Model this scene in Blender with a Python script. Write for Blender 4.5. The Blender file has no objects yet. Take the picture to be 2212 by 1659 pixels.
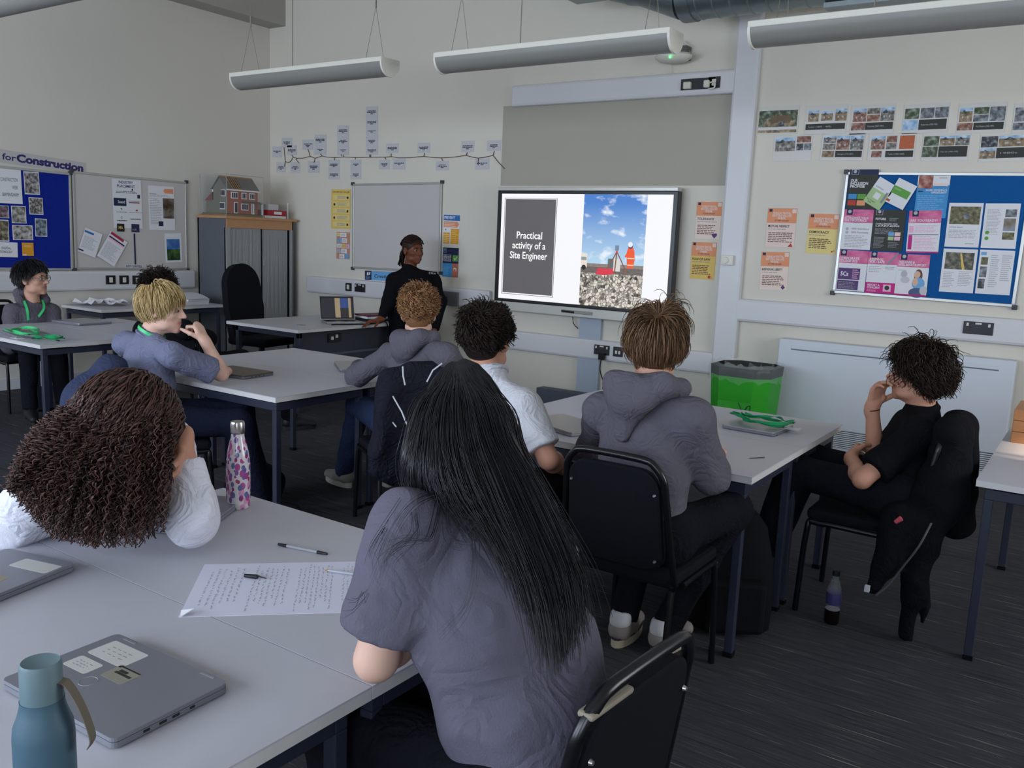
import bpy, bmesh, math, random
import numpy as np
from mathutils import Vector, Matrix
random.seed(7)
rng = np.random.RandomState(11)
SC = bpy.context.scene
COL = SC.collection
# ------------------------------------------------------------------ camera, sky, lights, exposure
CAM_H = 1.55
FPX = 1883.3
YAW, PITCH, ROLL = 0.595664771, 0.16311704, 0.0416815464
_f = np.array([-math.sin(YAW) * math.cos(PITCH), math.cos(YAW) * math.cos(PITCH), -math.sin(PITCH)])
_r0 = np.array([math.cos(YAW), math.sin(YAW), 0.0])
_u0 = np.cross(_r0, _f)
CR = _r0 * math.cos(ROLL) + _u0 * math.sin(ROLL)
CU = -_r0 * math.sin(ROLL) + _u0 * math.cos(ROLL)
CF = _f
CP = np.array([0.0, 0.0, CAM_H])
cam = bpy.data.cameras.new('camera')
cam.sensor_width = 36.0
cam.lens = 36.0 * FPX / 2212.0
cam.clip_start = 0.05
cam.clip_end = 100
cam_o = bpy.data.objects.new('camera', cam)
mw = Matrix.Identity(4)
for i in range(3):
    mw[i][0], mw[i][1], mw[i][2], mw[i][3] = CR[i], CU[i], -CF[i], CP[i]
cam_o.matrix_world = mw
COL.objects.link(cam_o)
SC.camera = cam_o

XL, YB, XR, YR, ZC = -8.28, 7.0, 3.0, -2.6, 4.3      # left wall, back wall, right wall, rear wall, ceiling

world = bpy.data.worlds.new('sky')
SC.world = world
world.use_nodes = True
wn = world.node_tree
wn.nodes['Background'].inputs[0].default_value = (0.62, 0.78, 1.0, 1)
wn.nodes['Background'].inputs[1].default_value = 1.0


def area_light(name, loc, rot, sx, sy, power, color):
    l = bpy.data.lights.new(name, 'AREA')
    l.shape = 'RECTANGLE'
    l.size, l.size_y, l.energy, l.color = sx, sy, power, color
    o = bpy.data.objects.new(name, l)
    o.location, o.rotation_euler = loc, rot
    COL.objects.link(o)
    return o


# daylight entering by the windows of the rear wall (behind the photographer) and of the right wall
REAR_WIN = [(-7.9, -5.9), (-5.4, -3.4), (-2.9, -0.9), (0.1, 2.1)]
WZ0, WZ1 = 1.05, 2.75
for (a, b), pw in zip(REAR_WIN, (66, 66, 48, 36)):
    area_light('window_daylight', ((a + b) / 2, YR + 0.03, (WZ0 + WZ1) / 2), (math.radians(90), 0, 0), b - a, WZ1 - WZ0, pw, (0.74, 0.84, 1.0))
area_light('window_daylight', (XR - 0.03, 3.9, 1.9), (math.radians(90), 0, math.radians(90)), 2.2, 1.7, 48, (0.90, 0.93, 1.0))
# low sun through the right-hand window, a patch of it lands on the far right table
sun = bpy.data.lights.new('sun', 'SUN')
sun.energy, sun.color, sun.angle = 7.0, (1.0, 0.80, 0.58), math.radians(1.2)
sun_o = bpy.data.objects.new('sun', sun)
sun_o.rotation_euler = (0, 0, 0)
COL.objects.link(sun_o)
sun_o.rotation_euler = Vector((-0.80, 0.08, -0.36)).to_track_quat('-Z', 'Y').to_euler()

SC.view_settings.view_transform = 'Standard'
SC.view_settings.look = 'None'
EXPO = 0.85
SC.view_settings.exposure = EXPO
SC.view_settings.gamma = 1.0
SC.view_settings.use_curve_mapping = False


# ------------------------------------------------------------------ small maths
def unit(v):
    v = np.asarray(v, float)
    return v / (np.linalg.norm(v) + 1e-12)


def ray(px, py):
    return CR * ((px - 1106.0) / FPX) - CU * ((py - 829.5) / FPX) + CF


def at(px, py, d):
    """the point that the photograph shows at px, py, at distance d along the optical axis"""
    return CP + ray(px, py) * d


def on_z(px, py, z):
    r = ray(px, py)
    return CP + r * ((z - CAM_H) / r[2])


def on_y(px, py, y):
    r = ray(px, py)
    return CP + r * (y / r[1])


def on_x(px, py, x):
    r = ray(px, py)
    return CP + r * (x / r[0])


# ------------------------------------------------------------------ materials
MATS = {}


def srgb(c):
    if isinstance(c, str):
        c = c.lstrip('#')
        c = [int(c[i:i + 2], 16) / 255 for i in (0, 2, 4)]
    return tuple(((x / 12.92) if x <= 0.04045 else ((x + 0.055) / 1.055) ** 2.4) for x in c[:3])


def mat(name, color, rough=0.6, var=0.06, scale=8.0, bump=0.0, bscale=200.0, metal=0.0, spec=0.5, stretch=(1, 1, 1), emit=None, alpha=1.0, trans=0.0, ior=1.45, sheen=0.0, coat=0.0):
    if name in MATS:
        return MATS[name]
    m = bpy.data.materials.new(name)
    m.use_nodes = True
    nt = m.node_tree
    N, L = nt.nodes, nt.links
    b = N['Principled BSDF']
    c = srgb(color)
    tc = N.new('ShaderNodeTexCoord')
    mp = N.new('ShaderNodeMapping')
    mp.inputs['Scale'].default_value = stretch
    L.new(tc.outputs['Object'], mp.inputs['Vector'])
    no = N.new('ShaderNodeTexNoise')
    no.inputs['Scale'].default_value = scale
    no.inputs['Detail'].default_value = 4
    L.new(mp.outputs['Vector'], no.inputs['Vector'])
    mx = N.new('ShaderNodeMix')
    mx.data_type = 'RGBA'
    mx.inputs['A'].default_value = (*[max(0, x * (1 - var * 1.6)) for x in c], 1)
    mx.inputs['B'].default_value = (*[min(1, x * (1 + var * 1.6)) for x in c], 1)
    L.new(no.outputs['Fac'], mx.inputs['Factor'])
    L.new(mx.outputs['Result'], b.inputs['Base Color'])
    b.inputs['Roughness'].default_value = rough
    b.inputs['Metallic'].default_value = metal
    b.inputs['Specular IOR Level'].default_value = spec
    b.inputs['IOR'].default_value = ior
    b.inputs['Transmission Weight'].default_value = trans
    b.inputs['Sheen Weight'].default_value = sheen
    b.inputs['Coat Weight'].default_value = coat
    if alpha < 1:
        b.inputs['Alpha'].default_value = alpha
    if emit:
        b.inputs['Emission Strength'].default_value = emit
        L.new(mx.outputs['Result'], b.inputs['Emission Color'])
    if bump:
        n2 = N.new('ShaderNodeTexNoise')
        n2.inputs['Scale'].default_value = bscale
        n2.inputs['Detail'].default_value = 3
        L.new(mp.outputs['Vector'], n2.inputs['Vector'])
        bp = N.new('ShaderNodeBump')
        bp.inputs['Strength'].default_value = bump
        bp.inputs['Distance'].default_value = 0.01
        L.new(n2.outputs['Fac'], bp.inputs['Height'])
        L.new(bp.outputs['Normal'], b.inputs['Normal'])
    MATS[name] = m
    return m


def nodes_of(m):
    return m.node_tree.nodes, m.node_tree.links, m.node_tree.nodes['Principled BSDF']


# ------------------------------------------------------------------ objects
def tag(o, label=None, cat=None, group=None, kind=None):
    if label:
        o['label'] = label
    if cat:
        o['category'] = cat
    if group:
        o['group'] = group
    if kind:
        o['kind'] = kind
    return o


def empty(name, loc=(0, 0, 0), rz=0.0, label=None, cat=None, group=None):
    o = bpy.data.objects.new(name, None)
    o.empty_display_size = 0.1
    o.location = loc
    o.rotation_euler = (0, 0, rz)
    COL.objects.link(o)
    return tag(o, label, cat, group)


PARENT_INV = {}      # figures are modelled in world metres: their children undo the root's place


def link(name, me, parent=None, kind=None):
    o = bpy.data.objects.new(name, me)
    COL.objects.link(o)
    if parent is not None:
        o.parent = parent
        if parent.name in PARENT_INV:
            o.matrix_parent_inverse = PARENT_INV[parent.name]
    if kind:
        o['kind'] = kind
    return o


def copy_tree(o, parent=None):
    c = o.copy()
    COL.objects.link(c)
    if parent is not None:
        c.parent = parent
    for ch in list(o.children):
        copy_tree(ch, c)
    return c


class MB:
    """collects boxes, tubes and lathes with material slots and links them as one mesh"""

    def __init__(s):
        s.v, s.f, s.mi, s.mats, s.sm = [], [], [], [], []

    def slot(s, m):
        if m not in s.mats:
            s.mats.append(m)
        return s.mats.index(m)

    def add(s, vs, fs, m, smooth=False, M=None):
        o = len(s.v)
        if M is not None:
            vs = [M @ Vector(v) for v in vs]
        s.v += [tuple(v) for v in vs]
        k = s.slot(m)
        for f in fs:
            s.f.append([i + o for i in f])
            s.mi.append(k)
            s.sm.append(smooth)
        return s

    def box(s, x0, x1, y0, y1, z0, z1, m, M=None, b=0.0):
        if b > 0:
            bm = bmesh.new()
            bmesh.ops.create_cube(bm, size=1)
            for v in bm.verts:
                v.co = Vector((x0 + (v.co.x + .5) * (x1 - x0), y0 + (v.co.y + .5) * (y1 - y0), z0 + (v.co.z + .5) * (z1 - z0)))
            bmesh.ops.bevel(bm, geom=bm.edges[:], offset=b, segments=2, affect='EDGES', profile=0.5)
            bm.verts.index_update()
            s.add([v.co.copy() for v in bm.verts], [[v.index for v in f.verts] for f in bm.faces], m, False, M)
            bm.free()
            return s
        vs = [(x, y, z) for x in (x0, x1) for y in (y0, y1) for z in (z0, z1)]
        fs = [(0, 1, 3, 2), (4, 6, 7, 5), (0, 4, 5, 1), (2, 3, 7, 6), (0, 2, 6, 4), (1, 5, 7, 3)]
        return s.add(vs, fs, m, False, M)

    def tube(s, pts, r, m, n=10, M=None, caps=True, closed=False):
        P = [np.asarray(p, float) for p in pts]
        rr = r if isinstance(r, (list, tuple)) else [r] * len(P)
        vs, fs = [], []
        ref = None
        for i, p in enumerate(P):
            if closed:
                t = unit(P[(i + 1) % len(P)] - P[i - 1])
            else:
                t = unit(P[min(i + 1, len(P) - 1)] - P[max(i - 1, 0)])
            if ref is None:
                ref = np.array([0, 0, 1.0]) if abs(t[2]) < .9 else np.array([1.0, 0, 0])
            a = unit(np.cross(t, ref))
            bb = np.cross(a, t)
            ref = bb
            for k in range(n):
                an = 2 * math.pi * k / n
                vs.append(p + rr[i] * (math.cos(an) * a + math.sin(an) * bb))
        L = len(P)
        for i in range(L if closed else L - 1):
            j = (i + 1) % L
            for k in range(n):
                k2 = (k + 1) % n
                fs.append((i * n + k, j * n + k, j * n + k2, i * n + k2))
        if caps and not closed:
            fs.append(tuple(range(n)))
            fs.append(tuple(reversed(range((L - 1) * n, L * n))))
        return s.add(vs, fs, m, True, M)

    def lathe(s, prof, m, n=28, M=None):
        vs, fs = [], []
        for (r, z) in prof:
            for k in range(n):
                a = 2 * math.pi * k / n
                vs.append((r * math.cos(a), r * math.sin(a), z))
        for i in range(len(prof) - 1):
            for k in range(n):
                k2 = (k + 1) % n
                fs.append((i * n + k, i * n + k2, (i + 1) * n + k2, (i + 1) * n + k))
        return s.add(vs, fs, m, True, M)

    def poly(s, pts, m, M=None):
        return s.add(pts, [tuple(range(len(pts)))], m, False, M)

    def prism(s, pts, z0, z1, m, M=None, smooth=False):
        n = len(pts)
        vs = [(x, y, z0) for x, y in pts] + [(x, y, z1) for x, y in pts]
        fs = [tuple(reversed(range(n))), tuple(range(n, 2 * n))] + [(i, (i + 1) % n, n + (i + 1) % n, n + i) for i in range(n)]
        return s.add(vs, fs, m, smooth, M)

    def build(s, name, parent=None, kind=None):
        me = bpy.data.meshes.new(name)
        me.from_pydata(s.v, [], s.f)
        for m in s.mats:
            me.materials.append(m)
        me.polygons.foreach_set('material_index', s.mi)
        me.polygons.foreach_set('use_smooth', s.sm)
        me.update()
        if any(s.sm) and hasattr(me, 'set_sharp_from_angle'):
            me.set_sharp_from_angle(angle=math.radians(50))
        return link(name, me, parent, kind)


def rrect(w, h, r, n=5):
    """rounded rectangle outline about the origin"""
    out = []
    for cx, cy, a0 in ((w / 2 - r, h / 2 - r, 0), (-w / 2 + r, h / 2 - r, 90), (-w / 2 + r, -h / 2 + r, 180), (w / 2 - r, -h / 2 + r, 270)):
        for i in range(n + 1):
            a = math.radians(a0 + 90 * i / n)
            out.append((cx + r * math.cos(a), cy + r * math.sin(a)))
    return out


def smooth_path(pts, n=6):
    """Catmull-Rom through the points"""
    P = [np.asarray(p, float) for p in pts]
    P = [2 * P[0] - P[1]] + P + [2 * P[-1] - P[-2]]
    out = []
    for i in range(1, len(P) - 2):
        for k in range(n):
            t = k / n
            a, b, c, d = P[i - 1], P[i], P[i + 1], P[i + 2]
            out.append(.5 * ((2 * b) + (c - a) * t + (2 * a - 5 * b + 4 * c - d) * t * t + (3 * b - a - 3 * c + d) * t ** 3))
    out.append(P[-2])
    return out


# ------------------------------------------------------------------ flat printed sheets
_TXT = {}


def text_geo(s, bold=0.0):
    key = (s, bold)
    if key not in _TXT:
        cu = bpy.data.curves.new('t', 'FONT')
        cu.body = s
        cu.size = 1.0
        cu.align_x = 'LEFT'
        cu.offset = bold
        cu.resolution_u = 3
        o = bpy.data.objects.new('t', cu)
        me = o.to_mesh()
        vs = [(v.co.x, v.co.y) for v in me.vertices]
        fs = [tuple(p.vertices) for p in me.polygons]
        o.to_mesh_clear()
        bpy.data.objects.remove(o)
        bpy.data.curves.remove(cu)
        w = max([v[0] for v in vs] or [0.001])
        _TXT[key] = (vs, fs, w)
    return _TXT[key]


class Sheet:
    """a printed sheet: u right, v up, centre at the origin, print lies in thin layers on the paper"""

    def __init__(s, w, h, m, t=0.0015):
        s.w, s.h, s.mb, s.t, s.n = w, h, MB(), t, 0
        s.mb.box(-w / 2, w / 2, -h / 2, h / 2, 0, t, m)

    def z(s):
        s.n += 1
        return s.t + 0.00012 * s.n

    def P(s, x, y):      # 0..1 from the top left
        return ((x - .5) * s.w, (.5 - y) * s.h)

    def rect(s, x0, y0, x1, y1, m):
        z = s.z()
        a, b = s.P(x0, y0), s.P(x1, y1)
        s.mb.poly([(a[0], b[1], z), (b[0], b[1], z), (b[0], a[1], z), (a[0], a[1], z)], m)
        return s

    def poly(s, pts, m):
        z = s.z()
        s.mb.poly([(*s.P(*p), z) for p in pts], m)
        return s

    def disc(s, x, y, r, m, ry=None, n=16):
        ry = ry or r * s.w / s.h
        return s.poly([(x + r * math.cos(-2 * math.pi * i / n), y + ry * math.sin(-2 * math.pi * i / n)) for i in range(n)], m)

    def text(s, txt, x, y, hgt, m, bold=0.02, width=None, center=False, rot=0):
        """x, y of the left end of the base line; hgt as a share of the sheet's height; width fits the line to a share of the sheet's width"""
        vs, fs, w = text_geo(txt, bold)
        z = s.z()
        k = hgt * s.h / 0.7
        kx = (width * s.w / w) if width else k
        a = s.P(x, y)
        ox = -w * kx / 2 if center else 0
        s.mb.add([(a[0] + ox + vx * kx, a[1] + vy * k, z) for vx, vy in vs], fs, m)
        return s

    def lines(s, x0, y0, x1, y1, n, m, fill=.45, ragged=.35, words=True):
        """small print too small to read: rows of word-long dashes"""
        z = s.z()
        for i in range(n):
            y = y0 + (y1 - y0) * (i + .25) / n
            hh = (y1 - y0) / n * fill
            xe = x1 - (x1 - x0) * ragged * random.random()
            x = x0
            while x < xe:
                wl = min((x1 - x0) * random.uniform(.07, .2), xe - x) if words else xe - x
                a, b = s.P(x, y), s.P(x + wl, y + hh)
                s.mb.poly([(a[0], b[1], z), (b[0], b[1], z), (b[0], a[1], z), (a[0], a[1], z)], m)
                x += wl + (x1 - x0) * .025
        return s

    def build(s, name, M, label=None, cat=None, group=None, parent=None):
        o = s.mb.build(name, parent)
        o.matrix_world = M
        return tag(o, label, cat, group)


def wall_frame(c, ang=0.0, wall='back', off=0.0):
    """matrix that lays a sheet on the back or the left wall"""
    if wall == 'back':
        u, v, n = Vector((1, 0, 0)), Vector((0, 0, 1)), Vector((0, -1, 0))
    else:
        u, v, n = Vector((0, 1, 0)), Vector((0, 0, 1)), Vector((1, 0, 0))
    R2 = Matrix.Rotation(ang, 3, n)
    u, v = R2 @ u, R2 @ v
    p = Vector(c) + n * off
    M = Matrix.Identity(4)
    for i in range(3):
        M[i][0], M[i][1], M[i][2], M[i][3] = u[i], v[i], n[i], p[i]
    return M


def wall_rect(tl, tr, br, bl, wall='back', off=0.0):
    """centre, width, height and tilt of a rectangle whose corners are seen at these pixels on a wall"""
    f = (lambda p: on_y(p[0], p[1], YB - off)) if wall == 'back' else (lambda p: on_x(p[0], p[1], XL + off))
    q = [f(p) for p in (tl, tr, br, bl)]
    c = sum(q) / 4
    ax = 0 if wall == 'back' else 1
    du = (q[1] - q[0] + q[2] - q[3]) / 2
    dv = (q[0] - q[3] + q[1] - q[2]) / 2
    w = math.hypot(du[ax], du[2])
    h = math.hypot(dv[ax], dv[2])
    a = (math.atan2(du[2], du[ax]) + math.atan2(-dv[ax], dv[2])) / 2
    return c, w, h, a


def zp(x0, y0, s, *pts):
    return [(x0 + a / s, y0 + b / s) for a, b in pts]
# ------------------------------------------------------------------ the room
M_WALL = mat('wall_paint', '#d8d3c6', .75, .02, 1.5, .05, 120, spec=.3)
M_WALL_L = mat('left_wall_paint', '#d4cfc5', .75, .02, 1.5, .05, 120, spec=.3)
M_TRUNK = mat('white_trunking', '#d4d4d6', .38, .01, 3)
M_PANEL = mat('grey_painted_panel', '#aca89b', .7, .02, 2, spec=.3)
M_CEIL = mat('ceiling_paint', '#c4c1b8', .8, .02)
M_BULK = mat('bulkhead_paint', '#a5a199', .8, .03)
M_GLASS = mat('window_glass', '#e8f0f0', .03, 0, alpha=.06, spec=.6)
M_FRAME = mat('window_frame_white', '#d8d8d8', .4, .02)

# carpet: dark blue grey loop pile with pale flecks running along the room
M_CARPET = mat('carpet', '#414147', .95, .1, 3, .5, 900, spec=.12)
N, L, B = nodes_of(M_CARPET)
tc = N.new('ShaderNodeTexCoord')
acc = None
for sc_, st, lo, hi, cc in ((1.0, (5, 150, 1), .50, .72, '#525154'), (1.0, (3, 240, 1), .66, .72, '#b0a89e'), (1.0, (2.4, 70, 1), .54, .75, '#2d2e34')):
    mp = N.new('ShaderNodeMapping')
    mp.inputs['Scale'].default_value = st
    L.new(tc.outputs['Object'], mp.inputs['Vector'])
    no = N.new('ShaderNodeTexNoise')
    no.inputs['Scale'].default_value = sc_
    no.inputs['Detail'].default_value = 3
    L.new(mp.outputs['Vector'], no.inputs['Vector'])
    cr = N.new('ShaderNodeMapRange')
    cr.inputs['From Min'].default_value, cr.inputs['From Max'].default_value = lo, hi
    L.new(no.outputs['Fac'], cr.inputs['Value'])
    mx = N.new('ShaderNodeMix')
    mx.data_type = 'RGBA'
    mx.inputs['B'].default_value = (*srgb(cc), 1)
    if acc is None:
        L.new(B.inputs['Base Color'].links[0].from_socket, mx.inputs['A'])
    else:
        L.new(acc, mx.inputs['A'])
    L.new(cr.outputs['Result'], mx.inputs['Factor'])
    acc = mx.outputs['Result']
L.new(acc, B.inputs['Base Color'])

MB().box(XL - .2, XR + .2, YR - .2, YB + .2, -.1, 0, M_CARPET).build('floor', kind='structure')
MB().box(XL - .2, XR + .2, YR - .2, YB + .2, ZC, ZC + .1, M_CEIL).build('ceiling', kind='structure')
MB().box(XL - .15, XR + .15, YB, YB + .15, 0, ZC, M_WALL).build('wall_back', kind='structure')
MB().box(XL - .15, XL, YR, YB, 0, ZC, M_WALL_L).build('wall_left', kind='structure')
# rear wall with four window openings, right wall with one
w = MB()
xs = [XL - .15] + [v for p in REAR_WIN for v in p] + [XR + .15]
for i in range(0, len(xs), 2):
    w.box(xs[i], xs[i + 1], YR - .15, YR, 0, ZC, M_WALL)
for a, b in REAR_WIN:
    w.box(a, b, YR - .15, YR, 0, WZ0, M_WALL).box(a, b, YR - .15, YR, WZ1, ZC, M_WALL)
w.build('wall_rear', kind='structure')
RY0, RY1 = 2.8, 5.0
w = MB().box(XR, XR + .15, YR, RY0, 0, ZC, M_WALL).box(XR, XR + .15, RY1, YB, 0, ZC, M_WALL)
w.box(XR, XR + .15, RY0, RY1, 0, WZ0, M_WALL).box(XR, XR + .15, RY0, RY1, WZ1, ZC, M_WALL).build('wall_right', kind='structure')


def window(n, a, b, axis):
    root = empty('window_%d' % n)
    root['kind'] = 'structure'
    f = MB()
    t = .05
    segs = [(a, a + t, WZ0, WZ1), (b - t, b, WZ0, WZ1), ((a + b) / 2 - t / 2, (a + b) / 2 + t / 2, WZ0, WZ1), (a, b, WZ0, WZ0 + t), (a, b, WZ1 - t, WZ1), (a, b, WZ1 - .5, WZ1 - .5 + t)]
    for p, q, z0, z1 in segs:
        if axis == 'x':
            f.box(p, q, YR - .1, YR - .04, z0, z1, M_FRAME)
        else:
            f.box(XR + .04, XR + .1, p, q, z0, z1, M_FRAME)
    f.build('window_frame', root, 'structure')
    g = MB()
    if axis == 'x':
        g.box(a + t, b - t, YR - .075, YR - .07, WZ0 + t, WZ1 - t, M_GLASS)
    else:
        g.box(XR + .07, XR + .075, a + t, b - t, WZ0 + t, WZ1 - t, M_GLASS)
    g.build('pane', root, 'structure')


for i, (a, b) in enumerate(REAR_WIN):
    window(i + 1, a, b, 'x')
window(5, RY0, RY1, 'y')
# added unseen blind: masks the right window so the sun enters by one gap
BL = MB()
mbl = mat('sun_mask_cloth', '#c9c4b8', .8, .03)
BL.box(XR + .01, XR + .02, RY0, RY1, 2.24, WZ1, mbl).box(XR + .01, XR + .02, RY0, RY1, WZ0, 1.93, mbl)
BL.box(XR + .01, XR + .02, RY0, 3.85, 1.93, 2.24, mbl).box(XR + .01, XR + .02, 4.36, RY1, 1.93, 2.24, mbl)
BL.build('trim_sun_mask', kind='structure')

# bulkhead along the left wall under the ceiling
MB().box(XL, -8.014, YR, YB, 3.815, ZC, M_BULK).build('trim_1', kind='structure')
# dado and service trunking, rounded fronts
D = .055


def trunk(n, x0, x1, z0, z1, d=D):
    MB().box(x0, x1, YB - d, YB + .01, z0, z1, M_TRUNK, b=.022).build('trim_%d' % n, kind='structure')


trunk(2, -7.62, -5.02, .870, 1.055)
trunk(3, -4.95, -2.66, .505, .690)
trunk(4, -4.86, -2.66, 2.783, 2.972)
trunk(5, -2.705, -2.50, .02, ZC - .3, .06)
trunk(6, -2.55, XR, .972, 1.157)
MB().box(XL - .01, XL + D, YR, 5.93, .897, 1.087, M_TRUNK, b=.022).build('trim_7', kind='structure')
MB().box(XL, XL + .015, YR, YB, 0, .1, M_TRUNK).build('baseboard_left', kind='structure')
MB().box(XL, XR, YB - .015, YB, 0, .1, M_TRUNK).build('baseboard_back', kind='structure')
# painted rectangle where the projector used to throw its picture
MB().box(-4.971, -2.69, YB - .004, YB + .01, 2.064, 2.80, M_PANEL).build('trim_8', kind='structure')

# ------------------------------------------------------------------ convector heater under the right-hand dado
t = empty('convector_heater', (-1.3, YB - .075, 0), 0, 'long white convector heater on the wall under the right-hand trunking', 'heater')
M_HEAT = mat('heater_enamel', '#d3d8e0', .4, .01)
CX = .82
m_ = MB().box(-CX, CX, -.065, .065, .21, .874, M_HEAT, b=.008)
m_.box(-CX, CX, -.05, .065, 0, .075, M_HEAT)
m_.build('casing', t)
m_ = MB().box(-CX + .1, CX - .1, -.069, -.063, .802, .834, M_HEAT, b=.003)
m_.build('top_flap', t)
MB().box(-CX + .1, CX - .1, -.0665, -.0655, .794, .803, mat('heater_slot', '#70747c', .6)).build('slot', t)
MB().box(-CX, CX, -.035, .06, .075, .21, mat('heater_dark', '#4c5058', .7)).build('back_plate', t)
fin = MB().box(-CX, CX, -.062, -.04, -.004, .004, M_HEAT).build('grille_bar', t)
fin.location.z = .085
for k in range(1, 9):
    c = fin.copy()
    COL.objects.link(c)
    c.location.z = .085 + k * .0145
for a_ in (-CX, CX - .02):
    MB().box(a_, a_ + .02, -.064, .06, .075, .21, M_HEAT).build('end_plate', t)

# ------------------------------------------------------------------ suspended strip lights
M_DIFF = mat('light_diffuser', '#85847f', .4, .02, 4)
M_WHITE = mat('white_enamel', '#dedbcf', .45, .01)
M_WIRE = mat('steel_wire', '#8b8474', .5, metal=.6)


def strip_light(x0, x1, y, z, label):
    t = empty('strip_light', ((x0 + x1) / 2, y, z), 0, label, 'light', 'unlit strip lights hung across the room')
    hl = (x1 - x0) / 2
    W = .088
    prof = [(-W, .0)] + [(-W * math.cos(a), -.085 * math.sin(a)) for a in [math.radians(d) for d in range(15, 180, 15)]] + [(W, 0)]

    def ext(pr, xa, xb, m, name):
        n = len(pr)
        mb = MB()
        vs = [(xa, p[0], p[1]) for p in pr] + [(xb, p[0], p[1]) for p in pr]
        fs = [(i, i + 1, n + i + 1, n + i) for i in range(n - 1)] + [(n - 1, 0, n, 2 * n - 1), tuple(range(n)), tuple(reversed(range(n, 2 * n)))]
        mb.add(vs, fs, m, True)
        return mb
    ext(prof, -hl + .012, hl - .012, M_DIFF, 'diffuser').build('diffuser', t)
    tray = MB().box(-hl, hl, -W - .006, W + .006, -.002, .03, M_WHITE, b=.004).build('tray', t)
    cap = [(p[0] * 1.06, p[1] * 1.08) for p in prof]
    ext(cap, -hl, -hl + .014, M_WHITE, 'c').build('end_cap', t)
    ext(cap, hl - .014, hl, M_WHITE, 'c').build('end_cap', t)
    for sx in (-hl * .82, hl * .82):
        w_ = MB()
        w_.tube([(sx, -.09, .03), (sx, 0, .38)], .0016, M_WIRE, 5).tube([(sx, .09, .03), (sx, 0, .38)], .0016, M_WIRE, 5)
        w_.tube([(sx, 0, .37), (sx, 0, .45)], .006, M_WIRE, 6).tube([(sx, 0, .45), (sx, 0, ZC - z)], .0016, M_WIRE, 5)
        w_.build('hanging_wire', t)
    MB().tube([(-hl * .3, .05, .03), (-hl * .3, .05, ZC - z)], .003, M_WIRE, 5).build('power_cable', t)


strip_light(-5.80, -4.22, 4.6, 2.70, 'unlit strip light above the grey cabinet, left of the one with the sensor')
strip_light(-3.77, -2.13, 4.6, 2.685, 'unlit strip light hanging in front of the big display and wall sensor')
strip_light(-1.70, -.05, 4.6, 2.67, 'unlit strip light above the house pictures at top right')
strip_light(-6.2, -3.95, 2.55, 2.735, 'unlit strip light cut off by the top left corner')

# ------------------------------------------------------------------ ventilation duct
M_GALV = mat('galvanised_steel', '#8d979a', .38, .12, 14, .05, 40, metal=.85)
dy, dz, dr = 6.35, 3.42, .2
t = empty('ventilation_duct', (-2.4, dy, dz), 0, 'galvanised spiral ventilation duct at the top of the far wall', 'duct')
m_ = MB().tube([(-.42, 0, 0), (4.9, 0, 0)], dr, M_GALV, 28)
for k in range(40):
    x = -.36 + k * .13
    m_.tube([(x, 0, 0), (x + .008, 0, 0), (x + .016, 0, 0)], [dr + .001, dr + .006, dr + .001], M_GALV, 28, caps=False)
m_.build('spiral_pipe', t)
MB().tube([(-.5, 0, 0), (-.4, 0, 0)], dr + .012, M_GALV, 28).build('collar', t)
m_ = MB().tube([(-.95, 0, .09), (-.85, 0, .075), (-.5, 0, .0)], [.13, .13, dr - .01], M_GALV, 28)
m_.build('reducer', t)
m_ = MB().tube([(-1.25, 0, .2), (-1.15, 0, .16), (-.93, 0, .09)], [.17, .135, .13], M_GALV, 28)
m_.build('bend', t)
MB().box(-1.55, -1.13, -.2, .2, .075, .34, M_GALV, b=.01).build('grille_box', t)
MB().box(.55, 2.0, -.06, .06, -.232, -.2, M_GALV).build('support_rail', t)

# ------------------------------------------------------------------ access point with a green lamp
c = on_y(1455, 122, YB - .12)
t = empty('access_point', tuple(c), 0, 'white wall-mounted wireless sensor with a small green lamp', 'sensor')
prof = [(.0, -.055), (.06, -.053), (.12, -.04), (.155, -.015), (.16, .0), (.14, .018), (.0, .024)]
o = MB().lathe(prof, M_WHITE, 32).build('housing', t)
o.scale = (1, .7, 1)
MB().box(-.02, .1, .02, .13, -.02, .085, mat('bracket_grey', '#5d5c58', .6, .1)).build('bracket', t)
MB().box(-.05, -.02, .03, .12, .0, .09, mat('black_plastic', '#141416', .5)).build('clip', t)
MB().tube([(.02, -.117, -.028), (.02, -.109, -.028)], .007, mat('green_lamp', '#3cff6a', .4, emit=4.0), 10).build('lamp', t)
MB().tube(smooth_path([(-.04, .09, .09), (.02, .03, .12), (.08, .06, .1), (.1, .1, .03)], 5), .006, M_WHITE, 6).build('cable', t)
MB().tube(smooth_path([(-.06, .09, -.03), (-.062, .1, -.15), (-.06, .1, -.3)], 4), .003, M_WHITE, 5).build('drop_cable', t)
# ------------------------------------------------------------------ tables
M_TOP = mat('table_laminate', '#bbbac2', .42, .015, 30)
M_EDGE = mat('table_edge', '#cfcdcb', .45, .02)
M_STEEL = mat('blue_black_steel', '#2b3040', .42, .05, spec=.5)
M_BLACKM = mat('black_frame_steel', '#0d0e12', .28, .05)
TZ = .73


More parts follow.
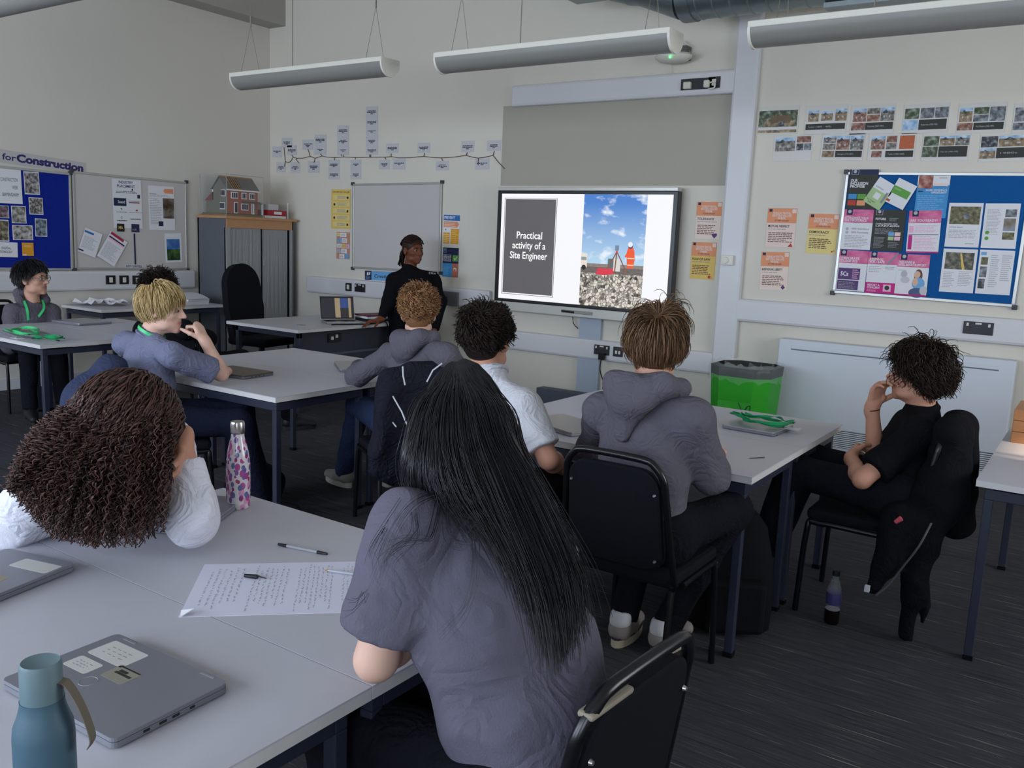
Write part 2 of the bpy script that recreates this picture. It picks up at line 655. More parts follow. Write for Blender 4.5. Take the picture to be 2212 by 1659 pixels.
def table(x0, x1, y0, y1, label, z=TZ, group='grey topped classroom tables', leg=.032, inset=.03, edge=None):
    cx, cy = (x0 + x1) / 2, (y0 + y1) / 2
    t = empty('classroom_table', (cx, cy, 0), 0, label, 'table', group)
    a, b = (x1 - x0) / 2 - .0004, (y1 - y0) / 2 - .0004
    th = .027
    MB().box(-a, a, -b, b, z - .004, z, M_TOP).box(-a, a, -b, b, z - th, z - .004, edge or M_EDGE).build('tabletop', t)
    A, Bq = a - inset, b - inset
    h1, h0 = z - th - .012, z - th - .052
    for nm, bx in (('r', (-A, A, -Bq, -Bq + leg)), ('r', (-A, A, Bq - leg, Bq)), ('r', (-A, -A + leg, -Bq + leg, Bq - leg)), ('r', (A - leg, A, -Bq + leg, Bq - leg))):
        MB().box(bx[0], bx[1], bx[2], bx[3], h0, h1, M_STEEL, b=.003).build('frame_rail', t)
    for sx in (-1, 1):
        for sy in (-1, 1):
            X, Y = sx * (A - leg / 2), sy * (Bq - leg / 2)
            l = MB().box(X - leg / 2, X + leg / 2, Y - leg / 2, Y + leg / 2, .012, h0, M_STEEL, b=.003).build('leg', t)
            MB().box(X - leg / 2 - .002, X + leg / 2 + .002, Y - leg / 2 - .002, Y + leg / 2 + .002, 0, .02, M_BLACKM).build('foot_cap', l)
            MB().box(X - .012, X + .012, Y - .012, Y + .012, h1, z - th, M_STEEL).build('spacer', l)
    return t


table(-2.268, -1.03, 1.105, 1.724, 'grey table with the floral bottle and sheet of notes, in the foreground')
table(-2.268, -1.03, .486, 1.103, 'foreground grey table nearest the camera, with the grey laptop and blue bottle')
table(-4.755, -3.36, 2.868, 3.548, 'grey table with a bare elbow and a bronze laptop on it')
table(-4.755, -3.36, 3.550, 4.225, 'grey table behind the one with the bronze laptop, towards the teacher\'s desk')
table(-2.335, -1.00, 3.066, 3.712, 'grey table with a grey sleeve on its near corner and a dark pencil')
table(-2.335, -1.00, 3.714, 4.365, 'grey table nearest the green recycling bin, with a laptop and green lanyard')
table(-7.20, -5.862, 3.005, 3.683, 'grey table at far left with scattered green lanyards')
table(-7.20, -5.862, 3.685, 4.365, 'grey table at left in front of the low side bench')
table(-.335, .335, 3.655, 4.985, 'grey table at the right edge with a wooden block on it')

# side bench against the left wall
table(-8.255, -7.575, 4.45, 5.80, 'grey side table with papers against the left wall under the whiteboard', z=.77)

# teacher's desk
t = empty('teacher_desk', (-6.08, 5.72, 0), 0, 'grey topped teacher\'s desk with a dark modesty panel and open laptop', 'desk')
M_DPANEL = mat('dark_grey_panel', '#3a3e48', .55, .04)
a, b = .47, .69
MB().box(-a, a, -b, b, TZ - .004, TZ, M_TOP, b=.0015).box(-a, a, -b, b, TZ - .028, TZ - .004, M_EDGE).build('desktop', t)
MB().box(a - .16, a - .14, -b + .1, b - .06, .28, TZ - .03, M_DPANEL).build('modesty_panel', t)
MB().box(a - .145, a - .13, -b + .1, b - .06, .46, .48, mat('panel_lip', '#5a5f6c', .5)).build('panel_lip', t)
for sx in (-1, 1):
    for sy in (-1, 1):
        X, Y = sx * (a - .07), sy * (b - .08)
        MB().box(X - .02, X + .02, Y - .02, Y + .02, 0, TZ - .028, M_STEEL, b=.003).build('leg', t)
MB().box(-a + .05, a - .05, -b + .06, -b + .09, TZ - .08, TZ - .028, M_STEEL).build('frame_rail', t)
m_ = MB().tube([(.18, -.39, TZ), (.18, -.39, TZ + .004)], .04, mat('grommet_grey', '#8d8a86', .5), 20)
m_.build('cable_grommet', t)
s_ = MB().box(a - .14, a - .125, -.22, -.06, .575, .655, mat('black_socket', '#15161a', .35)).build('socket', t)
MB().box(a - .125, a - .115, -.19, -.165, .60, .63, M_WHITE).box(a - .125, a - .115, -.135, -.11, .615, .645, M_WHITE).build('plug', s_)

# ------------------------------------------------------------------ chairs
M_CHFAB = mat('chair_cloth', '#15161c', .9, .12, 60, .25, 700, spec=.15)
M_CHFOAM = mat('chair_edge_foam', '#8d8474', .8, .1)
M_RIVET = mat('chair_rivet', '#c8c8c8', .3, metal=.9)


def chair(loc, rz, label, rivets=False, torn=False, group='black stacking chairs at the tables'):
    """faces local +y; seat 0.46, back 0.87 high"""
    t = empty('stacking_chair', (loc[0], loc[1], 0), rz, label, 'chair', group)
    r = .0125
    pts = [(-.215, -.20, .44), (-.205, -.225, .55), (-.185, -.262, .76)]
    top = [(-.178, -.272, .81), (-.150, -.281, .850), (-.105, -.285, .868)]
    left = pts + top
    arch = left + [(-x, y, z) for x, y, z in reversed(left)]
    MB().tube(smooth_path(arch, 3), r, M_BLACKM, 10).build('back_frame', t)
    # padded back inside the arch
    bk = MB()
    pad_pts = rrect(.345, .36, .07, 6)
    vs, fs = [], []
    K = len(pad_pts)
    for layer, (off, sc2) in enumerate(((-.016, .96), (-.012, 1.0), (.012, 1.0), (.022, .90))):
        for (x, z) in pad_pts:
            zz = .655 + z * sc2
            xx = x * sc2 * (1.06 - .10 * (z + .18) / .36)
            yy = -.245 - .165 * (zz - .655) + off
            vs.append((xx, yy, zz))
    for l in range(3):
        for i in range(K):
            j = (i + 1) % K
            fs.append((l * K + i, l * K + j, (l + 1) * K + j, (l + 1) * K + i))
    fs.append(tuple(reversed(range(K))))
    fs.append(tuple(range(3 * K, 4 * K)))
    bk.add(vs, fs, M_CHFAB, False)
    pad = bk.build('backrest', t)
    if rivets:
        for sx in (-1, 1):
            for zz in (.52, .755):
                y = -.245 - .165 * (zz - .655) - .018
                MB().tube([(sx * .155, y, zz), (sx * .155, y - .006, zz)], [.006, .004], M_RIVET, 8).build('rivet', pad)
    if torn:
        MB().box(-.175, -.05, -.292, -.262, .833, .845, M_CHFOAM, b=.005).build('worn_foam_edge', pad)
    st = MB().box(-.205, .205, -.20, .21, .415, .465, M_CHFAB, b=.018).build('seat', t)
    # side frames: rear leg and front leg in one bent tube each
    for sx in (-1, 1):
        x = sx * .20
        MB().tube(smooth_path([(x, -.19, .41), (x * 1.02, -.21, .3), (x * 1.06, -.255, 0.0)], 4), r, M_BLACKM, 8).build('leg', t)
        MB().tube(smooth_path([(x, -.1, .405), (x, .16, .405), (x * 1.01, .20, .37), (x * 1.06, .215, 0.0)], 4), r, M_BLACKM, 8).build('leg', t)
    MB().tube([(-.2, .14, .40), (.2, .14, .40)], r * .9, M_BLACKM, 8).build('stretcher', t)
    return t


# ------------------------------------------------------------------ tambour cabinet in the corner
cx0, cx1, cy0, cy1 = XL + .02, XL + .50, 5.985, 6.93
CZ = 1.655
t = empty('tambour_cabinet', ((cx0 + cx1) / 2, (cy0 + cy1) / 2, 0), 0, 'tall grey cabinet with a beech top and ribbed sliding shutters', 'cabinet')
w2, d2 = (cx1 - cx0) / 2, (cy1 - cy0) / 2
M_CAB = mat('cabinet_charcoal', '#5b6066', .55, .04)
M_CABL = mat('cabinet_grey', '#9a9c9e', .5, .02)
M_BEECH = mat('beech_laminate', '#b98a62', .5, .08, 3, stretch=(1, 8, 8))
MB().box(-w2, w2 - .01, -d2, -d2 + .02, 0, CZ, M_CAB).box(-w2, w2 - .01, d2 - .02, d2, 0, CZ, M_CAB).box(-w2, -w2 + .02, -d2, d2, 0, CZ, M_CAB).box(-w2, w2 - .02, -d2, d2, .0, .06, M_CAB).box(-w2 + .02, w2 - .06, -d2 + .02, d2 - .02, .06, CZ, mat('cabinet_inside', '#17181a', .9)).build('carcass', t)
MB().box(-w2, w2 + .02, -d2 - .015, d2 + .015, CZ, CZ + .028, M_BEECH, b=.003).build('top', t)
MB().box(w2 - .02, w2 + .002, -d2 + .005, d2 - .045, CZ - .095, CZ, M_BEECH).build('fascia', t)
MB().box(w2 - .03, w2, -d2, -d2 + .055, 0, CZ - .095, M_CABL).box(w2 - .03, w2, d2 - .06, d2 - .035, 0, CZ - .095, M_CABL).build('side_post', t)


def shutter(y0, y1):
    mb = MB()
    n = int((y1 - y0) / .018)
    for i in range(n):
        a_ = y0 + (y1 - y0) * i / n
        b_ = y0 + (y1 - y0) * (i + .82) / n
        mb.box(w2 - .03, w2 - .012, a_, b_, .06, CZ - .097, M_CABL)
    mb.box(w2 - .034, w2 - .016, y0, y1, .06, CZ - .097, M_CABL)
    o = mb.build('shutter', t)
    o['kind'] = 'stuff'
    return o


s1 = shutter(-d2 + .056, -.005)
s2 = shutter(.018, d2 - .10)
MB().box(w2 - .015, w2 - .005, .022, .034, 1.16, 1.24, M_RIVET).build('lock', s2)

# teacher's swivel chair
t = empty('swivel_chair', (-6.78, 5.62, 0), math.radians(-80), 'black cloth swivel chair with a tall rounded back behind the teacher\'s desk', 'chair')
pts = []
for i in range(21):
    a = math.pi * i / 20
    pts.append((.235 * math.cos(a) * (1 if i else 1), .22 * math.sin(a)))
outl = [(.215, -.46), (.25, -.2)] + [(.235 * math.cos(math.pi * i / 14), .02 + .22 * math.sin(math.pi * i / 14)) for i in range(15)] + [(-.25, -.2), (-.215, -.46)]
M = Matrix.Translation((0, -.24, .98)) @ Matrix.Rotation(math.radians(90 + 8), 4, 'X')
b_ = MB().prism(outl, -.03, .04, M_CHFAB, M)
b_.build('backrest', t)
MB().box(-.24, .24, -.22, .24, .45, .53, M_CHFAB, b=.03).build('seat', t)
MB().tube([(0, -.27, .4), (0, -.26, .62)], .03, M_BLACKM, 8).build('back_bracket', t)
MB().tube([(0, 0, .1), (0, 0, .46)], .03, M_BLACKM, 12).build('gas_column', t)
for k in range(5):
    a = 2 * math.pi * k / 5
    l = MB().tube([(0, 0, .11), (.28 * math.cos(a), .28 * math.sin(a), .07)], [.028, .016], M_BLACKM, 8).build('base_arm', t)
    MB().tube([(.28 * math.cos(a) - .014, .28 * math.sin(a), .028), (.28 * math.cos(a) + .014, .28 * math.sin(a), .028)], .028, M_BLACKM, 12).build('castor', l)

# ------------------------------------------------------------------ big touch display on its pillar
SX0, SX1 = -5.0, -3.128
sz0, sz1 = .962, 2.020
scx = (SX0 + SX1) / 2
SYF = YB - .13          # front face
k_ = SYF / YB           # everything was measured on the wall plane; bring it to the front face along the line of sight
SX0, SX1 = SX0 * k_, SX1 * k_
sz0, sz1 = CAM_H + (sz0 - CAM_H) * k_, CAM_H + (sz1 - CAM_H) * k_
scx, scz = (SX0 + SX1) / 2, (sz0 + sz1) / 2
sw, sh = SX1 - SX0, sz1 - sz0
t = empty('touch_display', (scx, SYF, scz), 0, 'large touch display on a grey pillar showing the lesson slide', 'display')
M_BEZ = mat('display_bezel', '#1b1d22', .3, .02)
M_SILV = mat('brushed_silver', '#c6c6bf', .28, .02, metal=.2)
MB().box(-sw / 2, sw / 2, .0, .085, -sh / 2, sh / 2, M_BEZ, b=.006).build('body', t)
MB().box(-sw / 2 + .004, sw / 2, -.012, .07, sh / 2 - .001, sh / 2 + .03, M_SILV, b=.004).build('top_rail', t)
lo = MB().box(-sw / 2, sw / 2, -.03, .07, -sh / 2 - .082, -sh / 2, M_SILV, b=.006).build('lower_rail', t)
MB().box(-.135, .19, -.034, -.028, -sh / 2 - .055, -sh / 2 - .025, mat('pen_tray_grey', '#8f8f88', .5), b=.002).build('pen_tray', lo)
o = MB().tube([(-.13, -.036, -sh / 2 - .038), (.0, -.036, -sh / 2 - .042)], .009, M_BLACKM, 8).build('stylus', lo)
DW, DH = 1.782 * k_, 0.998 * k_
DX0 = -sw / 2 + (-4.957 - -5.008) * k_
DZ1 = (CAM_H + (1.989 - CAM_H) * k_) - scz
# pillar
t2x0, t2x1 = -4.10 * .975, -3.87 * .975
MB().box(t2x0 - scx, t2x1 - scx, .09, .1695, -scz, -sh / 2 + .1, mat('pillar_grey', '#a9b4c2', .5, .01)).build('pillar', t)
MB().box(t2x0 - scx - .30, t2x1 - scx + .02, -.12, .0, -scz, -scz + .21, mat('dark_base_box', '#4a525e', .5)).build('base_box', t)
MB().tube(smooth_path([(-.08, .08, -sh / 2 - .05), (-.07, .085, -sh / 2 - .15), (-.02, .09, -sh / 2 - .2)], 5), .004, M_BLACKM, 6).build('cable', t)


def em(name, c, e=1.0, var=0.0, scale=8, stretch=(1, 1, 1)):
    """light of the lit picture on the screen"""
    m = mat(name, c, .35, var, scale, emit=e, spec=.2, stretch=stretch)
    b = m.node_tree.nodes['Principled BSDF']
    for l in list(b.inputs['Base Color'].links):
        m.node_tree.links.remove(l)
    b.inputs['Base Color'].default_value = (.012, .012, .013, 1)
    return m


E1 = 1.0 / 2 ** EXPO      # the screen's own light, as the photograph shows it
S = Sheet(DW, DH, em('screen_white', '#f6f6fb', E1), .001)
# from the photograph: grey slide panel at left, a portrait site photo right of the middle
S.rect(.020, .040, .352, .955, em('screen_line', '#3c3c40', E1 * .9))
S.rect(.023, .043, .349, .951, em('screen_white', '#f6f6fb', E1))
S.rect(.027, .050, .345, .940, em('screen_grey', '#5f5d61', E1, .03))
mt = em('screen_text', '#ffffff', E1)
S.text('Practical', .186, .418, .066, mt, .012, .165, True)
S.text('activity of a', .186, .513, .066, mt, .012, .212, True)
S.text('Site Engineer', .186, .608, .066, mt, .012, .240, True)
sx0, sx1 = .512, .866
# sky with clouds: a real picture on the screen, drawn procedurally
m_sky = em('screen_sky', '#4a86d8', E1)
N, L, B = nodes_of(m_sky)
tc = N.new('ShaderNodeTexCoord')
no = N.new('ShaderNodeTexNoise')
no.inputs['Scale'].default_value = 5.5
no.inputs['Detail'].default_value = 6
mp = N.new('ShaderNodeMapping')
mp.inputs['Scale'].default_value = (1, 1.7, 1)
L.new(tc.outputs['Object'], mp.inputs['Vector'])
L.new(mp.outputs['Vector'], no.inputs['Vector'])
sp = N.new('ShaderNodeSeparateXYZ')
L.new(tc.outputs['Object'], sp.inputs['Vector'])
g1 = N.new('ShaderNodeMapRange')
g1.inputs['From Min'].default_value, g1.inputs['From Max'].default_value = -.12, .42
L.new(sp.outputs['Y'], g1.inputs['Value'])
bl = N.new('ShaderNodeMix')
bl.data_type = 'RGBA'
bl.inputs['A'].default_value = (*srgb('#b4d6ee'), 1)
bl.inputs['B'].default_value = (*srgb('#4a80cc'), 1)
L.new(g1.outputs['Result'], bl.inputs['Factor'])
cl = N.new('ShaderNodeMapRange')
cl.inputs['From Min'].default_value, cl.inputs['From Max'].default_value = .54, .68
L.new(no.outputs['Fac'], cl.inputs['Value'])
m2 = N.new('ShaderNodeMix')
m2.data_type = 'RGBA'
L.new(bl.outputs['Result'], m2.inputs['A'])
m2.inputs['B'].default_value = (*srgb('#e4eef8'), 1)
L.new(cl.outputs['Result'], m2.inputs['Factor'])
L.new(m2.outputs['Result'], B.inputs['Emission Color'])
S.rect(sx0, .0, sx1, .66, m_sky)
X = lambda f: sx0 + (sx1 - sx0) * f
S.rect(X(0), .615, X(1), .70, em('screen_far_ground', '#8c8078', E1, .3, 60))
S.rect(X(0), .645, X(1), .70, em('screen_dark_ground', '#6a625e', E1, .3, 50))
# gravel: cells
m_gr = em('screen_gravel', '#8a8078', E1)
N, L, B = nodes_of(m_gr)
tc = N.new('ShaderNodeTexCoord')
vo = N.new('ShaderNodeTexVoronoi')
vo.inputs['Scale'].default_value = 38
L.new(tc.outputs['Object'], vo.inputs['Vector'])
no = N.new('ShaderNodeTexNoise')
no.inputs['Scale'].default_value = 42
no.inputs['Detail'].default_value = 5
L.new(tc.outputs['Object'], no.inputs['Vector'])
cr = N.new('ShaderNodeValToRGB')
cr.color_ramp.elements[0].position, cr.color_ramp.elements[0].color = .22, (*srgb('#2c2522'), 1)
cr.color_ramp.elements[1].position, cr.color_ramp.elements[1].color = 1.05, (*srgb('#e4dcd0'), 1)
L.new(no.outputs['Fac'], cr.inputs['Fac'])
sc_ = N.new('ShaderNodeSeparateColor')
L.new(vo.outputs['Color'], sc_.inputs['Color'])
ve = N.new('ShaderNodeTexVoronoi')
ve.feature = 'DISTANCE_TO_EDGE'
ve.inputs['Scale'].default_value = 38
L.new(tc.outputs['Object'], ve.inputs['Vector'])
a1 = N.new('ShaderNodeMapRange')
a1.inputs['From Max'].default_value = .12
L.new(ve.outputs['Distance'], a1.inputs['Value'])
a2 = N.new('ShaderNodeMath')
a2.operation = 'MULTIPLY'
L.new(a1.outputs['Result'], a2.inputs[0])
L.new(sc_.outputs['Red'], a2.inputs[1])
a3 = N.new('ShaderNodeMath')
a3.operation = 'MULTIPLY_ADD'
a3.inputs[1].default_value = .55
L.new(no.outputs['Fac'], a3.inputs[0])
L.new(a2.outputs[0], a3.inputs[2])
L.new(a3.outputs[0], cr.inputs['Fac'])
L.new(cr.outputs['Color'], B.inputs['Emission Color'])
S.rect(X(0), .70, X(1), 1.0, m_gr)
# van, tank, barrier, tripod and the surveyor in orange
scr_dark = em('screen_dark', '#2b2b2d', E1)
S.rect(X(0), .53, X(.10), .655, em('screen_van', '#e9dfd0', E1)).rect(X(0), .56, X(.09), .59, em('screen_van_window', '#8f9a9c', E1)).disc(X(.05), .655, .013, scr_dark)
S.rect(X(.44), .565, X(.64), .675, em('screen_tank', '#d8d6d2', E1)).rect(X(.44), .565, X(.53), .675, em('screen_tank_dark', '#5e6a70', E1))
S.poly([(X(.25), .71), (X(.28), .655), (X(.53), .652), (X(.54), .70), (X(.40), .715)], em('screen_red', '#d8394b', E1))
tl = em('screen_tripod', '#8c5a3a', E1)
for a, b in ((.43, .665), (.55, .695), (.75, .69)):
    S.poly([(X(.565), .50), (X(.585), .50), (X(a) + .005, b), (X(a) - .002, b)], tl)
S.rect(X(.545), .445, X(.605), .49, em('screen_instrument', '#6f8aa0', E1)).rect(X(.56), .49, X(.59), .51, em('screen_red', '#d8394b', E1))
mo = em('screen_orange', '#ee5a2c', E1)
S.poly([(X(.73), .50), (X(.75), .46), (X(.83), .46), (X(.85), .50), (X(.86), .57), (X(.84), .64), (X(.75), .645), (X(.735), .57)], mo)
S.poly([(X(.74), .50), (X(.70), .54), (X(.72), .55), (X(.76), .53)], mo)
S.rect(X(.745), .55, X(.85), .56, em('screen_hivis', '#f4d9b8', E1)).rect(X(.75), .61, X(.84), .618, em('screen_hivis', '#f4d9b8', E1))
S.disc(X(.785), .448, .013, em('screen_face', '#3c4a66', E1)).disc(X(.78), .434, .013, em('screen_helmet', '#e9edf2', E1))
M = Matrix.Translation((DX0 + DW / 2, -.0015, DZ1 - DH / 2)) @ Matrix.Rotation(math.radians(90), 4, 'X')
o = S.mb.build('screen', t)
o.matrix_local = M
# ------------------------------------------------------------------ paper colours
def paper(name, c, var=.015, rough=.55, scale=20):
    return mat('print_' + name, c, rough, var, scale, spec=.35)


P_WHITE = paper('white', '#e0e0e3')
P_CARD = paper('card', '#c3c3c6')
P_INK = paper('ink', '#2c2c33')
P_GREY = paper('grey_ink', '#8d8d94')
P_LGREY = paper('pale_ink', '#b4b4ba')
P_NAVY = paper('navy', '#1f2748')
P_PINK = paper('pink', '#d9689a', .05, scale=6)
P_MAG = paper('magenta', '#c21c7e')
P_LPINK = paper('pale_pink', '#e8b2cc')
P_PURP = paper('purple', '#5a3c72')
P_ORG = paper('orange', '#e3966c', .05, scale=5)
P_LORG = paper('pale_orange', '#ead6c8')
P_PEACH = paper('peach', '#e8cfc6')
P_YEL = paper('yellow', '#e0bf68', .04)
P_PYEL = paper('pale_yellow', '#e3cf86')
P_AMB = paper('amber', '#dc9a2e')
P_BLUE = paper('blue', '#2f6cb0')
P_LBLUE = paper('light_blue', '#6fa8d8')
P_SKY = paper('sky_blue', '#3f8fc8', .06)
P_GRN = paper('green', '#5f9f44')
P_LGRN = paper('pale_green', '#a9c48e')
P_RED = paper('red', '#b8402e')
P_BLK = paper('black', '#1e1f20')
P_CHAR = paper('charcoal', '#35352f')
P_SKIN = paper('skin', '#d9b09a')


def photo(name, a, b, c, sc=14):
    """a small printed photograph: three tones broken up by noise"""
    if 'photo_' + name in MATS:
        return MATS['photo_' + name]
    m = mat('photo_' + name, b, .5)
    N, L, B = nodes_of(m)
    no = N.new('ShaderNodeTexNoise')
    no.inputs['Scale'].default_value = sc
    no.inputs['Detail'].default_value = 3
    tc = N.new('ShaderNodeTexCoord')
    L.new(tc.outputs['Object'], no.inputs['Vector'])
    cr = N.new('ShaderNodeValToRGB')
    e = cr.color_ramp.elements
    e[0].position, e[0].color = .34, (*srgb(a), 1)
    e[1].position, e[1].color = .70, (*srgb(c), 1)
    x = e.new(.5)
    x.color = (*srgb(b), 1)
    L.new(no.outputs['Fac'], cr.inputs['Fac'])
    L.new(cr.outputs['Color'], B.inputs['Base Color'])
    return m


PH_BRICK = photo('brick', '#5a3a30', '#8a5a48', '#b09a88', 34)
PH_STONE = photo('stone', '#3e3c36', '#77726a', '#b0aca4', 34)
PH_GREEN = photo('green', '#262e1e', '#4c5838', '#98a498', 28)
PH_GREY = photo('grey', '#33373c', '#6c7074', '#a4acb4', 28)
PH_DIG = photo('dig', '#3c3a2a', '#66603c', '#8a8668', 45)
PH_TAN = photo('tan', '#5a4836', '#8c7658', '#b4a284', 28)
PH_SKY = photo('sky', '#7aa0c4', '#a4c2dc', '#d4e0ea', 20)
PH_DARK = photo('dark', '#15161a', '#3a3c42', '#8d8f96', 40)
PH_PINK = photo('pinkcloth', '#b03c78', '#d4608f', '#e488ae', 9)
PH_CROWD = photo('crowd', '#1c1e28', '#77706a', '#c4c0bc', 45)
M_ALU = mat('aluminium_trim', '#b9b9b4', .35, .03, metal=.6)
M_CAPG = mat('corner_cap_grey', '#3a3c42', .5)


def frame_board(root, w, h, m_face, name='surface', fr=.022):
    MB().box(-w / 2, w / 2, -h / 2, h / 2, -.016, 0, m_face).build(name, root)
    for bx in ((-w / 2, w / 2, h / 2 - fr, h / 2), (-w / 2, w / 2, -h / 2, -h / 2 + fr), (-w / 2, -w / 2 + fr, -h / 2 + fr, h / 2 - fr), (w / 2 - fr, w / 2, -h / 2 + fr, h / 2 - fr)):
        MB().box(bx[0], bx[1], bx[2], bx[3], -.016, .008, M_ALU, b=.003).build('frame_bar', root)
    for sx in (-1, 1):
        for sy in (-1, 1):
            MB().box(sx * w / 2 - .017, sx * w / 2 + .017, sy * h / 2 - .017, sy * h / 2 + .017, -.017, .011, M_CAPG, b=.004).build('corner_cap', root)


def board(name, corners, wall, m_face, label, cat, off=.018):
    c, w, h, a = wall_rect(*corners, wall=wall, off=off)
    t = empty(name, (0, 0, 0), 0, label, cat)
    t.matrix_world = wall_frame(c, a, wall)
    frame_board(t, w, h, m_face)
    return t


def sheet_on(corners, wall='back', m=P_WHITE, off=.002, t=.0012):
    c, w, h, a = wall_rect(*corners, wall=wall, off=off)
    S = Sheet(w, h, m, t)
    S.M = wall_frame(c, a, wall)
    return S


# ------------------------------------------------------------------ whiteboard behind the teacher
M_WB = mat('whiteboard_enamel', '#c4bfbb', .32, .02, 2.5)
board('whiteboard', ((761, 394.5), (955, 395.8), (951, 588), (762, 581.5)), 'back', M_WB, 'blank whiteboard with a thin metal frame behind the standing person', 'whiteboard')

# ------------------------------------------------------------------ left wall: pinboard, whiteboard, banner
BB = (0, 320, 5.2667)
M_PIN = mat('blue_pinboard_cloth', '#17298a', .9, .06, 30, .2, 500, spec=.1)
board('blue_pinboard', ((-190, 343), (152, 369.5), (158, 582), (-190, 584)), 'left', M_PIN, 'deep blue pinboard of photographs on the left wall', 'pinboard')
board('whiteboard', ((156, 370), (403, 392), (405.5, 582.5), (161, 583)), 'left', M_WB, 'whiteboard covered with notices on the left wall beside the blue pinboard', 'whiteboard')


def lsheet(pts, m=P_WHITE, off=.021):
    return sheet_on(zp(*BB, *pts), 'left', m, off)


BAN = paper('banner', '#bdbbb8')
P_VIO = paper('violet_ink', '#332a66')
S = sheet_on(((-175, 305), (187, 342), (183, 364.5), (-175, 340)), 'left', BAN, .002)
S.text('ment for ', .30, .74, .46, P_VIO, .02, .245)
S.text('Construction', .548, .74, .56, P_VIO, .05, .435)
S.build('banner', S.M, 'paper banner reading Construction in violet letters above the boards', 'banner')
S = lsheet(((-160, 225), (240, 235), (252, 632), (-150, 622)))
S.text('CONSTRUCTION', .40, .36, .10, P_INK, .0, .49).text('WEEK', .72, .58, .10, P_INK, 0, .17).text('BIRMINGHAM', .43, .79, .10, P_INK, 0, .46)
S.build('notice', S.M, 'white notice with CONSTRUCTION lettering on the blue pinboard', 'notice')
S = lsheet(((-120, 1066), (198, 1072), (202, 1242), (-118, 1236)))
S.text('DIGITAL', .42, .47, .16, P_NAVY, .01, .34).text('TECHNOLOGY', .33, .72, .16, P_NAVY, .01, .48)
S.build('notice', S.M, 'white notice with blue DIGITAL lettering low on the pinboard', 'notice')
S = lsheet(((247, 1075), (380, 1078), (384, 1225), (256, 1225)), P_AMB)
S.lines(.2, .15, .8, .35, 2, P_PYEL).rect(.05, .88, .35, .97, P_WHITE)
S.build('notice', S.M, 'small orange notice above the head of the person with glasses', 'notice')
for pts, mm, lab in (
        (((268, 265), (442, 272), (452, 530), (280, 525)), photo('group', '#14151c', '#8a8684', '#c9c4be', 30), 'photograph of two dark figures at the top of the blue pinboard'),
        (((325, 560), (482, 566), (494, 760), (335, 752)), PH_CROWD, 'photograph of people pinned below the two dark figures'),
        (((122, 655), (292, 660), (300, 857), (138, 852)), photo('cards', '#4c4a44', '#8d8a84', '#d4d0c8', 25), 'square photograph with a white edge in the middle of the pinboard'),
        (((-60, 650), (95, 655), (104, 798), (-50, 792)), photo('plum', '#2c2028', '#6a5660', '#a8989c', 30), 'plum toned photograph at the left picture edge, upper one'),
        (((-60, 812), (95, 815), (104, 1064), (-50, 1058)), photo('olive', '#2a2620', '#6e6650', '#b8b094', 25), 'olive toned photograph at the left picture edge, lower one'),
        (((138, 878), (370, 876), (376, 1048), (148, 1042)), photo('desk', '#22283a', '#a09a90', '#c8ccd2', 25), 'wide photograph of people at work low on the pinboard'),
        (((398, 800), (528, 806), (540, 1012), (402, 1000)), photo('field', '#1c2230', '#6f7c88', '#a8b0ac', 30), 'rightmost photograph on the blue pinboard')):
    S = lsheet(pts, P_WHITE)
    S.rect(.04, .04, .96, .96, mm)
    S.build('photograph', S.M, lab, 'photograph', 'photographs on the blue pinboard')
# notices on the left whiteboard
S = lsheet(((1285, 345), (1605, 372), (1618, 900), (1282, 920)), P_WHITE)
S.text('INDUSTRY', .47, .085, .055, P_VIO, .02, .5, True).text('PLACEMENT', .47, .165, .055, P_VIO, .02, .62, True)
S.rect(.66, .18, .71, .22, P_INK).lines(.12, .235, .86, .285, 2, P_INK, ragged=.1).rect(.85, .30, .95, .375, P_NAVY)
S.rect(.03, .385, .46, .545, P_NAVY).text('Seaod', .17, .49, .06, P_WHITE, .01, .24)
S.rect(.54, .43, .92, .452, P_LGREY).rect(.54, .46, .92, .48, paper('dark_red', '#8a3038'))
S.poly([(.24, .59), (.31, .59), (.29, .64)], P_GRN).lines(.1, .655, .46, .69, 1, P_GREY, ragged=0).poly([(.76, .64), (.82, .60), (.86, .64)], P_RED).lines(.54, .655, .98, .69, 1, P_LGREY, ragged=0)
S.disc(.28, .785, .04, P_GREY).disc(.285, .785, .025, P_WHITE).lines(.12, .83, .46, .865, 1, P_INK, ragged=0).lines(.58, .79, .94, .83, 1, paper('dark_green', '#3c5a4c'), ragged=0)
S.build('notice', S.M, 'industry placement notice of company logos on the left whiteboard', 'notice')
S = lsheet(((1330, 858), (1414, 862), (1416, 950), (1332, 948)), P_BLK, .0235)
S.text('MA', .5, .68, .38, P_YEL, .03, .62, True)
S.build('notice', S.M, 'small black square with yellow letters on the left whiteboard', 'notice')
S = lsheet(((1495, 862), (1584, 866), (1585, 958), (1496, 955)), paper('slate', '#2c3050'), .0235)
S.text('RLB', .1, .78, .2, P_LGREY, .0, .5)
S.build('notice', S.M, 'small slate square at the head of the dark strip on the whiteboard', 'notice')
S = lsheet(((1521, 972), (1537, 972), (1549, 1322), (1531, 1322)), P_NAVY)
S.build('timeline_strip', S.M, 'dark blue vertical strip above KEY DATES on the whiteboard', 'strip')
S = lsheet(((1420, 1325), (1625, 1328), (1625, 1362), (1420, 1362)), P_CARD)
S.text('KEY DATES', .5, .82, .62, P_VIO, .02, .86, True)
S.build('notice', S.M, 'small KEY DATES label at the foot of the left whiteboard', 'notice')
S = lsheet(((1680, 425), (1975, 440), (1995, 940), (1700, 925)), P_WHITE)
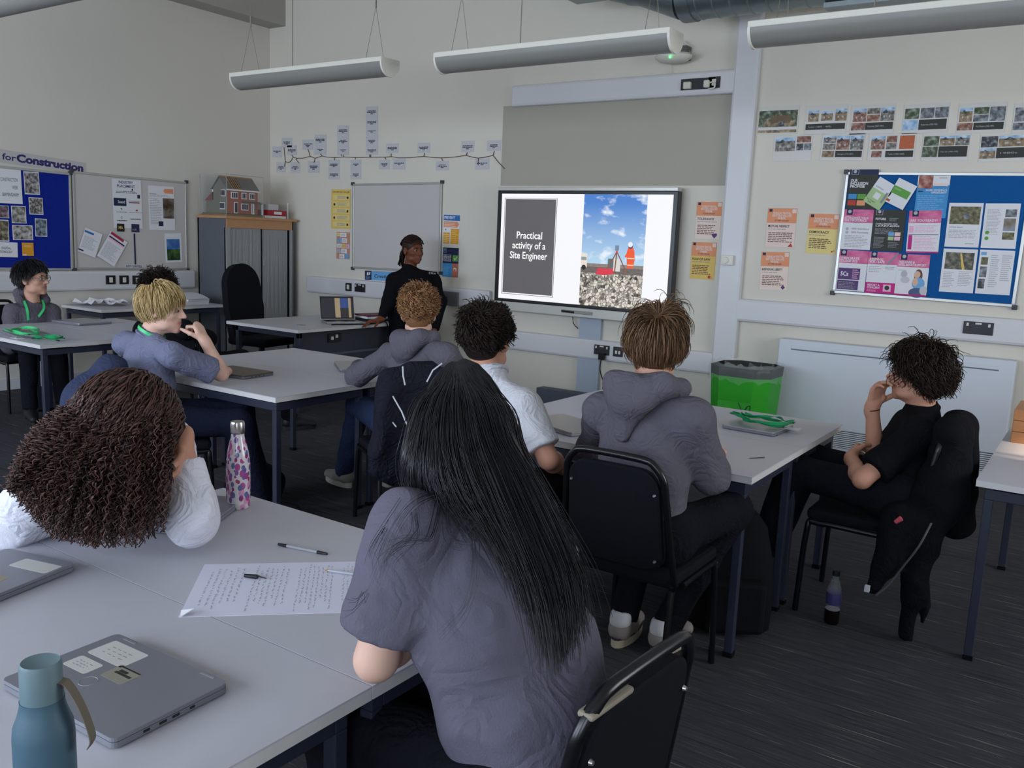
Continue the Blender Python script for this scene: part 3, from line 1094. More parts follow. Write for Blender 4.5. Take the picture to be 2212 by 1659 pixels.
S.poly([(.58, .10), (.64, .055), (.97, .055), (.97, .16), (.64, .16)], P_ORG).lines(.05, .17, .4, .2, 1, P_GREY).lines(.05, .2, .95, .25, 2, P_LGREY).lines(.06, .28, .5, .88, 16, P_LGREY).rect(.55, .27, .98, .73, photo('brown', '#1a1610', '#5a4636', '#8f8c86', 9)).rect(.36, .80, .54, .91, P_NAVY)
S.build('notice', S.M, 'white notice with an orange arrow and a brown photograph', 'notice')
S = lsheet(((1860, 965), (2055, 972), (2080, 1300), (1895, 1295)), P_WHITE)
m_lt = photo('landscape', '#2c5a9a', '#3c6aa8', '#6a90c0', 12)
S.rect(.10, .20, .88, .55, m_lt).rect(.10, .55, .88, .93, photo('landgreen', '#142410', '#2c4a1c', '#5a7a34', 12))
S.build('notice', S.M, 'notice with a blue and green landscape picture at right of the whiteboard', 'notice')


def leaflet(pts, wall, bb, lab, fn, m=P_WHITE, off=.0325):
    """a sheet held at its top that stands off the board at the bottom"""
    c, w, h, a = wall_rect(*zp(*bb, *pts), wall=wall, off=off)
    S = Sheet(w, h, m, .001)
    fn(S)
    o = S.build('leaflet', wall_frame(c, a, wall), lab, 'leaflet')
    return o


o = leaflet(((950, 875), (1195, 1010), (1055, 1215), (905, 1200)), 'left', BB, 'blue edged white leaflet hanging crooked on the left whiteboard', lambda S: S.rect(.02, .10, .55, .18, P_BLUE).rect(.0, .88, .28, .94, P_NAVY).lines(.1, .3, .9, .8, 10, P_LGREY))
o = leaflet(((1275, 965), (1455, 1065), (1300, 1345), (1080, 1215)), 'left', BB, 'crooked white leaflet with a crimson band, on the left whiteboard', lambda S: S.rect(.05, .0, .80, .09, paper('crimson', '#a82848')).rect(.05, .15, .95, .20, P_NAVY).rect(.05, .20, .95, .25, P_LPINK).lines(.1, .35, .9, .9, 12, P_LGREY))

# sockets on trunking
M_SOCK = mat('socket_black', '#1b1c20', .35)
M_SOCKW = mat('socket_white', '#d8d4c8', .4)


def socket(px, py, wall, label, double=False, kind='switch', w=None, z0=None):
    d = D + .004
    c = on_y(px, py, YB - d) if wall == 'back' else on_x(px, py, XL + d)
    ww = w or (.155 if double else .088)
    t = empty('wall_socket', (0, 0, 0), 0, label, 'socket')
    t.matrix_world = wall_frame(c, 0, wall)
    MB().box(-ww / 2, ww / 2, -.044, .044, -.006, .006, M_SOCK, b=.003).build('face_plate', t)
    if kind == 'switch':
        MB().box(-.018, .018, -.026, .026, .004, .013, M_SOCKW, b=.004).build('rocker', t)
    elif kind == 'socket':
        for sx in (-1, 1):
            MB().box(sx * ww * .36 - .007, sx * ww * .36 + .007, .012, .034, .004, .012, M_SOCKW).build('rocker', t)
        MB().box(-.02, .02, .026, .038, .005, .008, M_SOCKW).build('label_strip', t)
        for sx in (-1, 1):
            MB().box(sx * ww * .2 - .004, sx * ww * .2 + .004, -.012, .004, .005, .0068, M_BLACKM).box(sx * ww * .2 - .016, sx * ww * .2 - .008, -.026, -.02, .005, .0068, M_BLACKM).build('pin_hole', t)['kind'] = 'stuff'
    elif kind == 'data':
        for sx in (-1, 1):
            MB().box(sx * .016 - .011, sx * .016 + .011, -.02, .01, .004, .009, M_SOCKW, b=.002).build('data_port', t)
        MB().box(-.034, .034, .022, .032, .005, .007, M_CAPG).build('label_strip', t)
    return t


socket(239, 604.5, 'left', 'leftmost black switch plate on the left wall trunking', w=.10)
socket(268, 604.5, 'left', 'middle black switch plate on the left wall trunking', w=.10)
socket(296, 604.5, 'left', 'black switch plate rightmost of three on the left wall', w=.10)
socket(753, 620, 'back', 'black switch plate left of the standing person on the trunking', w=.09)
socket(777.5, 622, 'back', 'black double socket with a cable left of the standing person', True, 'socket')
socket(1508, 181, 'back', 'long black socket plate high beside the trunking column', True, 'none', .30)
t = socket(1543, 178, 'back', 'single black plate at the right end of the high trunking', False, 'switch', .10)
socket(1300, 756, 'back', 'black double socket with a plugged black lead beside the pillar', True, 'socket')
socket(1335, 760, 'back', 'black data outlet right of the pillar, next to the double socket', False, 'data', .095)
socket(2113, 709, 'back', 'black double socket on the right-hand trunking above the heater', True, 'socket', .19)
c = on_y(974, 645, YB - .06)
t = empty('cable_outlet', tuple(c), 0, 'grey outlet box with cables right of the standing person', 'socket')
MB().box(-.1, .1, -.02, .05, -.07, .07, mat('outlet_grey', '#66676b', .5), b=.006).build('face_plate', t)
MB().tube(smooth_path([(-.02, -.03, .01), (-.1, -.06, .03), (-.2, -.05, -.03), (-.26, -.02, -.2)], 5), .006, M_BLACKM, 6).build('cable', t)
# plugs on the high socket plate
c = on_y(1508, 181, YB - D - .02)
t = empty('plug', tuple(c), 0, 'white plugs with a lead in the long high socket plate', 'plug')
MB().box(-.125, -.06, -.02, .02, -.035, .02, M_SOCKW, b=.008).build('plug_body', t)
MB().box(.05, .10, -.02, .02, -.035, .025, M_SOCKW, b=.012).build('plug_body', t)
MB().tube(smooth_path([(.1, -.01, -.0), (.14, -.02, .0), (.15, -.02, -.04), (.1, -.02, -.05)], 4), .006, M_SOCKW, 6).build('lead', t)
c = on_y(1300, 770, YB - D - .03)
t = empty('plug', tuple(c), 0, 'black plug and hanging lead below the display pillar socket', 'plug')
MB().box(-.03, .03, -.02, .02, -.03, .03, M_BLACKM, b=.008).build('plug_body', t)
MB().tube(smooth_path([(0, -.01, -.03), (.0, -.02, -.12), (.03, -.01, -.22), (.03, 0, -.34)], 5), .005, M_BLACKM, 6).build('lead', t)
# thermostat on the column
c = on_y(1570, 562, YB - D - .03)
t = empty('thermostat', tuple(c), 0, 'cream thermostat box on the trunking column', 'thermostat')
MB().box(-.05, .055, -.01, .03, -.04, .04, M_WHITE, b=.005).build('case', t)
MB().tube([(-.005, -.01, 0), (-.005, -.024, 0)], [.028, .024], M_WHITE, 20).build('dial', t)

# ------------------------------------------------------------------ posters left and right of the whiteboard
Z2 = (560, 200, 3.687)
S = sheet_on(zp(*Z2, (575, 770), (730, 772), (725, 1087), (572, 1083)), m=P_YEL)
S.text('THE BRITISH VALUES', .5, .085, .035, P_CHAR, .02, .88, True)
for k in range(5):
    y = .14 + k * .17
    S.rect(.10, y, .95, y + .125, P_PYEL).lines(.32, y + .02, .88, y + .11, 4, P_GREY)
    S.disc(.17 if k % 2 else .85, y + .07, .05, P_CHAR)
S.build('poster', S.M, 'yellow poster of five rounded boxes left of the whiteboard', 'poster')
S = sheet_on(zp(*Z2, (617, 1108), (722, 1115), (720, 1330), (615, 1322)), m=paper('terracotta', '#c08a74'))
for x0, y0, x1, y1, m_ in ((.02, .03, .24, .16, P_PYEL), (.27, .03, .74, .18, P_WHITE), (.08, .23, .36, .39, P_LBLUE), (.40, .23, .80, .39, P_WHITE), (.03, .44, .40, .58, P_WHITE), (.44, .44, .70, .60, P_YEL), (.74, .44, .98, .60, P_LPINK), (.06, .62, .33, .78, P_LGREY), (.36, .62, .80, .78, P_WHITE), (.24, .82, .62, .98, P_WHITE), (.66, .80, .95, .98, P_LBLUE)):
    S.rect(x0, y0, x1, y1, m_).lines(x0 + .04, y0 + .03, x1 - .04, y1 - .03, 3, P_GREY)
S.build('poster', S.M, 'small brick-coloured patchwork poster below the yellow poster', 'poster')
S = sheet_on(zp(*Z2, (1470, 972), (1600, 978), (1588, 1215), (1463, 1205)), m=P_WHITE)
S.rect(0, 0, 1, .19, P_BLUE).text('PREVENT', .03, .135, .09, P_WHITE, .02, .68).poly([(.02, .22), (.86, .22), (.98, .31), (.86, .42), (.02, .42)], P_ORG).lines(.08, .25, .8, .4, 3, P_PEACH).disc(.15, .50, .04, P_GREY).rect(.02, .60, .42, .98, P_AMB).rect(.48, .46, .98, .98, P_AMB).lines(.52, .5, .94, .95, 7, P_YEL).lines(.05, .64, .4, .95, 5, P_PYEL).rect(.21, .6, .23, .98, P_PYEL)
S.build('poster', S.M, 'poster headed PREVENT in blue right of the whiteboard', 'poster')
S = sheet_on(zp(*Z2, (1465, 1232), (1590, 1240), (1582, 1472), (1457, 1465)), m=P_NAVY)
S.rect(.04, .03, .22, .17, P_LBLUE).rect(.055, .04, .205, .155, P_NAVY).disc(.13, .085, .035, P_WHITE)
for k, s_ in enumerate(('TAKE THE', 'SERVICE', 'SURVEY', 'HAVE YOUR', 'VOICE')):
    S.text(s_, .04, .27 + k * .05, .036, P_WHITE, .02, .5)
S.rect(.63, .25, .97, .46, P_GRN)
S.poly([(.70, .36), (.74, .345), (.79, .39), (.90, .29), (.92, .305), (.79, .42)], P_WHITE)
S.rect(0, .53, .62, 1, P_SKY).lines(.06, .57, .5, .95, 8, P_LBLUE).rect(.62, .53, 1, 1, paper('salmon', '#b86a58')).disc(.80, .74, .10, P_WHITE).disc(.79, .76, .07, paper('salmon', '#b86a58'))
S.build('poster', S.M, 'navy and blue poster with a green tick right of the whiteboard', 'poster')
S = sheet_on(zp(*Z2, (842, 1417), (1190, 1434), (1190, 1508), (842, 1490)), m=P_LBLUE)
S.rect(0, 0, .155, 1, P_NAVY)
S.poly([(.05, .15), (.09, .15), (.075, .50), (.045, .50)], P_WHITE).poly([(.10, .15), (.135, .15), (.12, .40), (.09, .50)], P_WHITE).lines(.02, .62, .14, .9, 2, P_LBLUE)
S.text('Creating futures', .22, .72, .36, P_NAVY, .012, .72)
S.build('banner', S.M, 'light blue banner beginning Creating under the whiteboard', 'banner')

# ------------------------------------------------------------------ timeline of cards and string
cards = [(105, 430, 180, 515), (180, 360, 262, 435), (222, 420, 300, 498), (345, 375, 432, 455), (440, 335, 535, 420), (440, 420, 535, 495), (622, 262, 715, 345), (622, 345, 715, 425), (622, 425, 715, 498), (850, 110, 945, 195), (850, 195, 945, 275), (850, 275, 945, 345), (850, 345, 945, 425), (850, 425, 945, 495), (1012, 405, 1110, 480), (1262, 400, 1360, 480), (1610, 385, 1712, 475), (1815, 380, 1925, 465), (138, 555, 210, 635), (250, 555, 325, 635), (390, 545, 480, 640), (553, 535, 640, 615), (553, 615, 640, 690), (728, 535, 812, 615), (728, 615, 812, 690), (955, 535, 1040, 610), (1065, 525, 1165, 612), (1408, 545, 1510, 620), (1720, 525, 1832, 612)]
clab = ['above the string, leftmost of all', 'above the string, second from the left', 'above the string, third from the left', 'above the string, fourth from the left', 'top of the pair above the string', 'lower of the pair above the string', 'top of the stack of three', 'middle of the stack of three', 'bottom of the stack of three', 'top of the tall stack of five', 'second from the top of the stack of five', 'middle of the stack of five', 'fourth from the top of the stack of five', 'bottom of the stack of five', 'above the string right of the stack of five', 'above the string over the whiteboard\'s right half', 'above the string, second from its right end', 'above the string at its right end', 'below the string, leftmost', 'below the string, second from the left', 'below the string, third from the left', 'upper of the first pair below the string', 'lower of the first pair below the string', 'upper of the second pair below the string', 'lower of the second pair below the string', 'below the string, left of two side by side', 'below the string, right of two side by side', 'below the string, alone over the whiteboard\'s right corner', 'below the string, glossy, last before the grey panel']
for (x0, y0, x1, y1), lb in zip(cards, clab):
    S = sheet_on(zp(*Z2, (x0, y0), (x1, y0), (x1 - 1, y1), (x0 - 1, y1)), m=P_CARD)
    r_ = random.Random(x0 + y0)
    n_ = r_.choice((2, 3, 3))
    for k in range(n_):
        wd = r_.uniform(.45, .8) if k < n_ - 1 else .22
        S.lines(.5 - wd / 2, .36 + k * .13, .5 + wd / 2, .36 + k * .13 + .11, 1, P_INK, fill=.8, ragged=0)
    S.build('timeline_card', S.M, 'pale timeline card ' + lb, 'card', 'cards of the wall timeline')
M_STRING = mat('brown_string', '#5a3a30', .9)
st = MB()
main = [(207, 550), (235, 557), (252, 545), (270, 515), (300, 523), (350, 522), (405, 508), (445, 523), (500, 505), (540, 514), (600, 518), (670, 513), (765, 517), (880, 515), (1000, 515), (1050, 510), (1110, 520), (1200, 518), (1310, 508), (1380, 517), (1450, 520), (1550, 514), (1645, 500), (1700, 515), (1745, 522), (1800, 514), (1862, 500), (1905, 555), (1955, 607)]
br = [[(197, 435), (202, 500), (207, 550), (200, 590)], [(270, 515), (258, 495)], [(300, 523), (290, 530), (315, 560)], [(405, 508), (388, 450)], [(445, 523), (435, 560)], [(500, 505), (488, 487)], [(600, 518), (600, 540)], [(670, 513), (670, 495)], [(655, 505), (655, 492)], [(765, 517), (765, 532)], [(880, 515), (878, 493)], [(886, 515), (888, 493)], [(1000, 515), (1008, 532)], [(1050, 510), (1050, 485)], [(1310, 508), (1317, 482)], [(1450, 520), (1462, 543)], [(1645, 500), (1658, 478)], [(1745, 522), (1743, 580)], [(1862, 500), (1872, 465)]]
for ln in [main] + br:
    st.tube([on_y(*zp(*Z2, p)[0], YB - .008) for p in ln], .0034, M_STRING, 5)
tag(st.build('timeline_string'), 'brown string with side branches linking the timeline cards', 'string')

# ------------------------------------------------------------------ value posters (orange heads)
Z3 = (1040, 380, 3.687)
Z4 = (1590, 180, 3.318)


def values(bb, pts, title, body, blob, lab, off=.002):
    S = sheet_on(zp(*bb, *pts), m=body, off=off)
    S.rect(0, 0, 1, .375, P_ORG).rect(.05, .02, .16, .09, P_NAVY).rect(.84, .02, .98, .12, P_PEACH)
    for k, (s_, wd) in enumerate((('FUNDAMENTAL', .62), ('BRITISH VALUES', .66), ('WEEK', .3))):
        S.text(s_, .5, .15 + k * .065, .055, P_PEACH, .03, wd, True)
    S.text('AT OUR COLLEGE', .5, .33, .035, P_CHAR, .01, .48, True)
    S.text(title, .05, .485, .058, P_INK, .02, min(.74, .075 * len(title)))
    S.lines(.05, .52, .85, .55, 1, P_GREY).lines(.08, .61, .92, .88, 6, paper('brown_ink', '#6a4a3c'))
    blob(S)
    return S.build('poster', S.M, lab, 'poster')


heart = lambda m: (lambda S: S.disc(.74, .88, .055, m).disc(.84, .875, .055, m).poly([(.69, .90), (.89, .895), (.79, .975)], m))
values(Z3, ((1720, 207), (1922, 207), (1893, 507), (1697, 500)), 'TOLERANCE', P_LORG, heart(P_PURP), 'orange headed poster with a violet heart right of the display, upper of two')
values(Z3, ((1687, 527), (1875, 530), (1853, 827), (1650, 818)), 'RULE OF LAW', P_YEL, lambda S: S.disc(.8, .93, .06, P_RED).disc(.88, .95, .05, P_ORG), 'RULE OF LAW poster with a yellow lower half, right of the display')
values(Z4, ((230, 895), (443, 897), (412, 1178), (208, 1173)), 'MUTUAL RESPECT', P_PEACH, lambda S: S.poly([(.78, .98), (.95, .98), (.88, .88)], P_RED), 'MUTUAL RESPECT poster, the upper of the two beside the column')
values(Z4, ((535, 935), (742, 938), (712, 1226), (490, 1218)), 'DEMOCRACY', P_PYEL, lambda S: S.disc(.88, .93, .03, P_RED).disc(.94, .91, .03, P_ORG), 'DEMOCRACY poster with a yellow lower half next to the pinboard')
values(Z4, ((188, 1208), (383, 1210), (367, 1485), (163, 1480)), 'INDIVIDUAL LIBERTY', P_LORG, lambda S: S.poly([(.76, .92), (.84, .86), (.92, .92), (.84, .98)], P_PURP), 'INDIVIDUAL LIBERTY poster, the lower of the two beside the column')

# ------------------------------------------------------------------ laminated house sheets on the right
P_LAM = paper('laminate', '#cfcdc8', rough=.25)


def house_sheet(pts, cells, title, lab):
    S = sheet_on(zp(*Z4, *pts), m=P_LAM)
    for x0, y0, x1, y1, m_ in cells:
        S.rect(x0, y0, x1, y1, m_)
        if m_ in (PH_BRICK, PH_STONE, PH_TAN) and y1 - y0 > .25:     # a little house: sky, roof, windows
            S.rect(x0, y0, x1, y0 + (y1 - y0) * .25, PH_SKY)
            S.poly([(x0 + (x1 - x0) * .1, y0 + (y1 - y0) * .4), (x0 + (x1 - x0) * .35, y0 + (y1 - y0) * .12), (x0 + (x1 - x0) * .6, y0 + (y1 - y0) * .4)], PH_DARK)
            for q in (.2, .6):
                S.rect(x0 + (x1 - x0) * q, y0 + (y1 - y0) * .58, x0 + (x1 - x0) * (q + .12), y0 + (y1 - y0) * .74, P_LGREY)
    if title:
        S.rect(*title[0], P_CHAR)
        S.text(title[1], title[0][0] + .05, (title[0][1] + title[0][3]) / 2 + .03, .055, P_LGREY, 0, (title[0][2] - title[0][0]) * .6)
    return S.build('house_picture_sheet', S.M, lab, 'picture', 'laminated sheets of house pictures')


house_sheet(((170, 165), (455, 163), (440, 362), (158, 366)), [(.0, .15, .97, .74, PH_GREEN), (.0, .85, .97, .95, PH_TAN), (.14, .52, .92, .72, PH_TAN), (.30, .34, .80, .60, paper('thatch', '#6e5c48', .2)), (.5, .56, .66, .72, PH_DARK)], None, 'laminated picture of one old thatched cottage, leftmost of the upper row')
house_sheet(((505, 155), (802, 153), (787, 362), (492, 366)), [(.06, .18, .32, .56, PH_TAN), (.38, .22, .66, .54, PH_TAN), (.72, .16, .99, .56, PH_TAN)], ((.02, .64, .97, .84), 'Tudor (1485 - 1603)'), 'laminated sheet of three castle pictures in the upper row')
house_sheet(((830, 150), (1146, 147), (1130, 360), (815, 365)), [(.05, .14, .35, .58, PH_BRICK), (.37, .14, .66, .33, PH_STONE), (.37, .36, .66, .58, PH_BRICK), (.68, .14, .98, .58, PH_STONE), (.03, .62, .34, .86, PH_BRICK)], ((.35, .62, .97, .86), 'Victorian (1837-1901)'), 'laminated sheet of Victorian terraces, third of the upper row')
house_sheet(((1205, 145), (1530, 142), (1515, 355), (1192, 360)), [(.03, .15, .35, .50, PH_GREEN), (.38, .15, .68, .50, PH_GREY), (.70, .15, .99, .50, PH_GREY), (.01, .54, .34, .88, PH_SKY)], ((.36, .54, .97, .88), 'Modernism (1930-1965)'), 'laminated sheet of white modern houses, fourth of the upper row')
house_sheet(((1600, 140), (1945, 137), (1925, 352), (1580, 357)), [(.03, .15, .30, .62, PH_TAN), (.33, .15, .64, .38, PH_GREEN), (.33, .40, .64, .62, PH_GREY), (.66, .15, .98, .62, PH_GREY), (.01, .66, .33, .90, PH_BRICK)], ((.35, .66, .97, .90), 'Post Modern (1965-1990)'), 'laminated sheet of towers and modern blocks, fifth of the upper row')
house_sheet(((1995, 135), (2340, 132), (2325, 348), (1980, 352)), [(.03, .15, .30, .62, PH_GREY), (.33, .15, .64, .62, PH_DARK), (.01, .66, .33, .90, PH_GREY)], ((.35, .66, .97, .90), 'Current (2000 -)'), 'laminated sheet of house pictures cut off by the right frame edge')
house_sheet(((280, 372), (548, 368), (540, 553), (258, 558)), [(.04, .10, .56, .62, PH_STONE), (.60, .06, .96, .30, PH_BRICK), (.60, .34, .78, .60, PH_DARK), (.80, .34, .98, .60, PH_GREY)], None, 'laminated sheet of a grey stone cottage, leftmost of the lower row')
house_sheet(((622, 362), (928, 360), (905, 550), (600, 554)), [(.04, .08, .34, .34, PH_STONE), (.04, .37, .34, .60, PH_STONE), (.36, .08, .66, .60, PH_BRICK), (.68, .08, .98, .60, PH_STONE), (.04, .64, .32, .88, PH_TAN)], ((.35, .64, .97, .88), 'Georgian (1714-1837)'), 'laminated sheet of Georgian doorways in the lower row')
house_sheet(((960, 362), (1295, 360), (1275, 550), (940, 554)), [(.05, .08, .35, .58, PH_BRICK), (.38, .08, .60, .32, PH_BRICK), (.38, .34, .60, .58, PH_STONE), (.66, .08, .97, .58, paper('brick_orange', '#b8623c', .12, scale=80)), (.08, .64, .3, .88, PH_BRICK)], ((.38, .64, .97, .88), 'Tudor (1500-1600)'), 'laminated sheet with an orange brick square in the lower row')
house_sheet(((1345, 362), (1682, 360), (1660, 552), (1325, 556)), [(.02, .08, .35, .44, PH_GREEN), (.37, .08, .68, .44, PH_TAN), (.70, .08, .99, .44, PH_STONE), (.01, .47, .34, .86, PH_GREEN)], ((.36, .47, .97, .86), 'Post war (1945-1970)'), 'laminated sheet of bungalows on lawns in the lower row')
house_sheet(((1755, 366), (2110, 362), (2095, 556), (1738, 562)), [(.02, .06, .36, .46, PH_DARK), (.38, .06, .99, .46, PH_TAN), (.01, .50, .33, .88, PH_TAN)], ((.35, .50, .97, .88), '1980s'), 'laminated sheet of brown new houses, rightmost of the lower row')

# ------------------------------------------------------------------ right-hand pinboard and its posters
M_PIN2 = mat('mid_blue_pinboard_cloth', '#1a5796', .9, .05, 30, .2, 500, spec=.1)
board('blue_pinboard', ((1829, 370.5), (2236, 374.5), (2191, 662), (1797.5, 634.5)), 'back', M_PIN2, 'blue pinboard of pink and white posters on the right wall', 'pinboard')


def pin(pts, m=P_WHITE, k=0):
    return sheet_on(zp(*Z4, *pts), m=m, off=.0205 + .0022 * k)


def head(S, h, lines, m=PH_PINK, x=.05, tm=P_WHITE, hs=.055):
    S.rect(0, 0, 1, h, m).rect(.10, .0, .30, .14, P_NAVY).disc(.2, .055, .06, P_LGREY)
    for k, (s_, wd) in enumerate(lines):
        S.text(s_, x, h - .03 - (len(lines) - 1 - k) * hs * 1.15, hs, tm, .025, wd)


S = pin(((812, 612), (1027, 622), (990, 902), (795, 900)), P_CHAR, 4)
S.rect(0, 0, 1, .13, P_NAVY).rect(.07, 0, .32, .13, P_LGREY).rect(.085, .01, .305, .12, P_NAVY).disc(.19, .055, .06, P_LGREY)
for k, s_ in enumerate(('OUR', 'INCLUSION', 'PROMISE')):
    S.text(s_, .06, .31 + k * .075, .065, P_WHITE, .03, (.25, .62, .52)[k])
for (a, b, m_) in ((.04, .62, P_SKY), (.36, .62, P_GRN), (.04, .78, P_RED), (.36, .78, P_ORG)):
    S.rect(a, b, a + .29, b + .13, m_)
S.build('poster', S.M, 'dark OUR INCLUSION PROMISE poster at top left of the right pinboard', 'poster')
leaflet(((1040, 668), (1143, 737), (1030, 912), (903, 842)), 'back', Z4, 'tilted green and white leaflet pinned over the inclusion poster', lambda S: S.rect(0, .42, 1, 1, P_LGRN).rect(.30, .50, .62, .72, P_WHITE).rect(.78, .35, .90, .75, P_GREY).text('Your Transport', .08, .86, .045, P_INK, .01, .5).text('Guide', .2, .93, .045, P_INK, .01, .2).lines(.1, .3, .6, .36, 2, P_GREY))
leaflet(((1165, 668), (1300, 745), (1192, 905), (1072, 850)), 'back', Z4, 'tilted white leaflet with a green block on the right pinboard', lambda S: S.rect(.02, .30, .90, .60, P_GRN).lines(.1, .36, .5, .44, 2, P_LGRN).rect(.0, .86, .2, .94, P_RED))
S = pin(((1305, 655), (1543, 655), (1497, 968), (1275, 905 + 55)), P_SKY)
S.rect(0, 0, 1, .24, P_WHITE).rect(.03, .02, .48, .32, photo('hardhat', '#6a2c24', '#a05a4c', '#c8a490', 25)).rect(.5, .2, .95, .26, P_PEACH).text('HOUSING', .66, .09, .035, P_GREY, .01, .24).text('WORK EXPERIENCE', .28, .38, .042, P_WHITE, .02, .66).text('OPPORTUNITY', .46, .435, .042, P_WHITE, .02, .48).lines(.06, .47, .95, .95, 11, P_LBLUE).rect(.05, .37, .2, .40, P_NAVY)
S.build('poster', S.M, 'blue work experience flyer with a workman photograph on the pinboard', 'poster')
S = pin(((780, 903), (992, 905), (957, 1192), (742, 1190)), P_WHITE, 1)
head(S, .33, (('ATTENDANCE, YOU &', .80), ('THE IMPORTANCE', .74)))
for k, s_ in enumerate(('100% Attendance', '100% Punctuality')):
    S.text(s_, .30, .50 + k * .09, .042, P_GREY, .015, .60).disc(.17, .485 + k * .09, .05, P_LGREY)
S.lines(.12, .64, .92, .95, 8, P_LGREY)
S.build('poster', S.M, 'pink headed attendance poster on the right pinboard, left of the black one', 'poster')
S = pin(((1000, 907), (1220, 907), (1190, 1205), (955, 1196)), P_CHAR, 2)
S.rect(.06, .0, .28, .13, P_GREY).rect(.08, .01, .26, .12, P_CHAR).disc(.17, .05, .05, P_LGREY).text('FUTURE', .06, .25, .05, P_WHITE, .03, .33).text('CHALLENGES FOR', .08, .36, .035, P_WHITE, .02, .70).text('LEARNERS', .08, .41, .035, P_WHITE, .02, .76).lines(.5, .19, .8, .28, 3, P_GREY).lines(.08, .45, .9, .6, 5, P_GREY).lines(.08, .66, .42, .94, 9, P_GREY).lines(.55, .78, .95, .92, 4, P_GREY)
for (a, b, m_) in ((.52, .54, P_LBLUE), (.72, .54, P_PEACH), (.52, .65, P_LGRN), (.72, .65, P_LPINK)):
    S.rect(a, b, a + .18, b + .09, m_)
S.build('poster', S.M, 'black FUTURE poster in the middle of the pink posters', 'poster')
S = pin(((1245, 912), (1476, 912), (1450, 1217), (1215, 1215)), P_WHITE, 1)
head(S, .29, (('ARE YOU READY?', .84),))
S.rect(0, .965, 1, 1, P_MAG).lines(.22, .34, .95, .52, 5, P_LPINK).rect(.04, .36, .18, .52, P_LPINK).rect(.04, .56, .96, .575, P_PURP).rect(.04, .58, .16, .92, P_MAG).lines(.22, .6, .95, .92, 9, P_LPINK)
S.build('poster', S.M, 'pink headed ARE YOU READY poster on the right pinboard', 'poster')
S = pin(((735, 1190), (952, 1203), (917, 1493), (700, 1482)), P_WHITE)
head(S, .32, (('CORPORATE', .68), ('COLLEGE 5CS', .62)))
S.rect(.08, .44, .80, .72, P_PURP).text('5Cs', .16, .63, .10, P_WHITE, .03, .26).lines(.55, .46, .78, .7, 5, P_LPINK).rect(.08, .74, .78, .97, P_PURP).lines(.12, .77, .74, .95, 5, P_GREY)
S.build('poster', S.M, 'pink and purple 5Cs poster at bottom left of the right pinboard', 'poster')
S = pin(((952, 1205), (1167, 1215), (1135, 1510), (922, 1500)), P_WHITE, 1)
head(S, .30, (('KEEPING', .46), ('YOU SAFE', .52)))
S.poly([(.62, .30), (.98, .0), (1, .04), (.7, .31)], P_GREY).lines(.06, .34, .5, .5, 4, P_LGREY).lines(.6, .34, .95, .42, 2, P_LGREY).rect(0, .74, 1, 1, P_MAG).text('REPORT A', .06, .83, .05, P_WHITE, .02, .42).text('CONCERN', .06, .89, .05, P_WHITE, .02, .42).lines(.06, .92, .5, .97, 2, P_LPINK).rect(.60, .78, .86, .95, P_LPINK).disc(.73, .86, .08, P_CHAR)
S.build('poster', S.M, 'KEEPING YOU SAFE poster with a magenta foot on the pinboard', 'poster')
S = pin(((1165, 1227), (1395, 1227), (1360, 1532), (1130, 1513)), P_WHITE, 2)
head(S, .31, (('WELFARE &', .5), ('WELLBEING SUPPORT', .86)))
S.disc(.70, .52, .13, photo('hair', '#3c2418', '#5a3826', '#7a5038', 20), .17).disc(.66, .48, .10, P_SKIN, .085).disc(.72, .70, .20, P_LBLUE, .15).disc(.62, .66, .09, P_SKIN, .10).disc(.7, .92, .26, paper('denim', '#4c5c7c'), .12).disc(.9, .86, .12, P_CARD, .11).disc(.25, .48, .10, P_LGREY, .08).disc(.3, .62, .14, P_CARD, .08).lines(.05, .37, .45, .41, 1, P_LGREY)
S.rect(0, .965, 1, 1, P_MAG)
S.build('poster', S.M, 'WELLBEING SUPPORT poster with a seated woman on the pinboard', 'poster')
docs = [(((1530, 858), (1778, 858), (1735, 1178), (1492, 1170)), 'top left of the four white sheets on the pinboard, dig photograph on it', lambda S: S.rect(.06, .08, .94, .48, PH_DIG).disc(.55, .30, .1, PH_GREY).text('Soil Stack Systems', .08, .56, .03, P_INK, .0, .4).lines(.08, .6, .95, .8, 6, P_LGREY).lines(.6, .9, .9, .94, 1, P_GREY)),
        (((1790, 860), (2045, 862), (2000, 1185), (1752, 1182)), 'top right of the four white sheets on the pinboard, three photographs on it', lambda S: S.rect(.60, .13, .92, .30, PH_GREY).rect(.58, .33, .92, .61, photo('road', '#6a5a48', '#8a8478', '#7aa0cc', 10)).rect(.58, .64, .92, .80, PH_DIG).lines(.08, .12, .5, .7, 18, P_LGREY).disc(.14, .65, .06, P_GRN).disc(.14, .78, .06, P_GRN)),
        (((1490, 1185), (1737, 1190), (1695, 1505), (1452, 1492)), 'bottom left of the four white sheets on the pinboard, trench photograph on it', lambda S: S.rect(.08, .08, .92, .47, photo('trench', '#2e2c26', '#5c5848', '#8f8a76', 30)).poly([(.50, .10), (.55, .10), (.68, .47), (.60, .47)], P_YEL).lines(.08, .52, .42, .9, 10, P_LGREY).lines(.52, .5, .95, .85, 9, P_LGREY)),
        (((1752, 1192), (2002, 1200), (1960, 1520), (1710, 1505)), 'bottom right of the four white sheets on the pinboard, photographs down its left', lambda S: S.rect(.06, .17, .26, .34, PH_DIG).rect(.06, .38, .26, .62, PH_GREY).rect(.05, .66, .24, .88, PH_DARK).lines(.34, .1, .6, .85, 16, P_LGREY).lines(.66, .1, .95, .7, 13, P_LGREY).rect(.04, .05, .2, .12, P_LBLUE))]
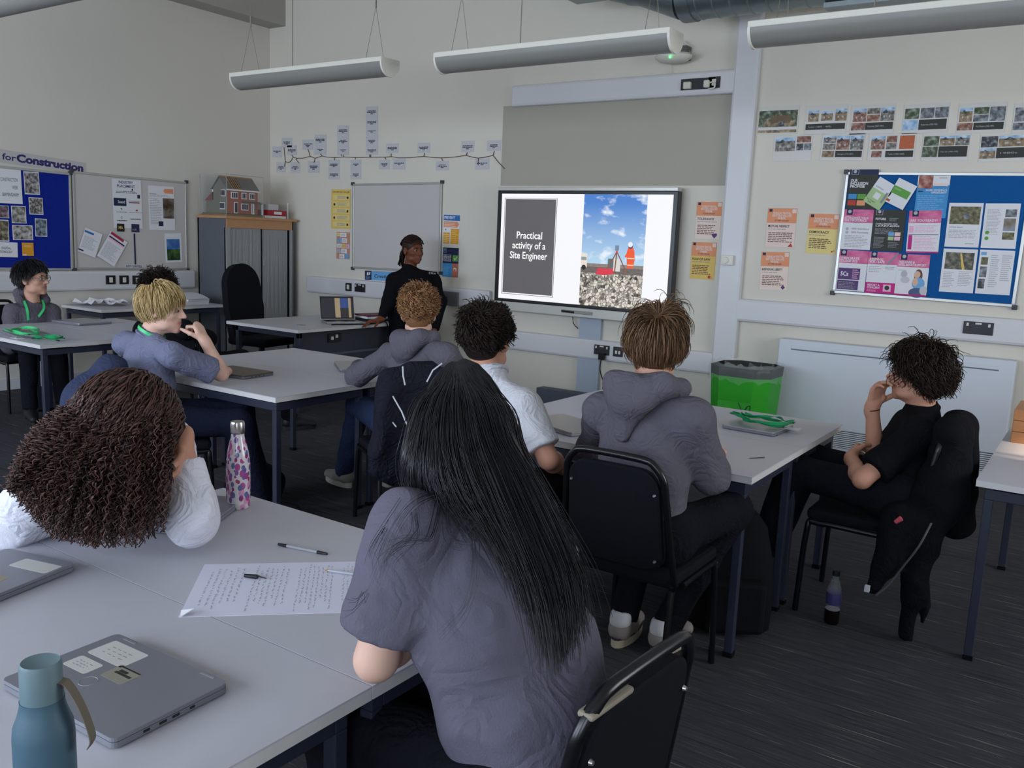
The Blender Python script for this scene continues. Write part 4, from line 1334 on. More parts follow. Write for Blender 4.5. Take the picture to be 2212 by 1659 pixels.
for pts, lb, fn in docs:
    S = pin(pts)
    fn(S)
    S.build('notice', S.M, lb, 'notice', 'white sheets in a square on the right pinboard')
# ------------------------------------------------------------------ laptops
M_LAPG = mat('laptop_grey', '#83848c', .4, .02, metal=.2)
M_LAPB = mat('laptop_bronze', '#6c6258', .38, .02, metal=.4)
M_LAPS = mat('laptop_silver', '#a4a4a8', .32, .02, metal=.45)
M_LAPBASE = mat('laptop_base', '#7d7f88', .45, .03, metal=.2)
M_DARKP = mat('dark_plastic', '#1a1b20', .5)
M_STICK = mat('sticker_paper', '#c6c4bf', .5, .04, 30)


def laptop(cx, cy, rz, w, d, label, m, z=TZ, stickers=(), ports='', hinge=False):
    """closed laptop; local x along the hinge (hinge at +y)"""
    t = empty('laptop', (cx, cy, z), rz, label, 'laptop', 'closed laptops on the tables')
    o = rrect(w, d, .012, 4)
    MB().prism(o, .003, .0125, M_LAPBASE).build('base', t)
    lid = MB().prism(o, .0135, .0205, m).build('lid', t)
    MB().prism([(x * .985, y * .985) for x, y in o], .0123, .0137, M_DARKP).build('lid_gap', t)
    for (x, y, sw_, sd, mm, lines) in stickers:
        s = MB().prism([(x + a, y + b) for a, b in rrect(sw_, sd, .006, 3)], .0204, .0208, mm)
        if lines == 'text':
            r_ = random.Random(int(x * 1000))
            for k in range(3):
                for j in range(4):
                    xx = x - sw_ * .3 + j * sw_ * .15
                    s.box(xx, xx + sw_ * r_.uniform(.05, .12), y - sd * .2 + k * sd * .18, y - sd * .2 + k * sd * .18 + .002, .0208, .0209, P_GREY)
        if lines == 'asset':
            s.box(x - sw_ * .45, x + sw_ * .45, y + sd * .38, y + sd * .46, .0208, .021, P_INK).box(x - sw_ * .3, x + sw_ * .4, y - sd * .05, y + sd * .08, .0208, .021, P_CHAR).box(x - sw_ * .25, x + sw_ * .1, y + sd * .1, y + sd * .26, .0208, .021, P_CHAR)
        s.build('sticker', lid)
    for side in ports:
        sx = 1 if side == 'R' else -1
        p = MB()
        for y, l in ((-.06, .012), (-.03, .014), (-.005, .014), (.03, .01)):
            p.box(min(sx * (w / 2 - .004), sx * (w / 2 + .0006)), max(sx * (w / 2 - .004), sx * (w / 2 + .0006)), y, y + l, .006, .0105, M_DARKP)
        p.build('port', t, 'stuff')
    if hinge:
        for x in (-w * .35, w * .35):
            MB().box(x - .018, x + .018, d / 2 - .009, d / 2 - .004, .0204, .021, M_LAPS).build('hinge_line', lid)
    for sx in (-1, 1):
        MB().box(sx * w * .38 - .03, sx * w * .38 + .03, -d * .35, -d * .35 + .012, 0, .004, M_DARKP).build('rubber_foot', t)
    return t


# the near one: hinge edge runs from (-1.546, .913) to (-1.215, .927)
a_ = math.atan2(.014, .331)
T_ = laptop(-1.371, .808, a_, .325, .226, 'grey laptop with three stickers beside the blue bottle, nearest the camera', M_LAPG,
            stickers=((-.085, .062, .105, .06, M_STICK, 'text'), (-.098, -.0, .068, .04, M_STICK, 'text'), (-.01, .018, .062, .045, paper('asset_tag', '#8f8a7c'), 'asset')), ports='R', hinge=True)
MB().tube([(-.035 + .016 * math.cos(2 * math.pi * k / 20), -.03 + .016 * math.sin(2 * math.pi * k / 20), .0205) for k in range(20)], .0006, M_LAPS, 4, closed=True).build('lid_ring', [c for c in T_.children if c.name.startswith('lid')][0])
ax = np.array([-1.903 + 1.951, .865 - 1.06])
ax = ax / np.linalg.norm(ax)
rz = math.atan2(ax[1], ax[0])
c = np.array([-1.951, 1.06]) + ax * .16 + np.array([ax[1], -ax[0]]) * .11 * np.array([1, 1])
laptop(c[0], c[1], rz, .32, .22, 'thick grey laptop with a white sticker, cut off by the left edge', M_LAPG, stickers=((-.105, .045, .05, .115, M_STICK, ''), (.02, .03, .1, .05, paper('tan_label', '#9a9078'), '')), ports='L')
laptop(-2.10, 1.475, math.radians(-60), .30, .21, 'grey laptop partly under the white sleeve of the person bent over the table', M_LAPG, ports='R')
laptop(-6.98, 3.93, math.radians(5), .36, .30, 'silver laptop in front of the person with glasses', M_LAPS, ports='L')
laptop(-6.43, 3.20, math.radians(-12), .36, .23, 'dark laptop covered by green lanyards on the far left table', M_LAPG)
laptop(-4.07, 3.20, math.radians(4), .34, .23, 'bronze laptop beside the bare elbow on the middle table', M_LAPB, ports='R')
laptop(-3.80, 3.88, math.radians(-38), .34, .235, 'silver laptop half under a grey sleeve on the middle table', M_LAPS, ports='L')
laptop(-1.285, 3.955, math.radians(-3), .25, .25, 'silver laptop with a green lanyard lying on it', M_LAPS, ports='L')
laptop(-1.95, 3.33, math.radians(-20), .34, .235, 'pale bronze laptop between the white T-shirt and the grey hoodie', mat('laptop_pale', '#8f877e', .35, .02, metal=.4))

# teacher's open laptop
t = empty('open_laptop', (-5.86, 5.78, TZ), math.radians(62), 'open laptop showing a dark slide on the teacher\'s desk', 'laptop')
MB().box(-.165, .165, -.115, .115, .004, .018, M_LAPS, b=.003).box(-.145, .145, -.02, .1, .018, .0195, M_DARKP).build('base', t)
Ms = Matrix.Translation((0, .115, .018)) @ Matrix.Rotation(math.radians(-14), 4, 'X')
sc_ = MB().box(-.165, .165, 0, .008, 0, .225, M_LAPS, Ms, b=.002).box(-.16, .16, -.0012, .001, .008, .22, M_DARKP, Ms)
sc_.build('lid', t)
p_ = MB().box(-.15, .15, -.002, -.001, .02, .205, em('lap_screen', '#2c2c34', .5), Ms).box(-.02, .03, -.0026, -.001, .02, .205, em('lap_cream', '#8f7f66', .6), Ms).box(.03, .11, -.0026, -.001, .11, .205, em('lap_blue', '#2c3f6e', .7), Ms).box(.03, .11, -.0026, -.001, .02, .11, em('lap_brown', '#2e2a2c', .6), Ms).box(.11, .135, -.0026, -.001, .02, .205, em('lap_cream', '#8f7f66', .6), Ms)
p_.build('screen', t)
tag(MB().tube(smooth_path([(-5.75, 5.55, TZ + .005), (-5.65, 5.75, TZ + .005), (-5.60, 5.98, TZ + .006), (-5.585, 6.1, TZ - .0), (-5.58, 6.15, .5), (-5.5, 6.3, .2)], 6), .006, M_BLACKM, 6).build('laptop_cable'), 'black cable lying along the edge of the teacher\'s desk', 'cable')
M_FOLD = mat('maroon_cover', '#6e2c38', .5, .05)
for k, (m_, hh, dx, lab) in enumerate(((M_DARKP, .028, .0, 'dark folder at the bottom of the pile on the teacher\'s desk'), (P_WHITE, .02, .01, 'white paper block in the middle of the pile on the teacher\'s desk'), (M_FOLD, .014, -.01, 'maroon folder on top of the pile on the teacher\'s desk'))):
    z0 = TZ + (0, .028, .048)[k]
    b_ = MB().box(-.15, .15, -.11, .11, 0, hh, m_, b=.002)
    o = b_.build('folder')
    o.location = (-5.86 + dx, 6.22, z0)
    o.rotation_euler = (0, 0, math.radians(70 + 4 * k))
    tag(o, lab, 'folder', 'pile of folders on the teacher\'s desk')

# ------------------------------------------------------------------ lanyards
M_LAN = mat('green_ribbon', '#17965a', .4, .05, 40)
M_LANL = mat('bright_green_ribbon', '#3fce7c', .4, .05, 40)


def ribbon_mesh(paths, m, wd=.016, up=(0, 0, 1), clip=True, mb=None, twist=.0):
    mb = mb or MB()
    for path in paths:
        P = smooth_path(path, 5)
        vs, fs = [], []
        for i, p in enumerate(P):
            t_ = unit(P[min(i + 1, len(P) - 1)] - P[max(i - 1, 0)])
            a = twist * math.sin(i * .55)
            n_ = unit(np.array(up) * math.cos(a) + np.cross(t_, up) * math.sin(a))
            s_ = unit(np.cross(t_, n_))
            for q in (-1, 1):
                vs += [p + s_ * q * wd / 2 - n_ * .0006, p + s_ * q * wd / 2 + n_ * .0006]
        for i in range(len(P) - 1):
            b0, b1 = i * 4, (i + 1) * 4
            fs += [(b0 + 1, b1 + 1, b1 + 3, b0 + 3), (b0, b0 + 2, b1 + 2, b1), (b0, b1, b1 + 1, b0 + 1), (b0 + 2, b0 + 3, b1 + 3, b1 + 2)]
        mb.add(vs, fs, m, True)
    return mb


def lanyard(x, y, z, rz, label, m=M_LAN, seed=1, sc=1.0, holder=True):
    r_ = random.Random(seed)
    t = empty('lanyard', (x, y, z), rz, label, 'lanyard', 'green lanyards lying on tables')
    pa = []
    for q in range(2):
        pts = []
        for k in range(7):
            a = k * 1.05 + q * 2.2
            rr = sc * (.05 + .035 * r_.random())
            pts.append((rr * 1.7 * math.cos(a), rr * math.sin(a), .010 + .028 * r_.random()))
        pa.append(pts)
    ribbon_mesh(pa, m, .017, twist=1.2).build('ribbon', t)
    MB().tube([(.07 * sc, -.02, .008), (.10 * sc, -.03, .006)], .004, M_DARKP, 6).build('clip', t)
    if holder:
        MB().box(.09 * sc, .09 * sc + .085, -.06, -.005, .0, .002, mat('card_holder', '#c6ccd0', .15, .02, alpha=.6)).build('card_holder', t)
    return t


lanyard(-1.285, 3.99, TZ + .0205, .1, 'green lanyard on the silver laptop, right group of tables', seed=3, sc=1.15)
lanyard(-6.36, 3.14, TZ + .0205, .2, 'pale green lanyard on the dark laptop, far left table', M_LANL, 5, 1.1)
lanyard(-6.05, 3.17, TZ, .5, 'deep green lanyard lying alone near the far left table corner', M_LAN, 9, .9, False)
tag(MB().box(-6.34, -6.24, 3.045, 3.095, TZ, TZ + .002, P_WHITE).build('white_card'), 'small white card at the front of the far left table', 'card')

# ------------------------------------------------------------------ notes and pens
A3c = (np.array([-1.762, 1.28]) + np.array([-1.547, 1.056])) / 2
dv = unit(np.array([-1.547 + 1.762, 1.056 - 1.28, 0]))          # along the short side
du = np.array([-dv[1], dv[0], 0])                               # along the long side
P_NOTE = paper('note_ink', '#7c7c8a')
S = Sheet(.305, .43, paper('notes', '#dadaea'), .0006)
r_ = random.Random(4)
for col in range(4):
    y0 = .03 + col * .245
    n_ = (9, 8, 7, 6)[col]
    z = S.z()
    for k in range(n_):
        y = y0 + k * (.2 / n_)
        x = .05 + r_.random() * .12
        xe = .95 - r_.random() * .35
        while x < xe:
            wl = r_.uniform(.02, .07)
            pts = []
            npt = max(3, int(wl / .008))
            for q in range(npt):
                a_, b_ = S.P(x + wl * q / npt, y + r_.uniform(-.006, .006))
                pts.append((a_, b_, z))
            S.mb.tube(pts, .00033, P_NOTE, 3, caps=False)
            x += wl + .016
M = Matrix.Identity(4)
ctr = np.array([A3c[0], A3c[1], TZ]) + du * .215
for i in range(3):
    M[i][0], M[i][1], M[i][2], M[i][3] = dv[i], -du[i] * 1, (0, 0, 1)[i], ctr[i]
# keep it right handed: local y runs against du
if M.to_3x3().determinant() < 0:
    for i in range(3):
        M[i][1] = du[i]
o = S.build('sheet_of_notes', M, 'large white sheet covered with handwritten notes on the foreground table', 'paper')
cr_ = MB().prism([(0, 0), (.03, .004), (.004, .03)], .0, .0015, P_WHITE)
c = on_z(388, 1331, TZ)
k_ = cr_.build('curled_corner', o)
k_.matrix_world = Matrix.Translation((c[0] + .01, c[1] - .004, TZ + .002)) @ Matrix.Rotation(math.radians(60), 4, 'Z') @ Matrix.Rotation(math.radians(-25), 4, 'Y')
M_CLEARP = mat('clear_pen', '#b8bcc4', .2, .02, alpha=.75)


def pen(p, q, z, label, cap=True, tail=True, m=M_CLEARP, r=.0042):
    p, q = np.array([*p, z + r]), np.array([*q, z + r])
    u = unit(q - p)
    Ln = np.linalg.norm(q - p)
    t = empty('pen', tuple(p), math.atan2(u[1], u[0]), label, 'pen')
    MB().tube([(.01, 0, 0), (Ln - .012, 0, 0)], r * .9, m, 8).build('barrel', t)
    MB().tube([(.03, 0, 0), (Ln - .02, 0, 0)], r * .4, M_DARKP, 6).build('ink_tube', t)
    if cap:
        MB().tube([(-.002, 0, 0), (.025, 0, 0)], [r * .8, r * 1.15], M_DARKP, 8).build('cap', t)
    else:
        MB().tube([(.012, 0, 0), (0, 0, 0)], [r * .8, .0008], mat('brass_tip', '#a8843c', .3, metal=.8), 8).build('tip', t)
    if tail:
        MB().tube([(Ln - .03, 0, 0), (Ln, 0, 0)], [r * 1.1, r * .8], M_DARKP, 8).build('end_grip', t)
    return t


pen((-1.727, 1.484), (-1.58, 1.516), TZ, 'clear ballpoint pen with dark ends on the bare table')
pen((-1.502, 1.434), (-1.365, 1.487), TZ + .001, 'clear uncapped pen lying on the sheet of notes', False, False)
t = empty('pen', (-1.619, 1.286, TZ + .006), math.atan2(.024, .051), 'dark pen cap lying on the sheet of notes', 'pen')
MB().tube([(0, 0, 0), (.03, 0, 0), (.034, 0, 0)], [.0042, .0055, .0045], M_DARKP, 10).build('cap_body', t)
MB().tube([(.032, 0, .003), (.056, 0, -.002)], [.002, .001], M_DARKP, 6).build('clip', t)
pp = on_z(1615, 991, TZ), on_z(1657, 989, TZ)
pen(pp[0][:2], pp[1][:2], TZ, 'thin dark pencil on the right-hand table beside the grey sleeve', False, False, M_DARKP, .002)

# ------------------------------------------------------------------ bottles
M_FLOR = mat('floral_bottle', '#d8d2d8', .18, .02, coat=.5)
N, L, B = nodes_of(M_FLOR)
tc = N.new('ShaderNodeTexCoord')
acc = B.inputs['Base Color'].links[0].from_socket
for seed, (cc, lo, sc2) in enumerate((('#d898bc', .46, 44), ('#b04a8c', .42, 46), ('#7a5a9c', .38, 50), ('#5a6c9c', .36, 48), ('#9c2c64', .30, 56))):
    mp = N.new('ShaderNodeMapping')
    mp.inputs['Location'].default_value = (seed * 3.1, seed * 1.7, seed)
    mp.inputs['Rotation'].default_value = (.5, .3 * seed, .8)
    mp.inputs['Scale'].default_value = (1.4, 1, .8)
    L.new(tc.outputs['Object'], mp.inputs['Vector'])
    vo = N.new('ShaderNodeTexVoronoi')
    vo.inputs['Scale'].default_value = sc2
    L.new(mp.outputs['Vector'], vo.inputs['Vector'])
    lt = N.new('ShaderNodeMath')
    lt.operation = 'LESS_THAN'
    lt.inputs[1].default_value = lo
    L.new(vo.outputs['Distance'], lt.inputs[0])
    sr = N.new('ShaderNodeSeparateColor')
    L.new(vo.outputs['Color'], sr.inputs['Color'])
    g_ = N.new('ShaderNodeMath')
    g_.operation = 'GREATER_THAN'
    g_.inputs[1].default_value = .45
    L.new(sr.outputs['Red'], g_.inputs[0])
    ml = N.new('ShaderNodeMath')
    ml.operation = 'MULTIPLY'
    L.new(lt.outputs[0], ml.inputs[0])
    L.new(g_.outputs[0], ml.inputs[1])
    mx = N.new('ShaderNodeMix')
    mx.data_type = 'RGBA'
    mx.inputs['B'].default_value = (*srgb(cc), 1)
    L.new(acc, mx.inputs['A'])
    L.new(ml.outputs[0], mx.inputs['Factor'])
    acc = mx.outputs['Result']
L.new(acc, B.inputs['Base Color'])
M_CHROME = mat('brushed_steel_cap', '#b4b0ac', .25, .03, metal=.9)
t = empty('drinks_bottle', (-2.07, 1.625, TZ), 0, 'white bottle with pink and violet petals and a steel cap', 'bottle')
q = 1.04
MB().lathe([(.0, 0), (.030, .0), (.0335, .004), (.035, .02), (.0355, .1), (.035, .135), (.032, .165), (.025, .195), (.0195, .215), (.0185, .228), (.0, .228)], M_FLOR, 32).build('body', t)
MB().lathe([(.0185, .226), (.0205, .228), (.021, .232), (.021, .256), (.019, .262), (.012, .2645), (0, .265)], M_CHROME, 32).build('cap', t)

M_BLUEB = mat('blue_bottle_coat', '#44606f', .5, .03, 40, .1, 900)
M_BLUEC = mat('blue_bottle_lid', '#5f757b', .5, .03)
bc = at(87, 1428, 1.10)
t = empty('water_bottle', (bc[0], bc[1], TZ), 0, 'matt blue water bottle with a strap loop at the bottom left corner', 'bottle')
hb = bc[2] - TZ
MB().lathe([(0, 0), (.034, 0), (.0365, .004), (.0365, hb - .10), (.035, hb - .085), (.029, hb - .068), (.0262, hb - .056), (.0262, hb - .05), (0, hb - .05)], M_BLUEB, 36).build('body', t)
MB().lathe([(.0255, hb - .052), (.0252, hb - .050), (.0248, hb - .004), (.0225, hb), (.021, hb - .001), (.0, hb - .0015)], M_BLUEC, 36).build('lid', t)
rgt = CR.copy()
rgt[2] = 0
rgt = unit(rgt)
ribbon_mesh([[rgt * .024 + np.array([0, 0, hb - .025]), rgt * .034 + np.array([0, 0, hb - .03]), rgt * .05 + np.array([0, 0, hb - .06]), rgt * .062 + np.array([0, 0, hb - .10]), rgt * .058 + np.array([0, 0, hb - .115])]], mat('strap_taupe', '#6e6558', .7, .05), .016, up=tuple(rgt)).build('strap', t)

c = on_z(1795, 1346, 0)
t = empty('cola_bottle', (c[0], c[1], 0), 0, 'clear plastic bottle with a little dark cola left, on the floor', 'bottle')
MB().lathe([(.0305, .064), (.029, .07), (.031, .085), (.031, .14), (.028, .16), (.018, .19), (.0125, .205), (.0125, .222), (0, .222)], mat('bottle_plastic', '#c6d0d8', .2, 0, alpha=.10, spec=.5), 28).build('body', t)
MB().lathe([(0, .001), (.026, .002), (.031, .01), (.031, .055), (.0303, .066), (0, .066)], mat('cola', '#120a08', .1), 24).build('cola', t)
MB().lathe([(.0315, .09), (.0318, .092), (.0318, .138), (.0315, .14)], mat('bottle_label', '#3c3a68', .4, .2, 40), 28).build('label_band', t)
MB().lathe([(.0155, .214), (.0158, .216), (.0155, .236), (.0, .237)], M_DARKP, 20).build('cap', t)

# ------------------------------------------------------------------ recycling bin
bcx, bcy = -2.24, 6.52
t = empty('recycling_bin', (bcx, bcy, 0), math.radians(0), 'bright green recycling bin for white paper with a clear liner', 'bin')
M_BIN = mat('green_bin_board', '#2aa81e', .45, .04, 6)
M_BINB = mat('bin_black_rim', '#12161a', .5)
wq, cq = .235, .10
oct_ = [(-wq + cq, -wq), (wq - cq, -wq), (wq, -wq + cq), (wq, wq - cq), (wq - cq, wq), (-wq + cq, wq), (-wq, wq - cq), (-wq, -wq + cq)]
HB = .70
vs, fs = [], []
for (z, s_) in ((0, .86), (HB - .09, 1.0)):
    vs += [(x * s_, y * s_, z) for x, y in oct_]
fs = [(i, (i + 1) % 8, 8 + (i + 1) % 8, 8 + i) for i in range(8)] + [tuple(reversed(range(8)))]
MB().add(vs, fs, M_BIN).build('body', t)
vs = []
for (z, s_) in ((HB - .092, 1.004), (HB - .02, 1.02), (HB - .02, .98), (HB - .2, .96)):
    vs += [(x * s_, y * s_, z) for x, y in oct_]
fs = [(l * 8 + i, l * 8 + (i + 1) % 8, (l + 1) * 8 + (i + 1) % 8, (l + 1) * 8 + i) for l in range(3) for i in range(8)]
MB().add(vs, fs, M_BINB).build('rim', t)
# liner turned out over the rim
r_ = random.Random(2)
vs = []
n_ = 48
ring = []
for i in range(n_):
    a = 2 * math.pi * i / n_
    ca, sa = math.cos(a), math.sin(a)
    rr = wq * (1.02 + .06 * abs(math.cos(4 * a)) * 0) / max(abs(ca), abs(sa), (abs(ca) + abs(sa)) / 1.56)
    ring.append((ca * rr, sa * rr))
prof = ((HB - .12, .94), (HB - .03, .97), (HB + .005, 1.0), (HB - .01, 1.06), (HB - .05, 1.07), (HB - .10, 1.08))
for li, (z, s_) in enumerate(prof):
    for x, y in ring:
        j = r_.uniform(-.012, .012)
        vs.append((x * (s_ + j), y * (s_ + j), z + r_.uniform(-.012, .012) - (.05 * r_.random() if li == 5 else 0)))
fs = [(l * n_ + i, l * n_ + (i + 1) % n_, (l + 1) * n_ + (i + 1) % n_, (l + 1) * n_ + i) for l in range(len(prof) - 1) for i in range(n_)]
MB().add(vs, fs, mat('clear_liner', '#dfe8e4', .2, .03, alpha=.12, spec=.7), True).build('liner', t)
# print on the front: figure and WHITE PAPER
S = Sheet(.26, .56, M_BIN, .001)
ink = mat('bin_print', '#0d4a12', .5)
for ln in ([(.62, .36), (.80, .50), (.66, .62), (.50, .80)], [(.80, .50), (.88, .40), (.98, .38), (.98, .50)], [(.80, .50), (.92, .62), (.98, .80)], [(.66, .62), (.78, .70), (.74, .84)]):
    for a, b in zip(ln[:-1], ln[1:]):
        z = S.z()
        A, Bp = S.P(*a), S.P(*b)
        S.mb.tube([(A[0], A[1], z), (Bp[0], Bp[1], z)], .004, ink, 5)
S.rect(.08, .30, .40, .34, ink).text('WHITE', .60, .80, .05, ink, .02, .34).text('PAPER', .52, .90, .075, ink, .03, .46)
o = S.mb.build('print', t)
o.matrix_local = Matrix.Translation((0.0, -wq * .955 - .004, .34)) @ Matrix.Rotation(math.radians(86.6), 4, 'X')

# ------------------------------------------------------------------ bags and boxes on the floor
M_BAG = mat('black_bag_cloth', '#0d0d11', .85, .1, 30, .3, 300, spec=.2)
M_BAG2 = mat('dark_blue_bag', '#15171f', .85, .1, 30, .3, 300, spec=.2)


def bag(loc, rz, w, d, h, label, m, name='backpack'):
    t = empty(name, loc, rz, label, 'bag')
    n = 14
    vs, fs = [], []
    prof = [(.0, .90), (.03, 1.0), (.3, 1.04), (.6, .98), (.85, .80), (.96, .55), (1.0, .2)]
    for z, s_ in prof:
        for i in range(n):
            a = 2 * math.pi * i / n
            ca, sa = math.cos(a), math.sin(a)
            e = 2 / 3.5
            x = math.copysign(abs(ca) ** e, ca) * w / 2 * s_
            y = math.copysign(abs(sa) ** e, sa) * d / 2 * (s_ * .9 + .1)
            vs.append((x, y + .02 * z, z * h))
    fs = [(l * n + i, l * n + (i + 1) % n, (l + 1) * n + (i + 1) % n, (l + 1) * n + i) for l in range(len(prof) - 1) for i in range(n)] + [tuple(reversed(range(n))), tuple(range((len(prof) - 1) * n, len(prof) * n))]
    MB().add(vs, fs, m, True).build('body', t)
    MB().box(-w * .36, w * .36, -d / 2 - .045, -d / 2 + .03, .04 * h, .48 * h, m, b=.02).build('front_pocket', t)
    MB().tube(smooth_path([(-w * .12, .02, h * .97), (-w * .08, .02, h * 1.08), (w * .08, .02, h * 1.08), (w * .12, .02, h * .97)], 5), .008, m, 6).build('handle', t)
    for sx in (-1, 1):
        MB().tube(smooth_path([(sx * w * .22, d * .35, h * .92), (sx * w * .3, d * .62, h * .6), (sx * w * .3, d * .48, h * .1)], 5), .014, m, 6).build('strap', t)
    return t


bag((-1.16, 3.40, 0), .5, .33, .23, .50, 'black backpack on the floor behind the right table leg', M_BAG)
bag((-3.95, 3.22, 0), -.2, .34, .2, .22, 'dark blue bag on the floor under the middle table', M_BAG2, 'shoulder_bag')
t = empty('storage_box', (-1.60, 2.10, 0), math.radians(34), 'pale green lidded box on the floor behind the foreground table', 'box')
M_BOX = mat('pale_green_plastic', '#5a6c66', .5, .05)
MB().box(-.1, .1, -.07, .07, 0, .10, M_BOX, b=.006).build('body', t)
MB().box(-.105, .105, -.075, .075, .10, .122, mat('box_lid', '#7d8a84', .5), b=.006).build('lid', t)
MB().box(-.03, .03, -.078, -.068, .04, .085, M_DARKP).build('latch', t)
# wooden block on the far right table
t = empty('wooden_block', (-.17, 4.70, TZ), 0, 'stepped beech wood block at the far end of the right table', 'block')
for k in range(3):
    MB().box(-.13, .25, -.16, .16, .052 * k, .052 * k + .0505, mat('beech_block', '#b57c4e', .5, .1, 4, stretch=(2, 2, 20)), b=.002).build('plank', t)
o = on_z(2078, 1037, 0)
tag(MB().box(o[0] - .02, o[0] + .02, o[1] - .01, o[1] + .01, 0, .006, P_WHITE, b=.002).build('paper_scrap'), 'tiny white scrap on the carpet by the heater', 'scrap')

# papers on the side table
r_ = random.Random(8)
for k, (px_, py_, a, lab) in enumerate(((205, 640, .2, 'crumpled white sheet on the side table, leftmost'), (235, 646, -.3, 'crumpled white sheet on the side table second from the left'), (385, 640, .1, 'flat white sheet on the right half of the side table'))):
    c = ((-8.08, 4.66), (-7.98, 4.84), (-8.0, 5.25))[k]
    n_ = 7
    vs = [(-.15 + .3 * i / (n_ - 1), -.1 + .2 * j / (n_ - 1), .012 + (.05 * r_.random() if k < 2 else .01 * r_.random())) for i in range(n_) for j in range(n_)]
    fs = [(i * n_ + j, (i + 1) * n_ + j, (i + 1) * n_ + j + 1, i * n_ + j + 1) for i in range(n_ - 1) for j in range(n_ - 1)]
    o = MB().add(vs, fs, P_WHITE, False).build('loose_sheet')
    o.location = (c[0], c[1], .77)
    o.rotation_euler = (0, 0, a)
    tag(o, lab, 'paper', 'loose papers on the side table')
t = empty('paper_stack', (-7.92, 5.55, .77), math.radians(8), 'stack of white paper in front of the cabinet side', 'paper')
for k in range(3):
    MB().box(-.21, .21, -.15, .15, .018 * k, .018 * k + .017, P_WHITE, Matrix.Rotation(.06 * (k - 1), 4, 'Z')).build('ream', t)
vs = []
for i in range(9):
    for j in range(2):
        vs.append((-.22 + .055 * i, -.16 + .3 * j, .056 + .05 * math.sin(math.pi * i / 8)))
MB().add(vs, [(2 * i, 2 * i + 2, 2 * i + 3, 2 * i + 1) for i in range(8)], P_WHITE, True).build('curved_sheet', t)

# ------------------------------------------------------------------ model house in its clear case
CT = CZ + .028
t = empty('model_house', (-8.0, 6.24, CT), 0, 'brick model house with a half open roof, on the cabinet', 'model')
M_BRK = mat('model_brick', '#a25a48', .8, .15, 60)
M_RND = mat('model_render', '#6c6a5c', .85, .12, 20)
M_TILE = mat('model_tile', '#6a665e', .8, .15, 50)
M_TIMB = mat('model_timber', '#a07040', .7, .1)
t.scale = (1.16, 1.22, 1.24)
MB().box(-.185, .18, -.195, .195, 0, .016, mat('model_board', '#7a5c3a', .7, .1)).box(-.178, .173, -.188, .188, .016, .024, mat('model_grass', '#4a4e30', .9, .2, 60)).build('base_board', t)
x0, x1, y0, y1, hw, hr = -.07, .13, -.15, .18, .235, .335
g = .024
xm = (x0 + x1) / 2
MB().box(x0, x1, y0 + .001, y1, g, hw, M_BRK).build('main_walls', t)
MB().add([(x0, y0, g), (x1 * .999, y0, g), (x1, y0, hw), (xm, y0, hr - .006), (x0, y0, hw)], [(0, 1, 2, 3, 4)], M_RND).add([(x0, y1, hw), (x1, y1, hw), (xm, y1, hr - .006)], [(0, 1, 2)], M_RND).build('gable_wall', t)
ov = .015
rf = MB()
for (ya, yb, m_) in ((y0 - ov, y0 + .05, M_TILE), (y0 + .16, y1 + ov, M_TILE)):
    rf.add([(x1 + ov, ya, hw - .012), (x1 + ov, yb, hw - .012), (xm, yb, hr), (xm, ya, hr)], [(0, 1, 2, 3)], m_)
rf.add([(x0 - ov, y0 - ov, hw - .012), (x0 - ov, y1 + ov, hw - .012), (xm, y1 + ov, hr), (xm, y0 - ov, hr)], [(0, 3, 2, 1)], M_TILE)
rf.build('roof', t)
for k in range(5):
    y = y0 + .058 + k * .022
    MB().tube([(x1 + ov, y, hw - .01), (xm, y, hr + .002)], .004, M_TIMB, 5).build('rafter', t)
MB().box(xm - .006, xm + .006, y0 - .01, y1 + .01, hr - .004, hr + .006, M_TIMB).build('ridge', t)
MB().box(x1 + .012, x1 + .018, y0 - ov, y1 + ov, hw - .02, hw - .008, P_WHITE).build('gutter', t)
MB().box(-.175, x0, y0 + .0, y1 - .06, g, .135, M_RND).build('rear_wing', t)
MB().add([(-.182, y0 - .01, .13), (-.182, y1 - .05, .13), (x0, y1 - .05, .20), (x0, y0 - .01, .20), (x0, y0 - .01, .13), (x0, y1 - .05, .13)], [(0, 3, 2, 1), (0, 4, 3), (1, 2, 5)], mat('model_red_tile', '#6e3c2c', .8, .15, 60)).build('wing_roof', t)
MB().box(-.13, -.09, y0 + .03, y0 + .08, .14, .235, P_WHITE).build('chimney', t)


def mwin(y, z, w, h, door=False):
    f = MB().box(x1 - .002, x1 + .006, y - w / 2, y + w / 2, z, z + h, P_WHITE).build('door' if door else 'window', t)
    n = 1 if door else 3
    for k in range(n):
        a = y - w / 2 + .006 + k * (w - .006) / n
        MB().box(x1 + .004, x1 + .0075, a, a + (w - .006) / n - .006, z + .007, z + h - .007, M_DARKP).build('pane', f)


